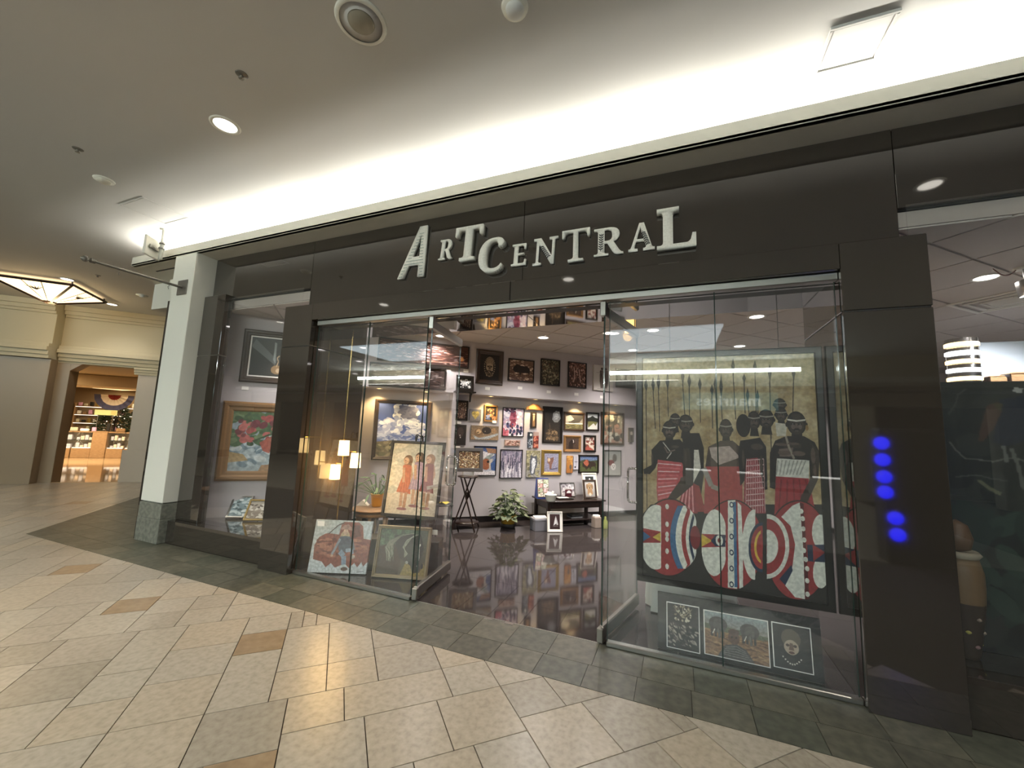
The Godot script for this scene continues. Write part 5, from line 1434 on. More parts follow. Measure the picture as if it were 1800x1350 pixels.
func wall_pictures():
	var B = M.frame_black
	var N = M.frame_brown
	# left, right, top, bottom, which wall, painting, frame, frame width, words
	var rows := [
		[663.5, 824.5, 601, 641, 1, "copper_land", B, 0.02, "long copper panorama with an orange sun high on the picture wall"],
		[648, 783, 642, 682, 1, "copper_land_low", B, 0.02, "long grey-brown copper panorama below the one with the orange sun"],
		[836, 884, 616, 676, 1, "mask", N, 0.075, "beaded mask in a wide dark frame on the upper wall"],
		[892.7, 938.2, 632, 671, 1, "bison_copper", B, 0.018, "copper relief of a dark bison on the upper wall"],
		[949.6, 983.5, 632, 678, 1, "green_copper", B, 0.018, "mottled olive green relief on the upper wall"],
		[997.7, 1030, 637, 682, 1, "red_copper", B, 0.018, "mottled red copper relief on the upper wall"],
		[1042, 1076, 643, 687, 1, "figures", null, 0.0, "pale picture of two standing grey figures on the upper wall"],
		[1082, 1115, 649, 682, 1, "balloons", B, 0.04, "grey framed picture of two white flowers at the upper wall's right"],
		[800.7, 822, 704, 739, 0, "copper_trees", B, 0.02, "narrow copper relief of trees below the small bracket shelf"],
		[825, 844.6, 719.6, 740, 0, "heart", null, 0.0, "small square picture of an ochre heart"],
		[850.5, 874, 712.5, 741.5, 0, "tiger", M.frame_tan, 0.025, "small dark animal portrait in a tan frame under a downlight"],
		[882.5, 920.4, 717, 767.5, 0, "pink_abstract", B, 0.012, "tall abstract in pink, red and navy"],
		[798.5, 818.5, 746.5, 782.4, 0, "dark_mask", null, 0.0, "near-black tall picture of a faint mask beside the wall fin"],
		[827.4, 875.4, 748.5, 773, 0, "dogs", null, 0.0, "wide picture of sleeping dogs on a blanket"],
		[832, 872, 784, 836, 0, "bird_eye", B, 0.012, "blue and white abstract with a large brown eye"],
		[886.7, 913.3, 773.5, 783.5, 0, "bricks", null, 0.0, "small wide panel of reddish textures between two abstracts"],
		[878.4, 917.5, 790, 840.5, 0, "violet_rain", B, 0.012, "tall violet and grey abstract like falling rain"],
		[932, 942, 724, 752, 0, "small_saint", null, 0.0, "narrow dark panel with a robed figure below the carved wood piece"],
		[927, 934.8, 759.5, 787, 0, "moon", null, 0.0, "narrow blue night panel with a white moon"],
		[936.8, 945.5, 759.5, 787.5, 0, "red_tall", null, 0.0, "narrow red panel beside the moon panel"],
		[924.7, 948, 792, 838.5, 0, "white_horse", null, 0.0, "tall painting of a white horse's face on olive"],
		[953, 988, 715, 779, 0, "dark_horse", B, 0.035, "large dark framed painting of a pale horse over a brown one"],
		[951, 986, 791, 835.5, 0, "gold_horse", M.gold, 0.06, "painting of a prancing brown animal in a wide gold frame"],
		[990.3, 1026.5, 724.5, 757.5, 0, "storm", N, 0.035, "storm landscape in a wide grey-brown frame"],
		[1029.4, 1052, 725, 757.5, 0, "lake", B, 0.03, "lake landscape in a black frame right of the storm"],
		[990, 1020.5, 765.5, 794.5, 0, "brown_horse", M.frame_tan, 0.05, "brown horse with a white blaze in a wide tan wooden frame"],
		[1025, 1046.6, 765, 794.5, 0, "red_house", B, 0.035, "red and cream street scene in a black frame"],
		[995.3, 1005.3, 801, 831, 0, "orange_bird", null, 0.0, "narrow orange panel with a grey bird"],
		[1007, 1015, 802, 825, 0, "ornament", null, 0.0, "narrow pale panel with a dark hanging ornament"],
		[1016, 1051.5, 799.5, 831.5, 0, "buffalo", B, 0.03, "red-shouldered buffalo on green in a black frame"],
		[1055.5, 1096, 725, 782, 0, "big_dark", N, 0.04, "large grey framed picture seen through the right glass door"],
		[1061, 1091, 791, 836, 0, "dog_poster", M.steel, 0.012, "grey poster with a white puppy seen through the right glass door"],
		[1104, 1112.5, 752, 777, 0, "portrait_small", null, 0.0, "small narrow grey portrait beyond the large framed picture"],
		[656, 756, 704, 809, 0, "clouds", M.frame_brown, 0.06, "large blue sky and cloud landscape in a brown frame"]]
	for r in rows:
		var f := on_wall(r[0], r[1], r[2], r[3], WC if r[4] == 1 else WN)
		picture("wall_picture", r[8], f[0], SW, f[1], f[2], r[5], r[6], r[7], 0.0, "", null, 0.0, DEEP if r[7] > 0.045 else FLAT)
	# paper price cards under the upper row
	for p in [[856.7, 683, "the beaded mask"], [914, 682, "the copper bison"], [964.5, 689, "the olive green relief"], [1013, 693, "the red copper relief"], [1058, 698, "the two grey figures"], [819, 652, "the orange sun panorama"], [788, 652, "the lower panorama's right end"]]:
		var at := onw(p[0], p[1], WA, WC)
		tag(obj("price_card", bevelm(Vector3(0.085, 0.05, 0.004), 0.001), M.card, null, at + wnorm(WA) * 0.003, SW), "blank white price card by %s on the upper wall" % p[2], "card", "price cards on the upper wall")
	for p in [[868, 741.5, "the tan-framed animal portrait"], [804, 786.5, "the near-black mask picture"], [806, 743, "the copper relief of trees"]]:
		var at := onw(p[0], p[1], WA, WN)
		tag(obj("price_card", bevelm(Vector3(0.075, 0.042, 0.004), 0.001), M.card, null, at + wnorm(WA) * 0.03, SW), "blank white price card below %s" % p[2], "card", "price cards on the lower wall")
	# carved piece of live-edge wood over the narrow panel
	var f := on_wall(924, 954, 710, 721.5, WN)
	var w: float = f[1]
	var h: float = f[2]
	var edge := []
	for q in [[-0.5, -0.5], [-0.2, -0.42], [0.15, -0.46], [0.5, -0.5], [0.49, -0.2], [0.34, -0.05], [0.26, 0.3], [0.12, 0.46], [-0.02, 0.42], [-0.16, 0.5], [-0.24, 0.2], [-0.4, 0.12], [-0.5, -0.15]]: edge.append(Vector2(q[0] * w, q[1] * h))
	var cw := thing("carved_wood_piece", "irregular live-edge piece of orange carved wood under a downlight", "wood carving", f[0], SW)
	obj("slab", prismm(edge, 0.0, 0.035), M.wood, cw)
	obj("carving", prismm(edge.map(func(v): return v * 0.8), 0.034, 0.042), tri_mat(noise_tex([Color("5f3a22"), Color("9a6238"), Color("bd8450")], 0.12, 71), 6.0, 0.5), cw)
	# bracket shelf with a small black and white picture standing on it
	var sp := onw(815, 690, WA, WC)
	var sh := thing("bracket_shelf", "small black bracket shelf at the end of the wall fin", "shelf", sp, SW)
	obj("board", bevelm(Vector3(0.34, 0.022, 0.16), 0.004, Vector3(0, 0, 0.081)), M.frame_black, sh)
	for x in [-0.11, 0.11]:
		obj("bracket", prismm([Vector2(0.0, 0.0), Vector2(0.11, 0.0), Vector2(0.06, -0.04), Vector2(0.02, -0.13), Vector2(0.0, -0.14)], -0.012, 0.012), M.frame_black, sh, Vector3(x, -0.0115, 0.002), -90)
	var g := on_wall(796, 827, 660.5, 688.5, WC + 0.05)
	picture("shelf_picture", "small black and white picture in a dark frame on the bracket shelf", Vector3(sp.x, sp.y + 0.0115 + g[2] / 2, sp.z) + wnorm(WA) * 0.05, SW, g[1], g[2], "flowers_bw", M.frame_black, 0.045, -5.0, "")

# ---------------------------------------------------------------- sizes read off the photograph
func depth_of(p: Vector3) -> float:
	return -(cam_basis.inverse() * (p - EYE)).z
func metres(p: Vector3, npx: float) -> float:
	return npx * depth_of(p) / FOCAL
func stood(called, label, px, py, h, wpx, hpx, turn, kind, frame = null, fw := 0.02, lean := -12.0, mount = null, mw := 0.0) -> Node3D:   # a picture standing on a surface at height h, its foot at that pixel
	var at := gnd(px, py, h)
	if h > 0.4: at += wnorm(WA) * maxf(0.0, -6.44 - wnorm(WA).dot(at))
	var w := metres(at, wpx) / maxf(0.5, absf(cos(deg_to_rad(turn - 22.0))))
	var hh := metres(at, hpx)
	var t := picture(called, label, at + Vector3(0, hh / 2 * cos(deg_to_rad(lean)) + 0.002, 0), turn, w, hh, kind, frame, fw, lean, "", mount, mw)
	var st := st_new()
	add_rod(st, Vector3(0, hh * 0.25, 0), Vector3(0, -hh / 2 + hh * 0.1, -hh * 0.3), 0.006, 0.006, 6)
	obj("strut", done(st), M.frame_black, t)
	return t
func leaf_mesh(l: float, w: float) -> ArrayMesh:
	var st := st_new(true)
	var prof := [0.0, 0.7, 1.0, 0.85, 0.45, 0.0]
	for i in 5:
		var a0 := float(i) / 5
		var a1 := float(i + 1) / 5
		var y0 := -0.25 * l * a0 * a0
		var y1 := -0.25 * l * a1 * a1
		for s in [-1.0, 1.0]:
			var p := [Vector3(0, y0, a0 * l), Vector3(0, y1, a1 * l), Vector3(s * prof[i + 1] * w / 2, y1 + 0.12 * w, a1 * l), Vector3(s * prof[i] * w / 2, y0 + 0.12 * w, a0 * l)]
			if s > 0: quad(st, p[0], p[1], p[2], p[3])
			else: quad(st, p[3], p[2], p[1], p[0])
	return done(st)
func plant(called, label, at: Vector3, pot_r: float, pot_h: float, pot_mat, n: int, spread: float, rise: float, leaf_l: float, leaf_w: float, leaf_mat, seed_: int, droop := 0.2, pot_low = null):
	var t := thing(called, label, "plant", at)
	obj("pot", lathem([[0.0, 0.0], [pot_r * 0.72, 0.0], [pot_r * 0.8, pot_h * 0.1], [pot_r, pot_h * 0.94], [pot_r * 1.06, pot_h * 0.94], [pot_r * 1.06, pot_h], [pot_r * 0.9, pot_h], [pot_r * 0.88, pot_h * 0.9], [0.0, pot_h * 0.9]], 28), pot_mat, t)
	if pot_low != null: obj("saucer", lathem([[0.0, 0.0], [pot_r * 0.9, 0.0], [pot_r * 1.02, pot_h * 0.34], [pot_r * 0.93, pot_h * 0.36], [pot_r * 0.8, 0.01], [0.0, 0.01]], 28), pot_low, t)
	obj("soil", lathem([[0.0, pot_h * 0.88], [pot_r * 0.88, pot_h * 0.88], [0.0, pot_h * 0.93]], 20), M.soil, t)
	var r := RandomNumberGenerator.new()
	r.seed = seed_
	var lm := leaf_mesh(leaf_l, leaf_w)
	for k in n:
		var an := TAU * k * 0.381966 + r.randf() * 0.5
		var f := sqrt((k + 0.5) / n)
		var top := Vector3(cos(an) * spread * f, pot_h + rise * (1.05 - f * f * (0.6 + droop)) * r.randf_range(0.75, 1.1), sin(an) * spread * f)
		var st := st_new()
		add_rod(st, Vector3(cos(an) * pot_r * 0.3, pot_h * 0.9, sin(an) * pot_r * 0.3), top, 0.004, 0.0025, 5)
		var stem := obj("stem", done(st), M.leaf, t)
		var lf := obj("leaf", lm, leaf_mat, stem, top)
		lf.rotation = Vector3(r.randf_range(-0.3, 0.5), PI / 2 - an + r.randf_range(-0.5, 0.5), r.randf_range(-0.4, 0.4))
		lf.scale = Vector3.ONE * r.randf_range(0.7, 1.15)

# ---------------------------------------------------------------- left window
func window_display():
	var g := thing("window_glass", "tall glass pane of the left shop window over the black plinth", "glass panel", Vector3(-4.725, 1.69, -3.30))
	obj("pane", boxm(Vector3(1.34, 2.84, 0.01)), M.glass, g)
	var a := on_wall(425, 522, 582.5, 674.5, WC)
	picture("window_picture", "dark still life in a brown frame with pale inner line in the left window", a[0], SW, a[1], a[2], "still_life", M.frame_brown, 0.085, 0.0, "", M.card, 0.02, DEEP)
	var b := on_wall(385, 520, 707.5, 845, WC)
	picture("window_picture", "tropical flowers in a wide tan wooden frame in the left window", b[0], SW, b[1], b[2], "tropical", M.frame_tan, 0.13, 0.0, "", null, 0.0, DEEP)
	tag(obj("price_card", bevelm(Vector3(0.08, 0.045, 0.004), 0.001), M.card, null, onw(431, 682.5, WA, WC) + wnorm(WA) * 0.003, SW), "blank white price card between the two pictures in the left window", "card")
	stood("tabletop_picture", "small bluish picture in a silver frame leaning on a wooden stand in the left window", 421, 909, 0.268, 33, 40, 30.0, "small_blue", M.steel, 0.022, -32.0)
	stood("tabletop_picture", "small brown picture in a dark gilt frame beside the bluish one in the left window", 452, 914, 0.268, 36, 38, 30.0, "small_brown", M.gold, 0.022, -32.0)
	for p in [[436, 905], [458, 906]]:
		tag(obj("price_card", bevelm(Vector3(0.05, 0.035, 0.003), 0.001), M.card, null, gnd(p[0], p[1] + 6, 0.268) + Vector3(0, 0.05, 0.06), 30.0), "white price card in front of the small pictures on the window plinth", "card", "price cards on the window plinth")

# ---------------------------------------------------------------- just behind the glass, left of the doors
func shop_entry_things():
	# floor-to-header pole lamp with three cloth shades
	var base := Vector3(-3.46, 0.0, -3.52)
	var t := thing("pole_lamp", "slim brass pole lamp with three glowing cloth shades behind the left glass", "lamp", base)
	obj("foot", lathem([[0.0, 0.0], [0.09, 0.0], [0.085, 0.02], [0.0, 0.025]], 24), M.brass, t)
	obj("pole", rodm(Vector3(0, 0.02, 0), Vector3(0, 2.61, 0), 0.0075, 0.0075, 12), M.brass, t)
	var shade_mat := glow(Color(1.0, 0.83, 0.52), 3.2)
	for p in [Vector3(-3.33, 1.27, -3.40), Vector3(-3.555, 0.99, -3.53), Vector3(-3.36, 1.125, -3.62)]:
		var v: Vector3 = p - base
		var st := st_new()
		add_rod(st, Vector3(0, v.y + 0.1, 0), Vector3(v.x, v.y + 0.1, v.z), 0.005, 0.005, 8)
		add_rod(st, Vector3(v.x, v.y + 0.1, v.z), Vector3(v.x, v.y + 0.02, v.z), 0.005, 0.005, 8)
		var arm := obj("arm", done(st), M.brass, t)
		obj("lamp_shade", lathem([[0.058, -0.08], [0.052, 0.08], [0.050, 0.08], [0.056, -0.08]], 28), shade_mat, arm, v)
		obj("pull_chain", rodm(v + Vector3(0.012, -0.05, 0.01), v + Vector3(0.012, -0.2, 0.01), 0.002, 0.002, 5), M.brass, arm)
		omni("pole_lamp_light", p, Color(1, 0.8, 0.5), 0.16, 0.03)
	# two pictures leaning near the glass
	var A := gnd(538, 1006)
	var B := gnd(640, 1010)
	var d := B - A
	picture("leaning_picture", "unframed painting of a person in jeans sitting on a red truck, leaning behind the glass", (A + B) / 2 + Vector3(0, 0.256, -0.06), rad_to_deg(atan2(-d.z, d.x)), d.length(), 0.51, "truck", null, 0.0, -12.0)
	tag(obj("price_card", bevelm(Vector3(0.075, 0.05, 0.003), 0.001), M.card, null, A + Vector3(0.09, 0.485, -0.05), 20.0), "white price card on the corner of the red truck painting", "card")
	A = gnd(652, 1014)
	B = gnd(745, 1021)
	d = B - A
	picture("leaning_picture", "framed painting of a grey-maned horse's head, leaning behind the glass", (A + B) / 2 + Vector3(0, 0.246, -0.06), rad_to_deg(atan2(-d.z, d.x)), d.length() + 0.02, 0.5, "horse_head", mat(Color("857659"), 0.45), 0.035, -12.0, "", null, 0.0, DEEP)
	tag(obj("price_card", bevelm(Vector3(0.075, 0.05, 0.003), 0.001), M.card, null, B + Vector3(0.0, 0.44, -0.135), 16.0), "white price card at the corner of the horse's head painting", "card")
	# black plinth block they lean on
	var rb := thing("low_display_block", "low black display block behind the two leaning pictures", "block", Vector3(-2.82, 0.0, -3.78), 18.0)
	obj("block", bevelm(Vector3(0.95, 0.32, 0.22), 0.006, Vector3(0, 0.16, 0)), M.dark, rb)
	# easel painting of three girls
	A = gnd(671, 907, 0.42)
	B = gnd(764, 915, 0.42)
	d = B - A
	var turn := rad_to_deg(atan2(-d.z, d.x))
	var hh := 0.93
	var gp := picture("easel_picture", "tall framed painting of three girls in orange, lilac and red dresses", (A + B) / 2 + Vector3(0, hh / 2, -0.08), turn, d.length() + 0.04, hh, "girls", M.dark, 0.035, -9.0, "", M.card, 0.004)
	var e := thing("easel", "black metal easel holding the painting of three girls", "easel", Vector3((A.x + B.x) / 2, 0, (A.z + B.z) / 2 - 0.05), turn)
	for x in [-0.22, 0.22]: obj("leg", rodm(Vector3(x * 1.25, 0, 0.03), Vector3(x * 0.3, 1.42, -0.2), 0.011), M.dark, e)
	obj("leg", rodm(Vector3(0, 0, -0.55), Vector3(0, 1.42, -0.21), 0.011), M.dark, e)
	obj("ledge", bevelm(Vector3(0.62, 0.018, 0.06), 0.004, Vector3(0, 0.408, 0.0)), M.dark, e)
	var sc := st_new()
	for s in [-1.0, 1.0]:
		var pts := []
		for k in 12: pts.append(Vector3(s * (0.02 + 0.075 * sin(k * 0.3)), 1.4 + 0.045 * sin(k * 0.55) - 0.004 * k, -0.205))
		add_path(sc, pts, 0.006, 6)
	obj("scroll", done(sc), M.dark, e)
	# low round table with a plant in a yellow pot
	var tc := Vector3(-3.82, 0.0, -4.52)
	var rt := thing("round_table", "low round wooden table with turned legs behind the left glass", "table", tc)
	obj("table_top", lathem([[0.0, 0.395], [0.27, 0.395], [0.285, 0.405], [0.285, 0.415], [0.27, 0.425], [0.0, 0.425]], 36), M.wood, rt)
	obj("apron", lathem([[0.235, 0.33], [0.245, 0.33], [0.245, 0.395], [0.235, 0.395]], 32), M.wood, rt)
	for k in 6:
		var an := TAU * k / 6.0
		var lg := obj("leg", lathem([[0.0, 0.0], [0.018, 0.0], [0.012, 0.05], [0.022, 0.12], [0.013, 0.2], [0.022, 0.27], [0.018, 0.395], [0.0, 0.395]], 12), M.wood, rt)
		lg.position = Vector3(cos(an) * 0.2, 0, sin(an) * 0.2)
	plant("potted_palm", "leafy green plant in a bright yellow pot on the low round table", gnd(660, 886, 0.427) + Vector3(0.12, 0, 0.12), 0.085, 0.17, mat(Color("d69a1e"), 0.35), 46, 0.28, 0.26, 0.17, 0.03, M.leaf, 51, 0.35)
	var pc := gnd(638, 888, 0.427)
	tag(obj("folded_card", prismm([Vector2(-0.08, 0), Vector2(0.08, 0), Vector2(0.076, 0.004), Vector2(0.0, 0.075), Vector2(-0.076, 0.004)], -0.045, 0.045), M.card, null, pc, 25.0), "white folded card beside the yellow pot on the round table", "card")

# ---------------------------------------------------------------- by the picture wall
func shop_far_things():
	# crossed-stick stand with a glittering copper panel
	var c := Vector3(-3.03, 0.0, -5.72)
	var t := thing("stick_stand", "dark stand of crossed sticks with a small round top", "stand", c)
	for k in 4:
		var an := TAU * k / 4.0 + 0.5
		var b := an + 2.6
		obj("leg", rodm(Vector3(cos(an) * 0.25, 0.0, sin(an) * 0.25), Vector3(cos(b) * 0.13, 0.79, sin(b) * 0.13), 0.012, 0.012, 8), M.wood_dark, t)
	obj("tie", lathem([[0.03, 0.47], [0.04, 0.49], [0.04, 0.53], [0.03, 0.55]], 16), M.wood_dark, t)
	obj("shelf", lathem([[0.0, 0.1], [0.2, 0.1], [0.2, 0.112], [0.0, 0.112]], 24), M.wood_dark, t)
	obj("top", lathem([[0.0, 0.785], [0.16, 0.785], [0.165, 0.795], [0.16, 0.805], [0.0, 0.805]], 28), M.wood_dark, t)
	var gb := glassm(Color("e8ece8"), 0.25)
	tag(obj("glass_block", bevelm(Vector3(0.17, 0.06, 0.09), 0.006), gb, null, c + Vector3(0, 0.837, 0), SW), "clear glass block under the glittering copper panel", "block")
	var sp := picture("copper_panel", "glittering gold and copper panel in a grey frame on the stick stand", c + Vector3(0, 0.868 + 0.185, -0.01), SW - 4.0, 0.44, 0.37, "sparkle", mat(Color("55504c"), 0.5), 0.055, -8.0)
	# black block with a yellow cloth
	var pb := gnd(776, 934)
	var blk := thing("black_pedestal", "small black pedestal with two shelves behind the left glass door", "pedestal", pb, SW)
	obj("top", bevelm(Vector3(0.26, 0.02, 0.24), 0.004, Vector3(0, 0.39, 0)), M.dark, blk)
	obj("shelf", bevelm(Vector3(0.24, 0.02, 0.22), 0.004, Vector3(0, 0.2, 0)), M.dark, blk)
	for x in [-0.11, 0.11]:
		for z in [-0.1, 0.1]: obj("leg", bevelm(Vector3(0.02, 0.38, 0.02), 0.003, Vector3(x, 0.19, z)), M.dark, blk)
	var cl := st_new(true)
	for i in 10:
		for j in 5:
			var P := func(ii, jj): return Vector3(-0.1 + 0.02 * ii, 0.012 + 0.02 * sin(ii * 0.9 + jj) * (0.4 + 0.1 * jj) + 0.012, -0.05 + 0.02 * jj)
			quad(cl, P.call(i, j + 1), P.call(i + 1, j + 1), P.call(i + 1, j), P.call(i, j))
	tag(obj("yellow_cloth", done(cl), mat(Color("c9b84e"), 0.8), null, pb + Vector3(0, 0.395, 0), SW), "crumpled yellow cloth lying on the black pedestal", "cloth")
	# potted plant on the floor
	plant("potted_ivy", "bushy pale green plant in a yellow glazed pot on the shop floor", gnd(899, 927) + wdir(WA) * -0.06, 0.125, 0.2, tri_mat(noise_tex([Color("6a4a16"), Color("a8842e"), Color("c2a44a")], 0.05, 61), 4.0, 0.3), 110, 0.24, 0.36, 0.125, 0.095, M.leaf_pale, 62, 0.55, M.dark)
	# low dark table with a shelf, set against the wall
	var h := 0.42
	var s0 := 2.97
	var s1 := 4.05
	var w := s1 - s0
	var dp := 0.56
	var at := wp((s0 + s1) / 2, 0, WA, -6.02 - dp / 2)
	var tb := thing("low_table", "low dark wooden table with a drawer rail and lower shelf by the picture wall", "table", at, SW)
	obj("table_top", bevelm(Vector3(w + 0.05, 0.025, dp + 0.04), 0.006, Vector3(0, h - 0.0125, 0)), M.wood_dark, tb)
	obj("apron", bevelm(Vector3(w - 0.05, 0.1, dp - 0.05), 0.004, Vector3(0, h - 0.075, 0)), M.wood_dark, tb)
	obj("lower_shelf", bevelm(Vector3(w - 0.06, 0.02, dp - 0.06), 0.004, Vector3(0, 0.1, 0)), M.wood_dark, tb)
	for x in [-1, 1]:
		for z in [-1, 1]: obj("leg", bevelm(Vector3(0.055, h - 0.025, 0.055), 0.006, Vector3(x * (w / 2 - 0.04), (h - 0.025) / 2, z * (dp / 2 - 0.04))), M.wood_dark, tb)
	obj("drawer", bevelm(Vector3(w * 0.8, 0.075, 0.012), 0.004, Vector3(0, h - 0.075, dp / 2 - 0.02)), M.wood_dark, tb)
	# on the table
	var br := gnd(944, 872, h) + wnorm(WA) * 0.2
	var rack := thing("card_rack", "blue stand showing rows of small flower cards on the low table", "card rack", br, SW - 10.0)
	obj("stand", prismm([Vector2(-0.09, 0), Vector2(0.09, 0), Vector2(0.01, 0.33), Vector2(-0.01, 0.33)], -0.11, 0.1), mat(Color("27408a"), 0.5), rack, Vector3.ZERO, 90)
	obj("cards", canvas_mesh(0.2, 0.3, 0.012), art("cards"), rack, Vector3(0.0, 0.17, 0.05)).rotation_degrees.x = -14
	var bk := gnd(963, 879, h) + wnorm(WA) * 0.1
	var basket := thing("small_basket", "white mesh basket of tissue on the low table", "basket", bk, SW)
	obj("basket_wall", lathem([[0.07, 0.0], [0.1, 0.1], [0.103, 0.1], [0.103, 0.108], [0.094, 0.108], [0.065, 0.008], [0.0, 0.008], [0.0, 0.0], [0.07, 0.0]], 24), mat(Color("d0d3cd"), 0.6), basket)
	var ts := st_new()
	for k in 7: add_bevel(ts, Vector3(0.05 * cos(k * 2.4), 0.085 + 0.02 * (k % 3), 0.05 * sin(k * 2.4)), Vector3(0.07, 0.05, 0.02), 0.01, Basis.from_euler(Vector3(k * 0.7, k * 1.3, k * 0.4)))
	obj("tissue", done(ts), M.card, basket)
	stood("tabletop_picture", "grey patterned print standing behind the maroon case on the low table", 985, 869, h, 27, 24, SW, "silver_print", M.steel, 0.012, -14.0)
	var mc := gnd(984, 869.5, h) + wnorm(WA) * (maxf(0.0, -6.44 - wnorm(WA).dot(gnd(984, 869.5, h))) + 0.1)
	var cs := thing("maroon_case", "small upright maroon case with a white half-round label on the low table", "case", mc + Vector3(0, 0.002, 0), SW)
	obj("case_body", bevelm(Vector3(0.13, 0.14, 0.03), 0.012, Vector3(0, 0.07, 0)), mat(Color("4a1a22"), 0.4), cs)
	obj("label", prismm(range(13).map(func(k): return Vector2(cos(PI * k / 12.0) * 0.045, sin(PI * k / 12.0) * 0.045)), 0.0, 0.002), M.card, cs, Vector3(0, 0.075, 0.0152))
	var tr := gnd(992, 877, h)
	var tray := thing("black_tray", "flat black tray with a white sheet on the low table", "tray", tr, SW)
	obj("tray_body", bevelm(Vector3(0.3, 0.022, 0.13), 0.004, Vector3(0, 0.012, 0)), M.dark, tray)
	obj("sheet", bevelm(Vector3(0.19, 0.003, 0.1), 0.001, Vector3(-0.03, 0.0245, 0)), M.card, tray)
	stood("tabletop_picture", "white heron picture in a cream mount and frame on the low table", 1016, 866, h, 27, 40, SW, "heron", M.frame_white, 0.02, -12.0, M.card, 0.045)
	stood("tabletop_picture", "golden puppy photograph in a dark brown frame on the low table", 1036, 876, h, 24, 32, SW - 4.0, "puppy", M.frame_brown, 0.03, -12.0)
	for k in 3:
		var fg := thing("glass_figurine", "tiny clear glass figurine before the heron picture", "figurine", gnd(1004 + 4 * k, 871.5, h), 0.0, "glass figurines on the low table")
		obj("body", lathem([[0.0, 0.0], [0.018, 0.0], [0.008, 0.015], [0.016, 0.03], [0.006, 0.05], [0.0, 0.055]], 12), gb, fg)
	tag(obj("name_card", bevelm(Vector3(0.075, 0.008, 0.03), 0.002), M.card, null, gnd(1033, 876, h) + Vector3(0, 0.005, 0), SW), "small pale card lying before the puppy photograph", "card")
	# under and around the table
	var sailp := stood("floor_picture", "white sailing boat on dark red in a pale frame, standing on the shop floor", 974.5, 934.5, 0.0, 27, 34, 30.0, "sail", M.frame_white, 0.012, -10.0, M.card, 0.03)
	var bx := gnd(937, 930) + wnorm(WA) * 0.08 + wdir(WA) * 0.07
	var box := thing("storage_box", "grey lidded storage box beside the potted plant", "box", bx, SW)
	obj("box_body", bevelm(Vector3(0.22, 0.15, 0.2), 0.006, Vector3(0, 0.075, -0.02)), mat(Color("77757a"), 0.6), box)
	obj("lid", bevelm(Vector3(0.23, 0.035, 0.21), 0.006, Vector3(0, 0.168, -0.02)), mat(Color("8a888c"), 0.6), box)
	tag(obj("paper_stack", bevelm(Vector3(0.2, 0.02, 0.15), 0.003), M.card, null, bx + Vector3(0, 0.196, -0.02), SW - 12.0), "loose white papers on the grey storage box", "paper")
	var pm := tri_mat(noise_tex([Color("4a4038"), Color("8a7668"), Color("b8a898"), Color("5a5a6a")], 0.12, 64), 6.0, 0.6)
	var cu := thing("print_bin", "small bin of patterned prints at the table's right leg", "bin", gnd(1048, 927), SW)
	obj("bin_body", bevelm(Vector3(0.12, 0.17, 0.12), 0.006, Vector3(0, 0.085, 0)), pm, cu)
	obj("prints", bevelm(Vector3(0.1, 0.03, 0.08), 0.004, Vector3(0, 0.185, 0)), M.card, cu)
	var bo := thing("green_bottle", "pale green glass bottle on the floor right of the low table", "bottle", gnd(1064, 929))
	obj("bottle_body", lathem([[0.0, 0.0], [0.04, 0.0], [0.045, 0.02], [0.045, 0.11], [0.016, 0.15], [0.016, 0.19], [0.0, 0.19]], 20), glassm(Color("b8c46a"), 0.5), bo)
	for k in 3:
		tag(obj("shelf_book", bevelm(Vector3(0.22, 0.018, 0.16), 0.002), [mat(Color("8a8a8c"), 0.5), mat(Color("2a2a2e"), 0.5), mat(Color("3d3a38"), 0.5)][k], null, wp(s0 + 0.62 + 0.0 * k, 0.12 + 0.0185 * k, WA, -6.22), SW + 4.0 * k), "flat %s book in the pile on the low table's shelf" % ["grey", "black", "dark brown"][k], "book")
	# covered table with a dark jug behind the large warriors picture
	var ct := thing("cloth_covered_table", "small table under a pale grey floor-length cloth behind the warriors picture", "table", Vector3(0.1, 0.0, -4.15), 8.0)
	var cs2 := st_new(true)
	var ring := 44
	for k in ring:
		var P2 := func(kk, hgt):
			var an: float = TAU * kk / ring
			var f: float = 1.0 + (0.75 - hgt) * (0.12 + 0.1 * sin(an * 11.0))
			var q := Vector2(cos(an), sin(an))
			var m: float = maxf(absf(q.x), absf(q.y))
			q = q / lerpf(1.0, m, 0.7)
			return Vector3(q.x * 0.33 * f, hgt, q.y * 0.22 * f)
		for hh in [[0.01, 0.25], [0.25, 0.5], [0.5, 0.75]]: quad(cs2, P2.call(k + 1, hh[0]), P2.call(k, hh[0]), P2.call(k, hh[1]), P2.call(k + 1, hh[1]))
		tri(cs2, P2.call(k + 1, 0.75), P2.call(k, 0.75), Vector3(0, 0.752, 0))
	obj("cloth", done(cs2), mat(Color("a9b0ac"), 0.85), ct)
	var jg := thing("dark_jug", "dark glazed jug standing behind the right glass door", "jug", Vector3(-0.13, 0.755, -4.18))
	obj("jug_body", lathem([[0.0, 0.0], [0.055, 0.0], [0.09, 0.06], [0.1, 0.14], [0.085, 0.22], [0.045, 0.29], [0.035, 0.35], [0.048, 0.37], [0.03, 0.37], [0.0, 0.33]], 28), mat(Color("2c3332"), 0.2), jg)
	var jh := st_new()
	add_path(jh, [Vector3(0.045, 0.34, 0), Vector3(0.1, 0.34, 0), Vector3(0.125, 0.28, 0), Vector3(0.1, 0.2, 0)], 0.009, 8)
	obj("handle", done(jh), mat(Color("2c3332"), 0.2), jg)
	# the small hanging lantern over the right door
	var lp := Vector3(-0.42, 2.36, -4.35)
	var dd := onz(1107, 566, -4.35)
	lp = Vector3(dd.x, dd.y, -4.35)
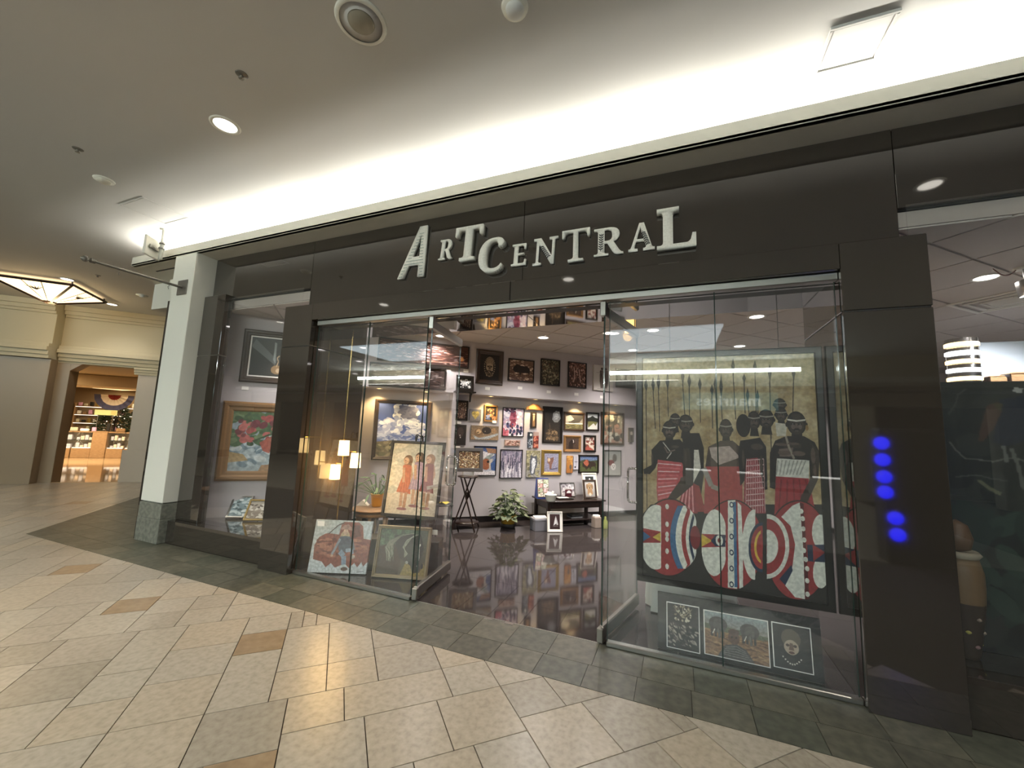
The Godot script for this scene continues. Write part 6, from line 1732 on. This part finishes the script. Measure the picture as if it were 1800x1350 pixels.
	var ln := thing("hanging_lantern", "small hanging lantern of amber panes in a dark frame above the right door", "lantern", lp)
	var lg := st_new()
	for x in [-1, 1]:
		for z in [-1, 1]: add_rod(lg, Vector3(x * 0.055, -0.11, z * 0.055), Vector3(x * 0.055, 0.11, z * 0.055), 0.006, 0.006, 4)
	for y in [-0.11, 0.075, 0.11]:
		for k in 4:
			var a := [Vector3(-0.055, y, -0.055), Vector3(0.055, y, -0.055), Vector3(0.055, y, 0.055), Vector3(-0.055, y, 0.055)]
			add_rod(lg, a[k], a[(k + 1) % 4], 0.005, 0.005, 4)
	obj("frame", done(lg), M.bronze, ln)
	for k in 4:
		obj("glass_pane", boxm(Vector3(0.1, 0.21, 0.003)), glow(Color(1, 0.78, 0.42), 1.7), ln, Vector3(sin(k * PI / 2) * 0.052, 0, cos(k * PI / 2) * 0.052), 90.0 * k)
	obj("cap", lathem([[0.085, 0.11], [0.03, 0.15], [0.0, 0.155]], 4, false), M.bronze, ln)
	obj("chain", rodm(Vector3(0, 0.15, 0), Vector3(0, SHOP_CEIL - lp.y, 0), 0.004), M.bronze, ln)
	omni("hanging_lantern_light", lp + Vector3(0, -0.16, 0), Color(1, 0.78, 0.45), 0.06, 0.05)

# ---------------------------------------------------------------- the large picture of warriors and what stands under it
func warriors():
	var z := -3.5
	var tl := onz(1132, 631, z)
	var br := onz(1450, 1062, z)
	var x0 := tl.x - 0.012
	var x1 := br.x + 0.015
	var y1 := tl.y + 0.004
	var y0 := br.y
	var U := func(px, py):     # a point of the painting, from where it shows in the photograph
		var p := onz(px, py, z)
		return Vector2((p.x - x0) / (x1 - x0), (y1 - p.y) / (y1 - y0))
	var P := func(a: Array, ox: float, oy: float, sc: float):
		var out := []
		for i in range(0, a.size(), 2): out.append(U.call(ox + a[i] / sc, oy + a[i + 1] / sc))
		return out
	var F := func(a): return P.call(a, 1080.0, 540.0, 3.75)
	var S := func(a): return P.call(a, 1080.0, 840.0, 3.068)
	art_begin(640, 960, "c4bc9e", "94764c")
	# mottled plaster ground
	art_mottle(["d2cab0", "c4ba98", "b6aa84", "a08c60", "c8c0a4"], 0.006, 101, Rect2(0, 0, 1, 0.64), 0.75)
	art_mottle(["7a5c36", "8f7046", "a08458", "b09a70"], 0.011, 102, Rect2(0, 0.14, 1, 0.5), 0.5)
	art_mottle(["cbc3a8", "beb494", "aa9c74"], 0.014, 103, Rect2(0, 0, 1, 0.14), 0.5)
	art_poly(F.call([190, 1360, 240, 1300, 1340, 1300, 1400, 1300, 1460, 1990, 100, 1990]), "2a2621")
	# spears: blade top, blade bottom, foot
	for q in [[208, 470, 560, 215, 1330], [255, 458, 565, 270, 800], [290, 435, 558, 300, 820], [350, 430, 555, 356, 720], [450, 400, 512, 465, 720], [493, 440, 538, 495, 720], [563, 462, 555, 568, 760], [643, 505, 590, 648, 800], [665, 455, 562, 690, 1330], [703, 440, 608, 712, 760], [782, 335, 440, 800, 740], [855, 437, 500, 862, 700], [878, 530, 632, 890, 720], [926, 345, 440, 935, 700], [943, 540, 640, 948, 700], [1024, 375, 492, 1040, 1180], [1181, 382, 488, 1176, 700]]:
		art_line(F.call([q[0], q[2] - 10, q[3], q[4]]), 0.0035, "3a3026")
		var my: float = (q[1] + q[2]) / 2.0
		art_poly(F.call([q[0], q[1], q[0] + 12, my, q[0] + 2, q[2], q[0] - 12, my]), "34332c")
	# men, the ones behind first
	var skin := "2a1f1a"
	var skin2 := "3d2e26"
	var lit := "66534a"
	var heads := [[1090, 640, 40, 40], [1098, 705, 38, 48], [1000, 735, 52, 62], [920, 745, 42, 62], [735, 800, 44, 66], [470, 765, 54, 62], [400, 745, 40, 50]]
	for q in heads:
		art_face(U.call(1080 + q[0] / 3.75, 540 + q[1] / 3.75), q[2] / 3.75 / 318.0, q[3] / 3.75 / 412.0, skin, skin2, "54433a", "8f877a")
	art_poly(F.call([1060, 760, 1140, 770, 1130, 850, 1070, 850]), "b8b2a0")
	art_poly(F.call([440, 830, 560, 830, 590, 930, 590, 1100, 560, 1330, 480, 1330, 470, 1000]), skin)
	art_poly(F.call([525, 940, 555, 940, 570, 1060, 520, 1160]), "c8c2b4")
	art_poly(F.call([500, 1150, 560, 1180, 600, 1350, 480, 1350]), "8f3330")
	# centre man with pale cloth
	art_poly(F.call([620, 920, 700, 880, 780, 880, 840, 930, 840, 1050, 600, 1050]), "4a3a32")
	art_poly(F.call([625, 925, 760, 915, 830, 990, 690, 1040, 640, 990]), "a8948c")
	art_poly(F.call([600, 1050, 840, 1050, 850, 1360, 590, 1360]), "9c3d3c")
	art_line(F.call([590, 1060, 640, 1180, 690, 1200]), 0.02, "8a827a")
	# man turned away and the check cloth
	art_poly(F.call([830, 880, 960, 860, 1000, 920, 1010, 1200, 960, 1210, 930, 1010, 870, 1000, 860, 1140, 830, 1180, 815, 960]), skin)
	art_ell(U.call(1080 + 850 / 3.75, 540 + 780 / 3.75).x, U.call(1080 + 850 / 3.75, 540 + 780 / 3.75).y, 0.04, 0.05, skin)
	art_poly(F.call([870, 1000, 945, 992, 985, 1200, 1000, 1360, 850, 1360, 855, 1180]), "8a3038")
	for k in 9:
		art_line(F.call([868, 1010 + 38 * k, 985, 1000 + 38 * k]), 0.004, "c9a8a4")
		art_line(F.call([872 + 14 * k, 1000, 866 + 16 * k, 1355]), 0.0025, "b98c8a")
	# left man
	art_poly(F.call([300, 880, 430, 870, 490, 930, 520, 1170, 400, 1270, 340, 1260, 440, 1100, 290, 1010, 270, 1060, 235, 1100, 195, 1100, 190, 1070, 245, 1040, 245, 940]), skin)
	art_poly(F.call([285, 1005, 445, 1025, 470, 1090, 400, 1200, 380, 1340, 290, 1340, 278, 1200]), "b2494c")
	art_poly(F.call([470, 1120, 530, 1200, 550, 1360, 400, 1360, 440, 1240]), "8c2f33")
	for k in 12: art_line(F.call([288, 1030 + 26 * k, 440 - 6 * k, 1042 + 22 * k]), 0.005, "d9aeb0" if k % 2 == 0 else "c8696c")
	for k in 4: art_line(F.call([470 + 14 * k, 1160, 430 + 30 * k, 1350]), 0.006, "c98084")
	art_poly(F.call([455, 930, 495, 930, 520, 1170, 410, 1265, 345, 1270, 380, 1215, 450, 1120]), skin2)
	var h1: Vector2 = U.call(1080 + 362 / 3.75, 540 + 808 / 3.75)
	art_face(h1, 0.043, 0.042, skin, skin2, lit, "b0a898")
	art_line(F.call([320, 890, 375, 960, 345, 1000]), 0.004, "b8b0a4")
	art_line(F.call([330, 920, 350, 960, 400, 940]), 0.006, lit)
	# right man
	art_poly(F.call([1060, 880, 1130, 850, 1250, 850, 1320, 890, 1355, 960, 1345, 1130, 1270, 1290, 1215, 1300, 1230, 1240, 1290, 1130, 1285, 1010, 1070, 1000, 1060, 1200, 1025, 1190, 1025, 960]), skin)
	art_poly(F.call([1110, 880, 1240, 880, 1230, 930, 1120, 930]), skin2)
	art_poly(F.call([1085, 935, 1180, 925, 1170, 985, 1090, 985]), lit)
	art_line(F.call([1130, 850, 1150, 920, 1185, 1000]), 0.008, "8f8270")
	art_poly(F.call([1072, 996, 1286, 1010, 1282, 1130, 1064, 1115]), "c9c8bc")
	for k in 8: art_line(F.call([1080 + 26 * k, 1010, 1068 + 22 * k, 1105]), 0.004, "9a988e")
	art_poly(F.call([1064, 1115, 1282, 1130, 1330, 1370, 1055, 1370]), "9a2c30")
	for k in 5: art_line(F.call([1100 + 40 * k, 1135, 1085 + 52 * k, 1340]), 0.005, "7c2024")
	art_poly(F.call([1300, 900, 1352, 960, 1345, 1130, 1270, 1290, 1215, 1300, 1235, 1240, 1300, 1120]), skin2)
	var h2: Vector2 = U.call(1080 + 1200 / 3.75, 540 + 765 / 3.75)
	art_face(h2, 0.05, 0.05, skin, skin2, lit, "c8c2b4")
	for q in [[1100, 905, 40, 9], [1180, 900, 36, 8], [1310, 980, 14, 50], [1322, 1080, 10, 40], [1120, 960, 40, 16], [1215, 965, 40, 16]]: art_ell(U.call(1080 + q[0] / 3.75, 540 + q[1] / 3.75).x, U.call(1080 + q[0] / 3.75, 540 + q[1] / 3.75).y, q[2] / 3.75 / 318.0, q[3] / 3.75 / 412.0, "5a483e")
	for q in [[400, 920, 30, 10], [470, 1000, 9, 60], [445, 1150, 14, 30], [250, 1000, 8, 40], [940, 920, 40, 20], [970, 1050, 9, 70], [850, 1000, 8, 60], [720, 900, 50, 10]]: art_ell(U.call(1080 + q[0] / 3.75, 540 + q[1] / 3.75).x, U.call(1080 + q[0] / 3.75, 540 + q[1] / 3.75).y, q[2] / 3.75 / 318.0, q[3] / 3.75 / 412.0, "4a3a32")
	art_ell(h2.x + 0.052, h2.y + 0.018, 0.008, 0.012, "8a6a3a")
	# shields
	var ring := func(cx, cy, rx, ry, xa, xb, col):      # the part of an oval between two upright lines
		var pts := []
		for k in 48:
			var a := TAU * k / 48
			pts.append(Vector2(clampf(cx + cos(a) * rx, xa, xb), cy + sin(a) * ry))
		var flat := []
		for q in pts: flat.append_array([q.x, q.y])
		art_poly(S.call(flat), col)
	var arcs := func(cx, cy, rx, ry, list, side):
		for q in list:
			var flat := []
			for k in 25:
				var a := -PI / 2 + PI * k / 24.0
				flat.append_array([cx + side * (rx - q[0]) - side * cos(a) * q[1], cy + sin(a) * ry * q[2]])
			art_poly(S.call(flat), q[3])
	var red := "962f30"
	var whi := "d2d4c8"
	var blu := "3a668f"
	var nav := "22304a"
	var yel := "c9a93a"
	ring.call(297, 322, 156, 212, 146, 448, "241d18")
	ring.call(297, 322, 150, 205, 150, 445, red)
	ring.call(225, 320, 90, 175, 150, 252, whi)
	art_poly(S.call([150, 270, 250, 290, 250, 350, 150, 350]), red)
	art_poly(S.call([150, 285, 195, 318, 150, 345]), blu)
	art_poly(S.call([250, 292, 205, 320, 250, 345]), yel)
	for y in [155, 250, 305, 330, 395, 478]: art_ell(S.call([284, y])[0].x, S.call([284, y])[0].y, 0.011, 0.012, whi)
	var band := [[310, 340, blu], [340, 372, whi], [372, 395, red], [395, 412, whi], [412, 426, nav], [426, 445, whi]]
	for q in band:
		var flat := []
		for k in 17:
			var y: float = 150.0 + 340.0 * k / 16
			var bow: float = 44.0 * (1.0 - pow((y - 320.0) / 175.0, 2.0))
			flat.append_array([clampf(q[0] - bow + 34.0, 300, 444.0 - 70.0 * pow((y - 320.0) / 175.0, 4.0)), y])
		for k in 17:
			var y: float = 490.0 - 340.0 * k / 16
			var bow: float = 44.0 * (1.0 - pow((y - 320.0) / 175.0, 2.0))
			flat.append_array([clampf(q[1] - bow + 34.0, 300, 446.0 - 70.0 * pow((y - 320.0) / 175.0, 4.0)), y])
		art_poly(S.call(flat), q[2])
	art_ell(S.call([436, 322])[0].x, S.call([436, 322])[0].y, 0.03, 0.05, "7a2226")
	# middle shield
	ring.call(637, 362, 170, 246, 466, 806, "241d18")
	ring.call(637, 362, 165, 240, 470, 802, red)
	ring.call(540, 350, 72, 180, 470, 600, whi)
	art_poly(S.call([470, 302, 600, 308, 598, 372, 470, 375]), red)
	art_poly(S.call([470, 302, 528, 340, 470, 372]), yel)
	art_poly(S.call([545, 308, 600, 308, 598, 372, 545, 368, 520, 340]), nav)
	art_ell(S.call([566, 338])[0].x, S.call([566, 338])[0].y, 0.021, 0.022, whi)
	art_ell(S.call([566, 338])[0].x, S.call([566, 338])[0].y, 0.009, 0.01, "7a1c1c")
	art_poly(S.call([612, 122, 652, 120, 662, 600, 612, 592]), whi)
	art_poly(S.call([640, 130, 656, 130, 664, 590, 648, 590]), blu)
	for k in 11: art_ell(S.call([632, 145 + 43 * k])[0].x, S.call([632, 145 + 43 * k])[0].y, 0.012, 0.012, nav if k % 2 == 0 else whi)
	for k in 11: art_ell(S.call([632, 145 + 43 * k])[0].x, S.call([632, 145 + 43 * k])[0].y, 0.007, 0.007, whi)
	art_poly(S.call([664, 130, 684, 150, 694, 360, 694, 590, 674, 598]), whi)
	ring.call(755, 360, 66, 190, 692, 760, whi)
	ring.call(795, 375, 72, 135, 724, 800, nav)
	ring.call(797, 375, 62, 118, 736, 800, red)
	ring.call(800, 372, 46, 90, 754, 790, yel)
	ring.call(803, 372, 36, 78, 766, 800, red)
	# right shield
	ring.call(990, 392, 176, 272, 815, 1146, "241d18")
	ring.call(990, 392, 170, 265, 820, 1142, red)
	art_poly(S.call([900, 210, 960, 150, 1002, 132, 1014, 300, 1024, 480, 1030, 655, 975, 645, 920, 580, 960, 480, 975, 360, 950, 260]), whi)
	ring.call(822, 370, 122, 175, 822, 944, whi)
	ring.call(822, 370, 100, 150, 822, 922, red)
	ring.call(822, 370, 62, 92, 822, 886, whi)
	art_poly(S.call([890, 545, 955, 470, 962, 500, 922, 580]), nav)
	art_poly(S.call([1000, 132, 1020, 140, 1052, 655, 1028, 655, 1020, 400]), "5a1c1e")
	for q in [[1008, 180], [1016, 220], [1019, 275], [1024, 335], [1022, 392], [1032, 440], [1040, 490], [1040, 555], [1042, 628]]: art_ell(S.call(q)[0].x, S.call(q)[0].y, 0.011, 0.01, whi)
	ring.call(1112, 290, 46, 92, 1066, 1142, whi)
	ring.call(1115, 510, 44, 86, 1072, 1142, whi)
	art_poly(S.call([1040, 362, 1142, 360, 1142, 456, 1045, 450]), nav)
	art_poly(S.call([1068, 358, 1138, 402, 1074, 450]), red)
	art_grain(0.14, 105, 0.05)
	var w := x1 - x0
	var h := y1 - y0
	var t := picture("large_warriors_picture", "very large painting of spear-bearing warriors with three painted oval shields, hung behind the right glass", Vector3((x0 + x1) / 2, (y0 + y1) / 2, z - 0.014), 0.0, w + 0.09, h + 0.09, art_done(0.5, 0.0, 0.92), M.frame_black, 0.047)
	for x in [-1, 1]:
		obj("hanging_wire", rodm(Vector3(x * w * 0.32, h / 2 + 0.03, -0.002), Vector3(x * w * 0.32, 2.632 - (y0 + y1) / 2, -0.002), 0.003, 0.003, 6), M.steel, t)
	# black board with three prints under plastic, standing on the floor below
	var zb := -3.26
	var bw := 0.99
	var bd := thing("print_board", "black wrapped board holding three white-edged prints below the warriors picture", "board", Vector3(0.36, 0.19, zb - 0.06))
	bd.rotation_degrees.x = -7.0
	obj("board", bevelm(Vector3(bw, 0.375, 0.012), 0.003), mat(Color("1a1918"), 0.25), bd)
	var wrap := st_new(true)
	var nz := FastNoiseLite.new()
	nz.seed = 5
	nz.frequency = 9.0
	for i in 60:
		for j in 24:
			var Q := func(ii, jj):
				var x: float = -bw / 2 + bw * ii / 60.0
				var y: float = -0.1875 + 0.375 * jj / 24.0
				return Vector3(x, y, 0.0125 + 0.005 * absf(nz.get_noise_2d(x, y * 1.4)))
			quad(wrap, Q.call(i, j), Q.call(i + 1, j), Q.call(i + 1, j + 1), Q.call(i, j + 1))
	for q in [[1173, 1229, 1070, 1146, "dark_print"], [1240, 1353, 1090, 1165, "elephants"], [1363, 1430, 1108, 1183, "mask_print"]]:
		var l := onz(q[0], (q[2] + q[3]) / 2.0, zb)
		var r := onz(q[1], (q[2] + q[3]) / 2.0, zb)
		var m: float = (q[0] + q[1]) / 2.0
		var pw := r.x - l.x
		var ph := onz(m, q[2], zb).y - onz(m, q[3], zb).y
		var mid := Vector3((l.x + r.x) / 2 - 0.36, clampf((onz(m, q[2], zb).y + onz(m, q[3], zb).y) / 2 - 0.19, -0.03, 0.03), 0.0)
		obj("print_edge", bevelm(Vector3(pw + 0.012, ph + 0.012, 0.002), 0.0005), M.card, bd, mid + Vector3(0, 0, 0.007))
		obj("print", canvas_mesh(pw, ph, 0.002), art(q[4]), bd, mid + Vector3(0, 0, 0.0085))
	obj("plastic_wrap", done(wrap), glassm(Color("f4f4f4"), 0.04), bd)

# ---------------------------------------------------------------- right window
func right_window():
	var g := thing("window_glass", "tall glass pane of the right shop window beyond the black pier", "glass panel", Vector3(3.0, 1.69, -3.30))
	obj("pane", boxm(Vector3(3.12, 2.84, 0.01)), M.glass, g)
	# big dark picture in plastic with a toucan-coloured shape, filling the window's lower part
	var z := -3.62
	var top := onz(1725, 672, z).y
	var w := 2.4
	var h := top - 0.268
	art_begin(320, 224, "23241f", "181a16")
	var x0 := 1.46
	var U := func(px, py):
		var p := onz(px, py, z)
		return Vector2((p.x - x0) / w, (top - p.y) / h)
	var L := func(a):
		var out := []
		for i in range(0, a.size(), 2): out.append(U.call(1640 + a[i] / 5.625, 660 + a[i + 1] / 5.625))
		return out
	art_marks(120, ["2b2c26", "1f201b", "262a22"], Vector2(0.05, 0.06), Rect2(0, 0, 1, 1), 201)
	art_marks(90, ["26332a", "2c3d30", "223026"], Vector2(0.02, 0.05), Rect2(0.04, 0.5, 0.5, 0.4), 202)
	art_poly(L.call([620, 240, 900, 200, 900, 640, 700, 700, 560, 660]), "1c2030")
	art_poly(L.call([500, 300, 600, 265, 655, 290, 640, 380, 560, 540, 470, 650, 415, 650, 430, 540]), "4a3224")
	art_poly(L.call([560, 280, 655, 275, 640, 360, 590, 330]), "484226")
	art_line(L.call([130, 650, 200, 740, 290, 820, 420, 830, 560, 850, 700, 820, 800, 820, 900, 860]), 0.006, "5a5a50")
	art_line(L.call([120, 390, 190, 300, 220, 190, 310, 130]), 0.006, "40423a")
	art_line(L.call([200, 1000, 400, 980, 520, 1010, 700, 1040]), 0.005, "4a4a42")
	art_line(L.call([660, 690, 700, 860]), 0.012, "5c5c56"); art_line(L.call([740, 720, 810, 900, 860, 1120]), 0.012, "55564e"); art_line(L.call([420, 1030, 520, 1110, 640, 1170]), 0.014, "5e5e40")
	art_line(L.call([760, 140, 850, 160]), 0.02, "8a8c86")
	var bp := picture("large_dark_picture", "large dark picture under plastic with an orange curved shape in the right window", Vector3(x0 + w / 2, 0.268 + h / 2, z), 0.0, w, h, art_done(0.35), null)
	# painted drum-like vase in front of it
	var vp := gnd(1683, 1150, 0.268)
	var vh := metres(vp, 232)
	var v := thing("painted_vase", "tall tan vase with a dark dotted lower half in the right window", "vase", Vector3(1.62, 0.268, -3.46))
	obj("upper_body", lathem([[0.095, vh * 0.4], [0.1, vh * 0.5], [0.1, vh * 0.62], [0.08, vh * 0.73], [0.05, vh * 0.75], [0.0, vh * 0.75]], 28), mat(Color("6e573a"), 0.5), v)
	obj("lower_body", lathem([[0.0, 0.0], [0.05, 0.0], [0.055, 0.02], [0.085, vh * 0.28], [0.095, vh * 0.4]], 28), mat(Color("3a2d22"), 0.5), v)
	obj("rim", lathem([[0.085, vh * 0.72], [0.1, vh * 0.745], [0.085, vh * 0.77], [0.06, vh * 0.75]], 28), mat(Color("8f8674"), 0.5), v)
	obj("knob", lathem([[0.0, vh * 0.75], [0.055, vh * 0.78], [0.07, vh * 0.86], [0.05, vh * 0.96], [0.0, vh]], 24), mat(Color("5a412c"), 0.5), v)
	for k in 15:
		var an := TAU * k / 5.0 + (0.6 if (k / 5) % 2 == 1 else 0.0)
		var hy := vh * (0.1 + 0.1 * (k / 5))
		var rr := 0.066 + 0.011 * (k / 5)
		obj("painted_dot", lathem(lathe_arc(0.0, -0.014, 0.0, 0.014, 6, 0.014), 10), mat([Color("a8a050"), Color("8a6a6a"), Color("8a7a6a")][k % 3], 0.5), v, Vector3(cos(an) * (rr - 0.006), hy, sin(an) * (rr - 0.006)))
	# further inside: white backing wall, shelf with wooden boxes, chrome column lamp, ceiling vent
	var zz := -5.2
	var a := onz(1712, 600, zz)
	var b := onz(1800, 668, zz)
	var bk := thing("white_display_wall", "pale freestanding display wall inside the right window", "display wall", Vector3(a.x + 0.9, 0.0, zz - 0.1))
	obj("panel", bevelm(Vector3(1.8, a.y, 0.08), 0.01, Vector3(0, a.y / 2, 0)), mat(Color("c6d0da"), 0.7), bk)
	var sy := onz(1760, 671, zz + 0.12).y - 0.02
	var shf := thing("wall_shelf", "dark shelf on the pale display wall in the right window", "shelf", Vector3(a.x + 0.9, sy, zz + 0.07))
	obj("board", bevelm(Vector3(1.7, 0.03, 0.26), 0.004), M.frame_black, shf)
	var wx := onz(1728, 670, zz + 0.1).x
	for k in 4:
		var ww: float = [0.12, 0.16, 0.2, 0.5][k]
		var hh: float = [0.06, 0.09, 0.1, 0.19][k]
		var o := thing("wooden_box", ["small dark-ended wooden box at the left of the shelf in the right window", "wooden box with a pale front beside the smallest box", "low wooden tray box left of the largest box", "largest wooden box with a scrolled lid on the shelf in the right window"][k], "box", Vector3(wx + 0.02 + ww / 2 + [0.0, 0.14, 0.33, 0.56][k], sy + 0.015, zz + 0.07))
		obj("box_body", bevelm(Vector3(ww, hh * 0.75, 0.16), 0.006, Vector3(0, hh * 0.375, 0)), M.wood, o)
		obj("lid", bevelm(Vector3(ww * 0.92, hh * 0.25, 0.15), 0.012, Vector3(0, hh * 0.875, 0)), M.wood, o)
		obj("end_panel", bevelm(Vector3(0.012, hh * 0.8, 0.165), 0.002, Vector3(-ww / 2, hh * 0.4, 0)), M.wood_dark, o)
	var lx := onz(1693, 640, -4.6)
	var cl := thing("banded_column_lamp", "chrome column lamp with stacked glowing bands in the right window", "lamp", Vector3(lx.x, 0.0, -4.6))
	obj("column", lathem([[0.0, 0.0], [0.1, 0.0], [0.1, onz(1690, 597, -4.6).y], [0.0, onz(1690, 597, -4.6).y]], 28), M.chrome, cl)
	for k in 5:
		var y := onz(1692, 607 + 15 * k, -4.6).y
		obj("light_band", lathem([[0.1, y - 0.016], [0.106, y - 0.012], [0.106, y + 0.012], [0.1, y + 0.016]], 28), glow([Color(1, 0.85, 0.6), Color(0.95, 0.97, 1.0)][k % 2], 2.5), cl)
	var vq := gnd(1765, 528, SHOP_CEIL)
	var vt := thing("ceiling_vent", "square white air diffuser in the shop ceiling over the right window", "vent", Vector3(vq.x, SHOP_CEIL - 0.001, vq.z), SW)
	for k in 3:
		var q := 0.6 - 0.17 * k
		for s in [-1, 1]:
			obj("vane", bevelm(Vector3(q, 0.016, 0.03), 0.003, Vector3(0, -0.008 - 0.004 * k, s * (q / 2 - 0.015))), M.white, vt)
			obj("vane", bevelm(Vector3(0.03, 0.016, q - 0.06), 0.003, Vector3(s * (q / 2 - 0.015), -0.008 - 0.004 * k, 0)), M.white, vt)
	obj("plate", bevelm(Vector3(0.2, 0.012, 0.2), 0.003, Vector3(0, -0.012, 0)), M.white, vt)
	# swivel spotlight beside the downlight
	var sq := gnd(1800, 470, SHOP_CEIL)
	var so := thing("swivel_spotlight", "swivel ceiling spotlight with a loose cable over the right window", "light", Vector3(sq.x, SHOP_CEIL, sq.z))
	obj("mount_plate", lathem([[0.0, -0.015], [0.06, -0.015], [0.06, 0.0], [0.0, 0.0]], 20), M.white, so)
	obj("stem", rodm(Vector3(0, -0.015, 0), Vector3(0.0, -0.1, 0.0), 0.01), M.steel, so)
	var hd := obj("lamp_head", lathem([[0.0, -0.12], [0.085, -0.12], [0.06, 0.0], [0.0, 0.01]], 24), M.steel, so, Vector3(0, -0.1, 0))
	hd.rotation_degrees.z = 20
	obj("lamp_face", lathem([[0.0, -0.125], [0.078, -0.125], [0.078, -0.121], [0.0, -0.121]], 24), glow(Color(1, 0.98, 0.95), 6.0), hd)
	var cb := st_new()
	var pts := []
	for k in 10: pts.append(Vector3(-0.05 - 0.02 * k, -0.02 - 0.05 * sin(PI * k / 9.0), 0.01 * k))
	add_path(cb, pts, 0.004, 6)
	obj("cable", done(cb), mat(Color("6a2e28"), 0.6), so)
	spot("swivel_light", Vector3(sq.x, SHOP_CEIL - 0.25, sq.z), Vector3(sq.x + 0.1, 1.5, -5.2), Color(0.96, 0.98, 1.0), 2.0, 50.0, 0.06)
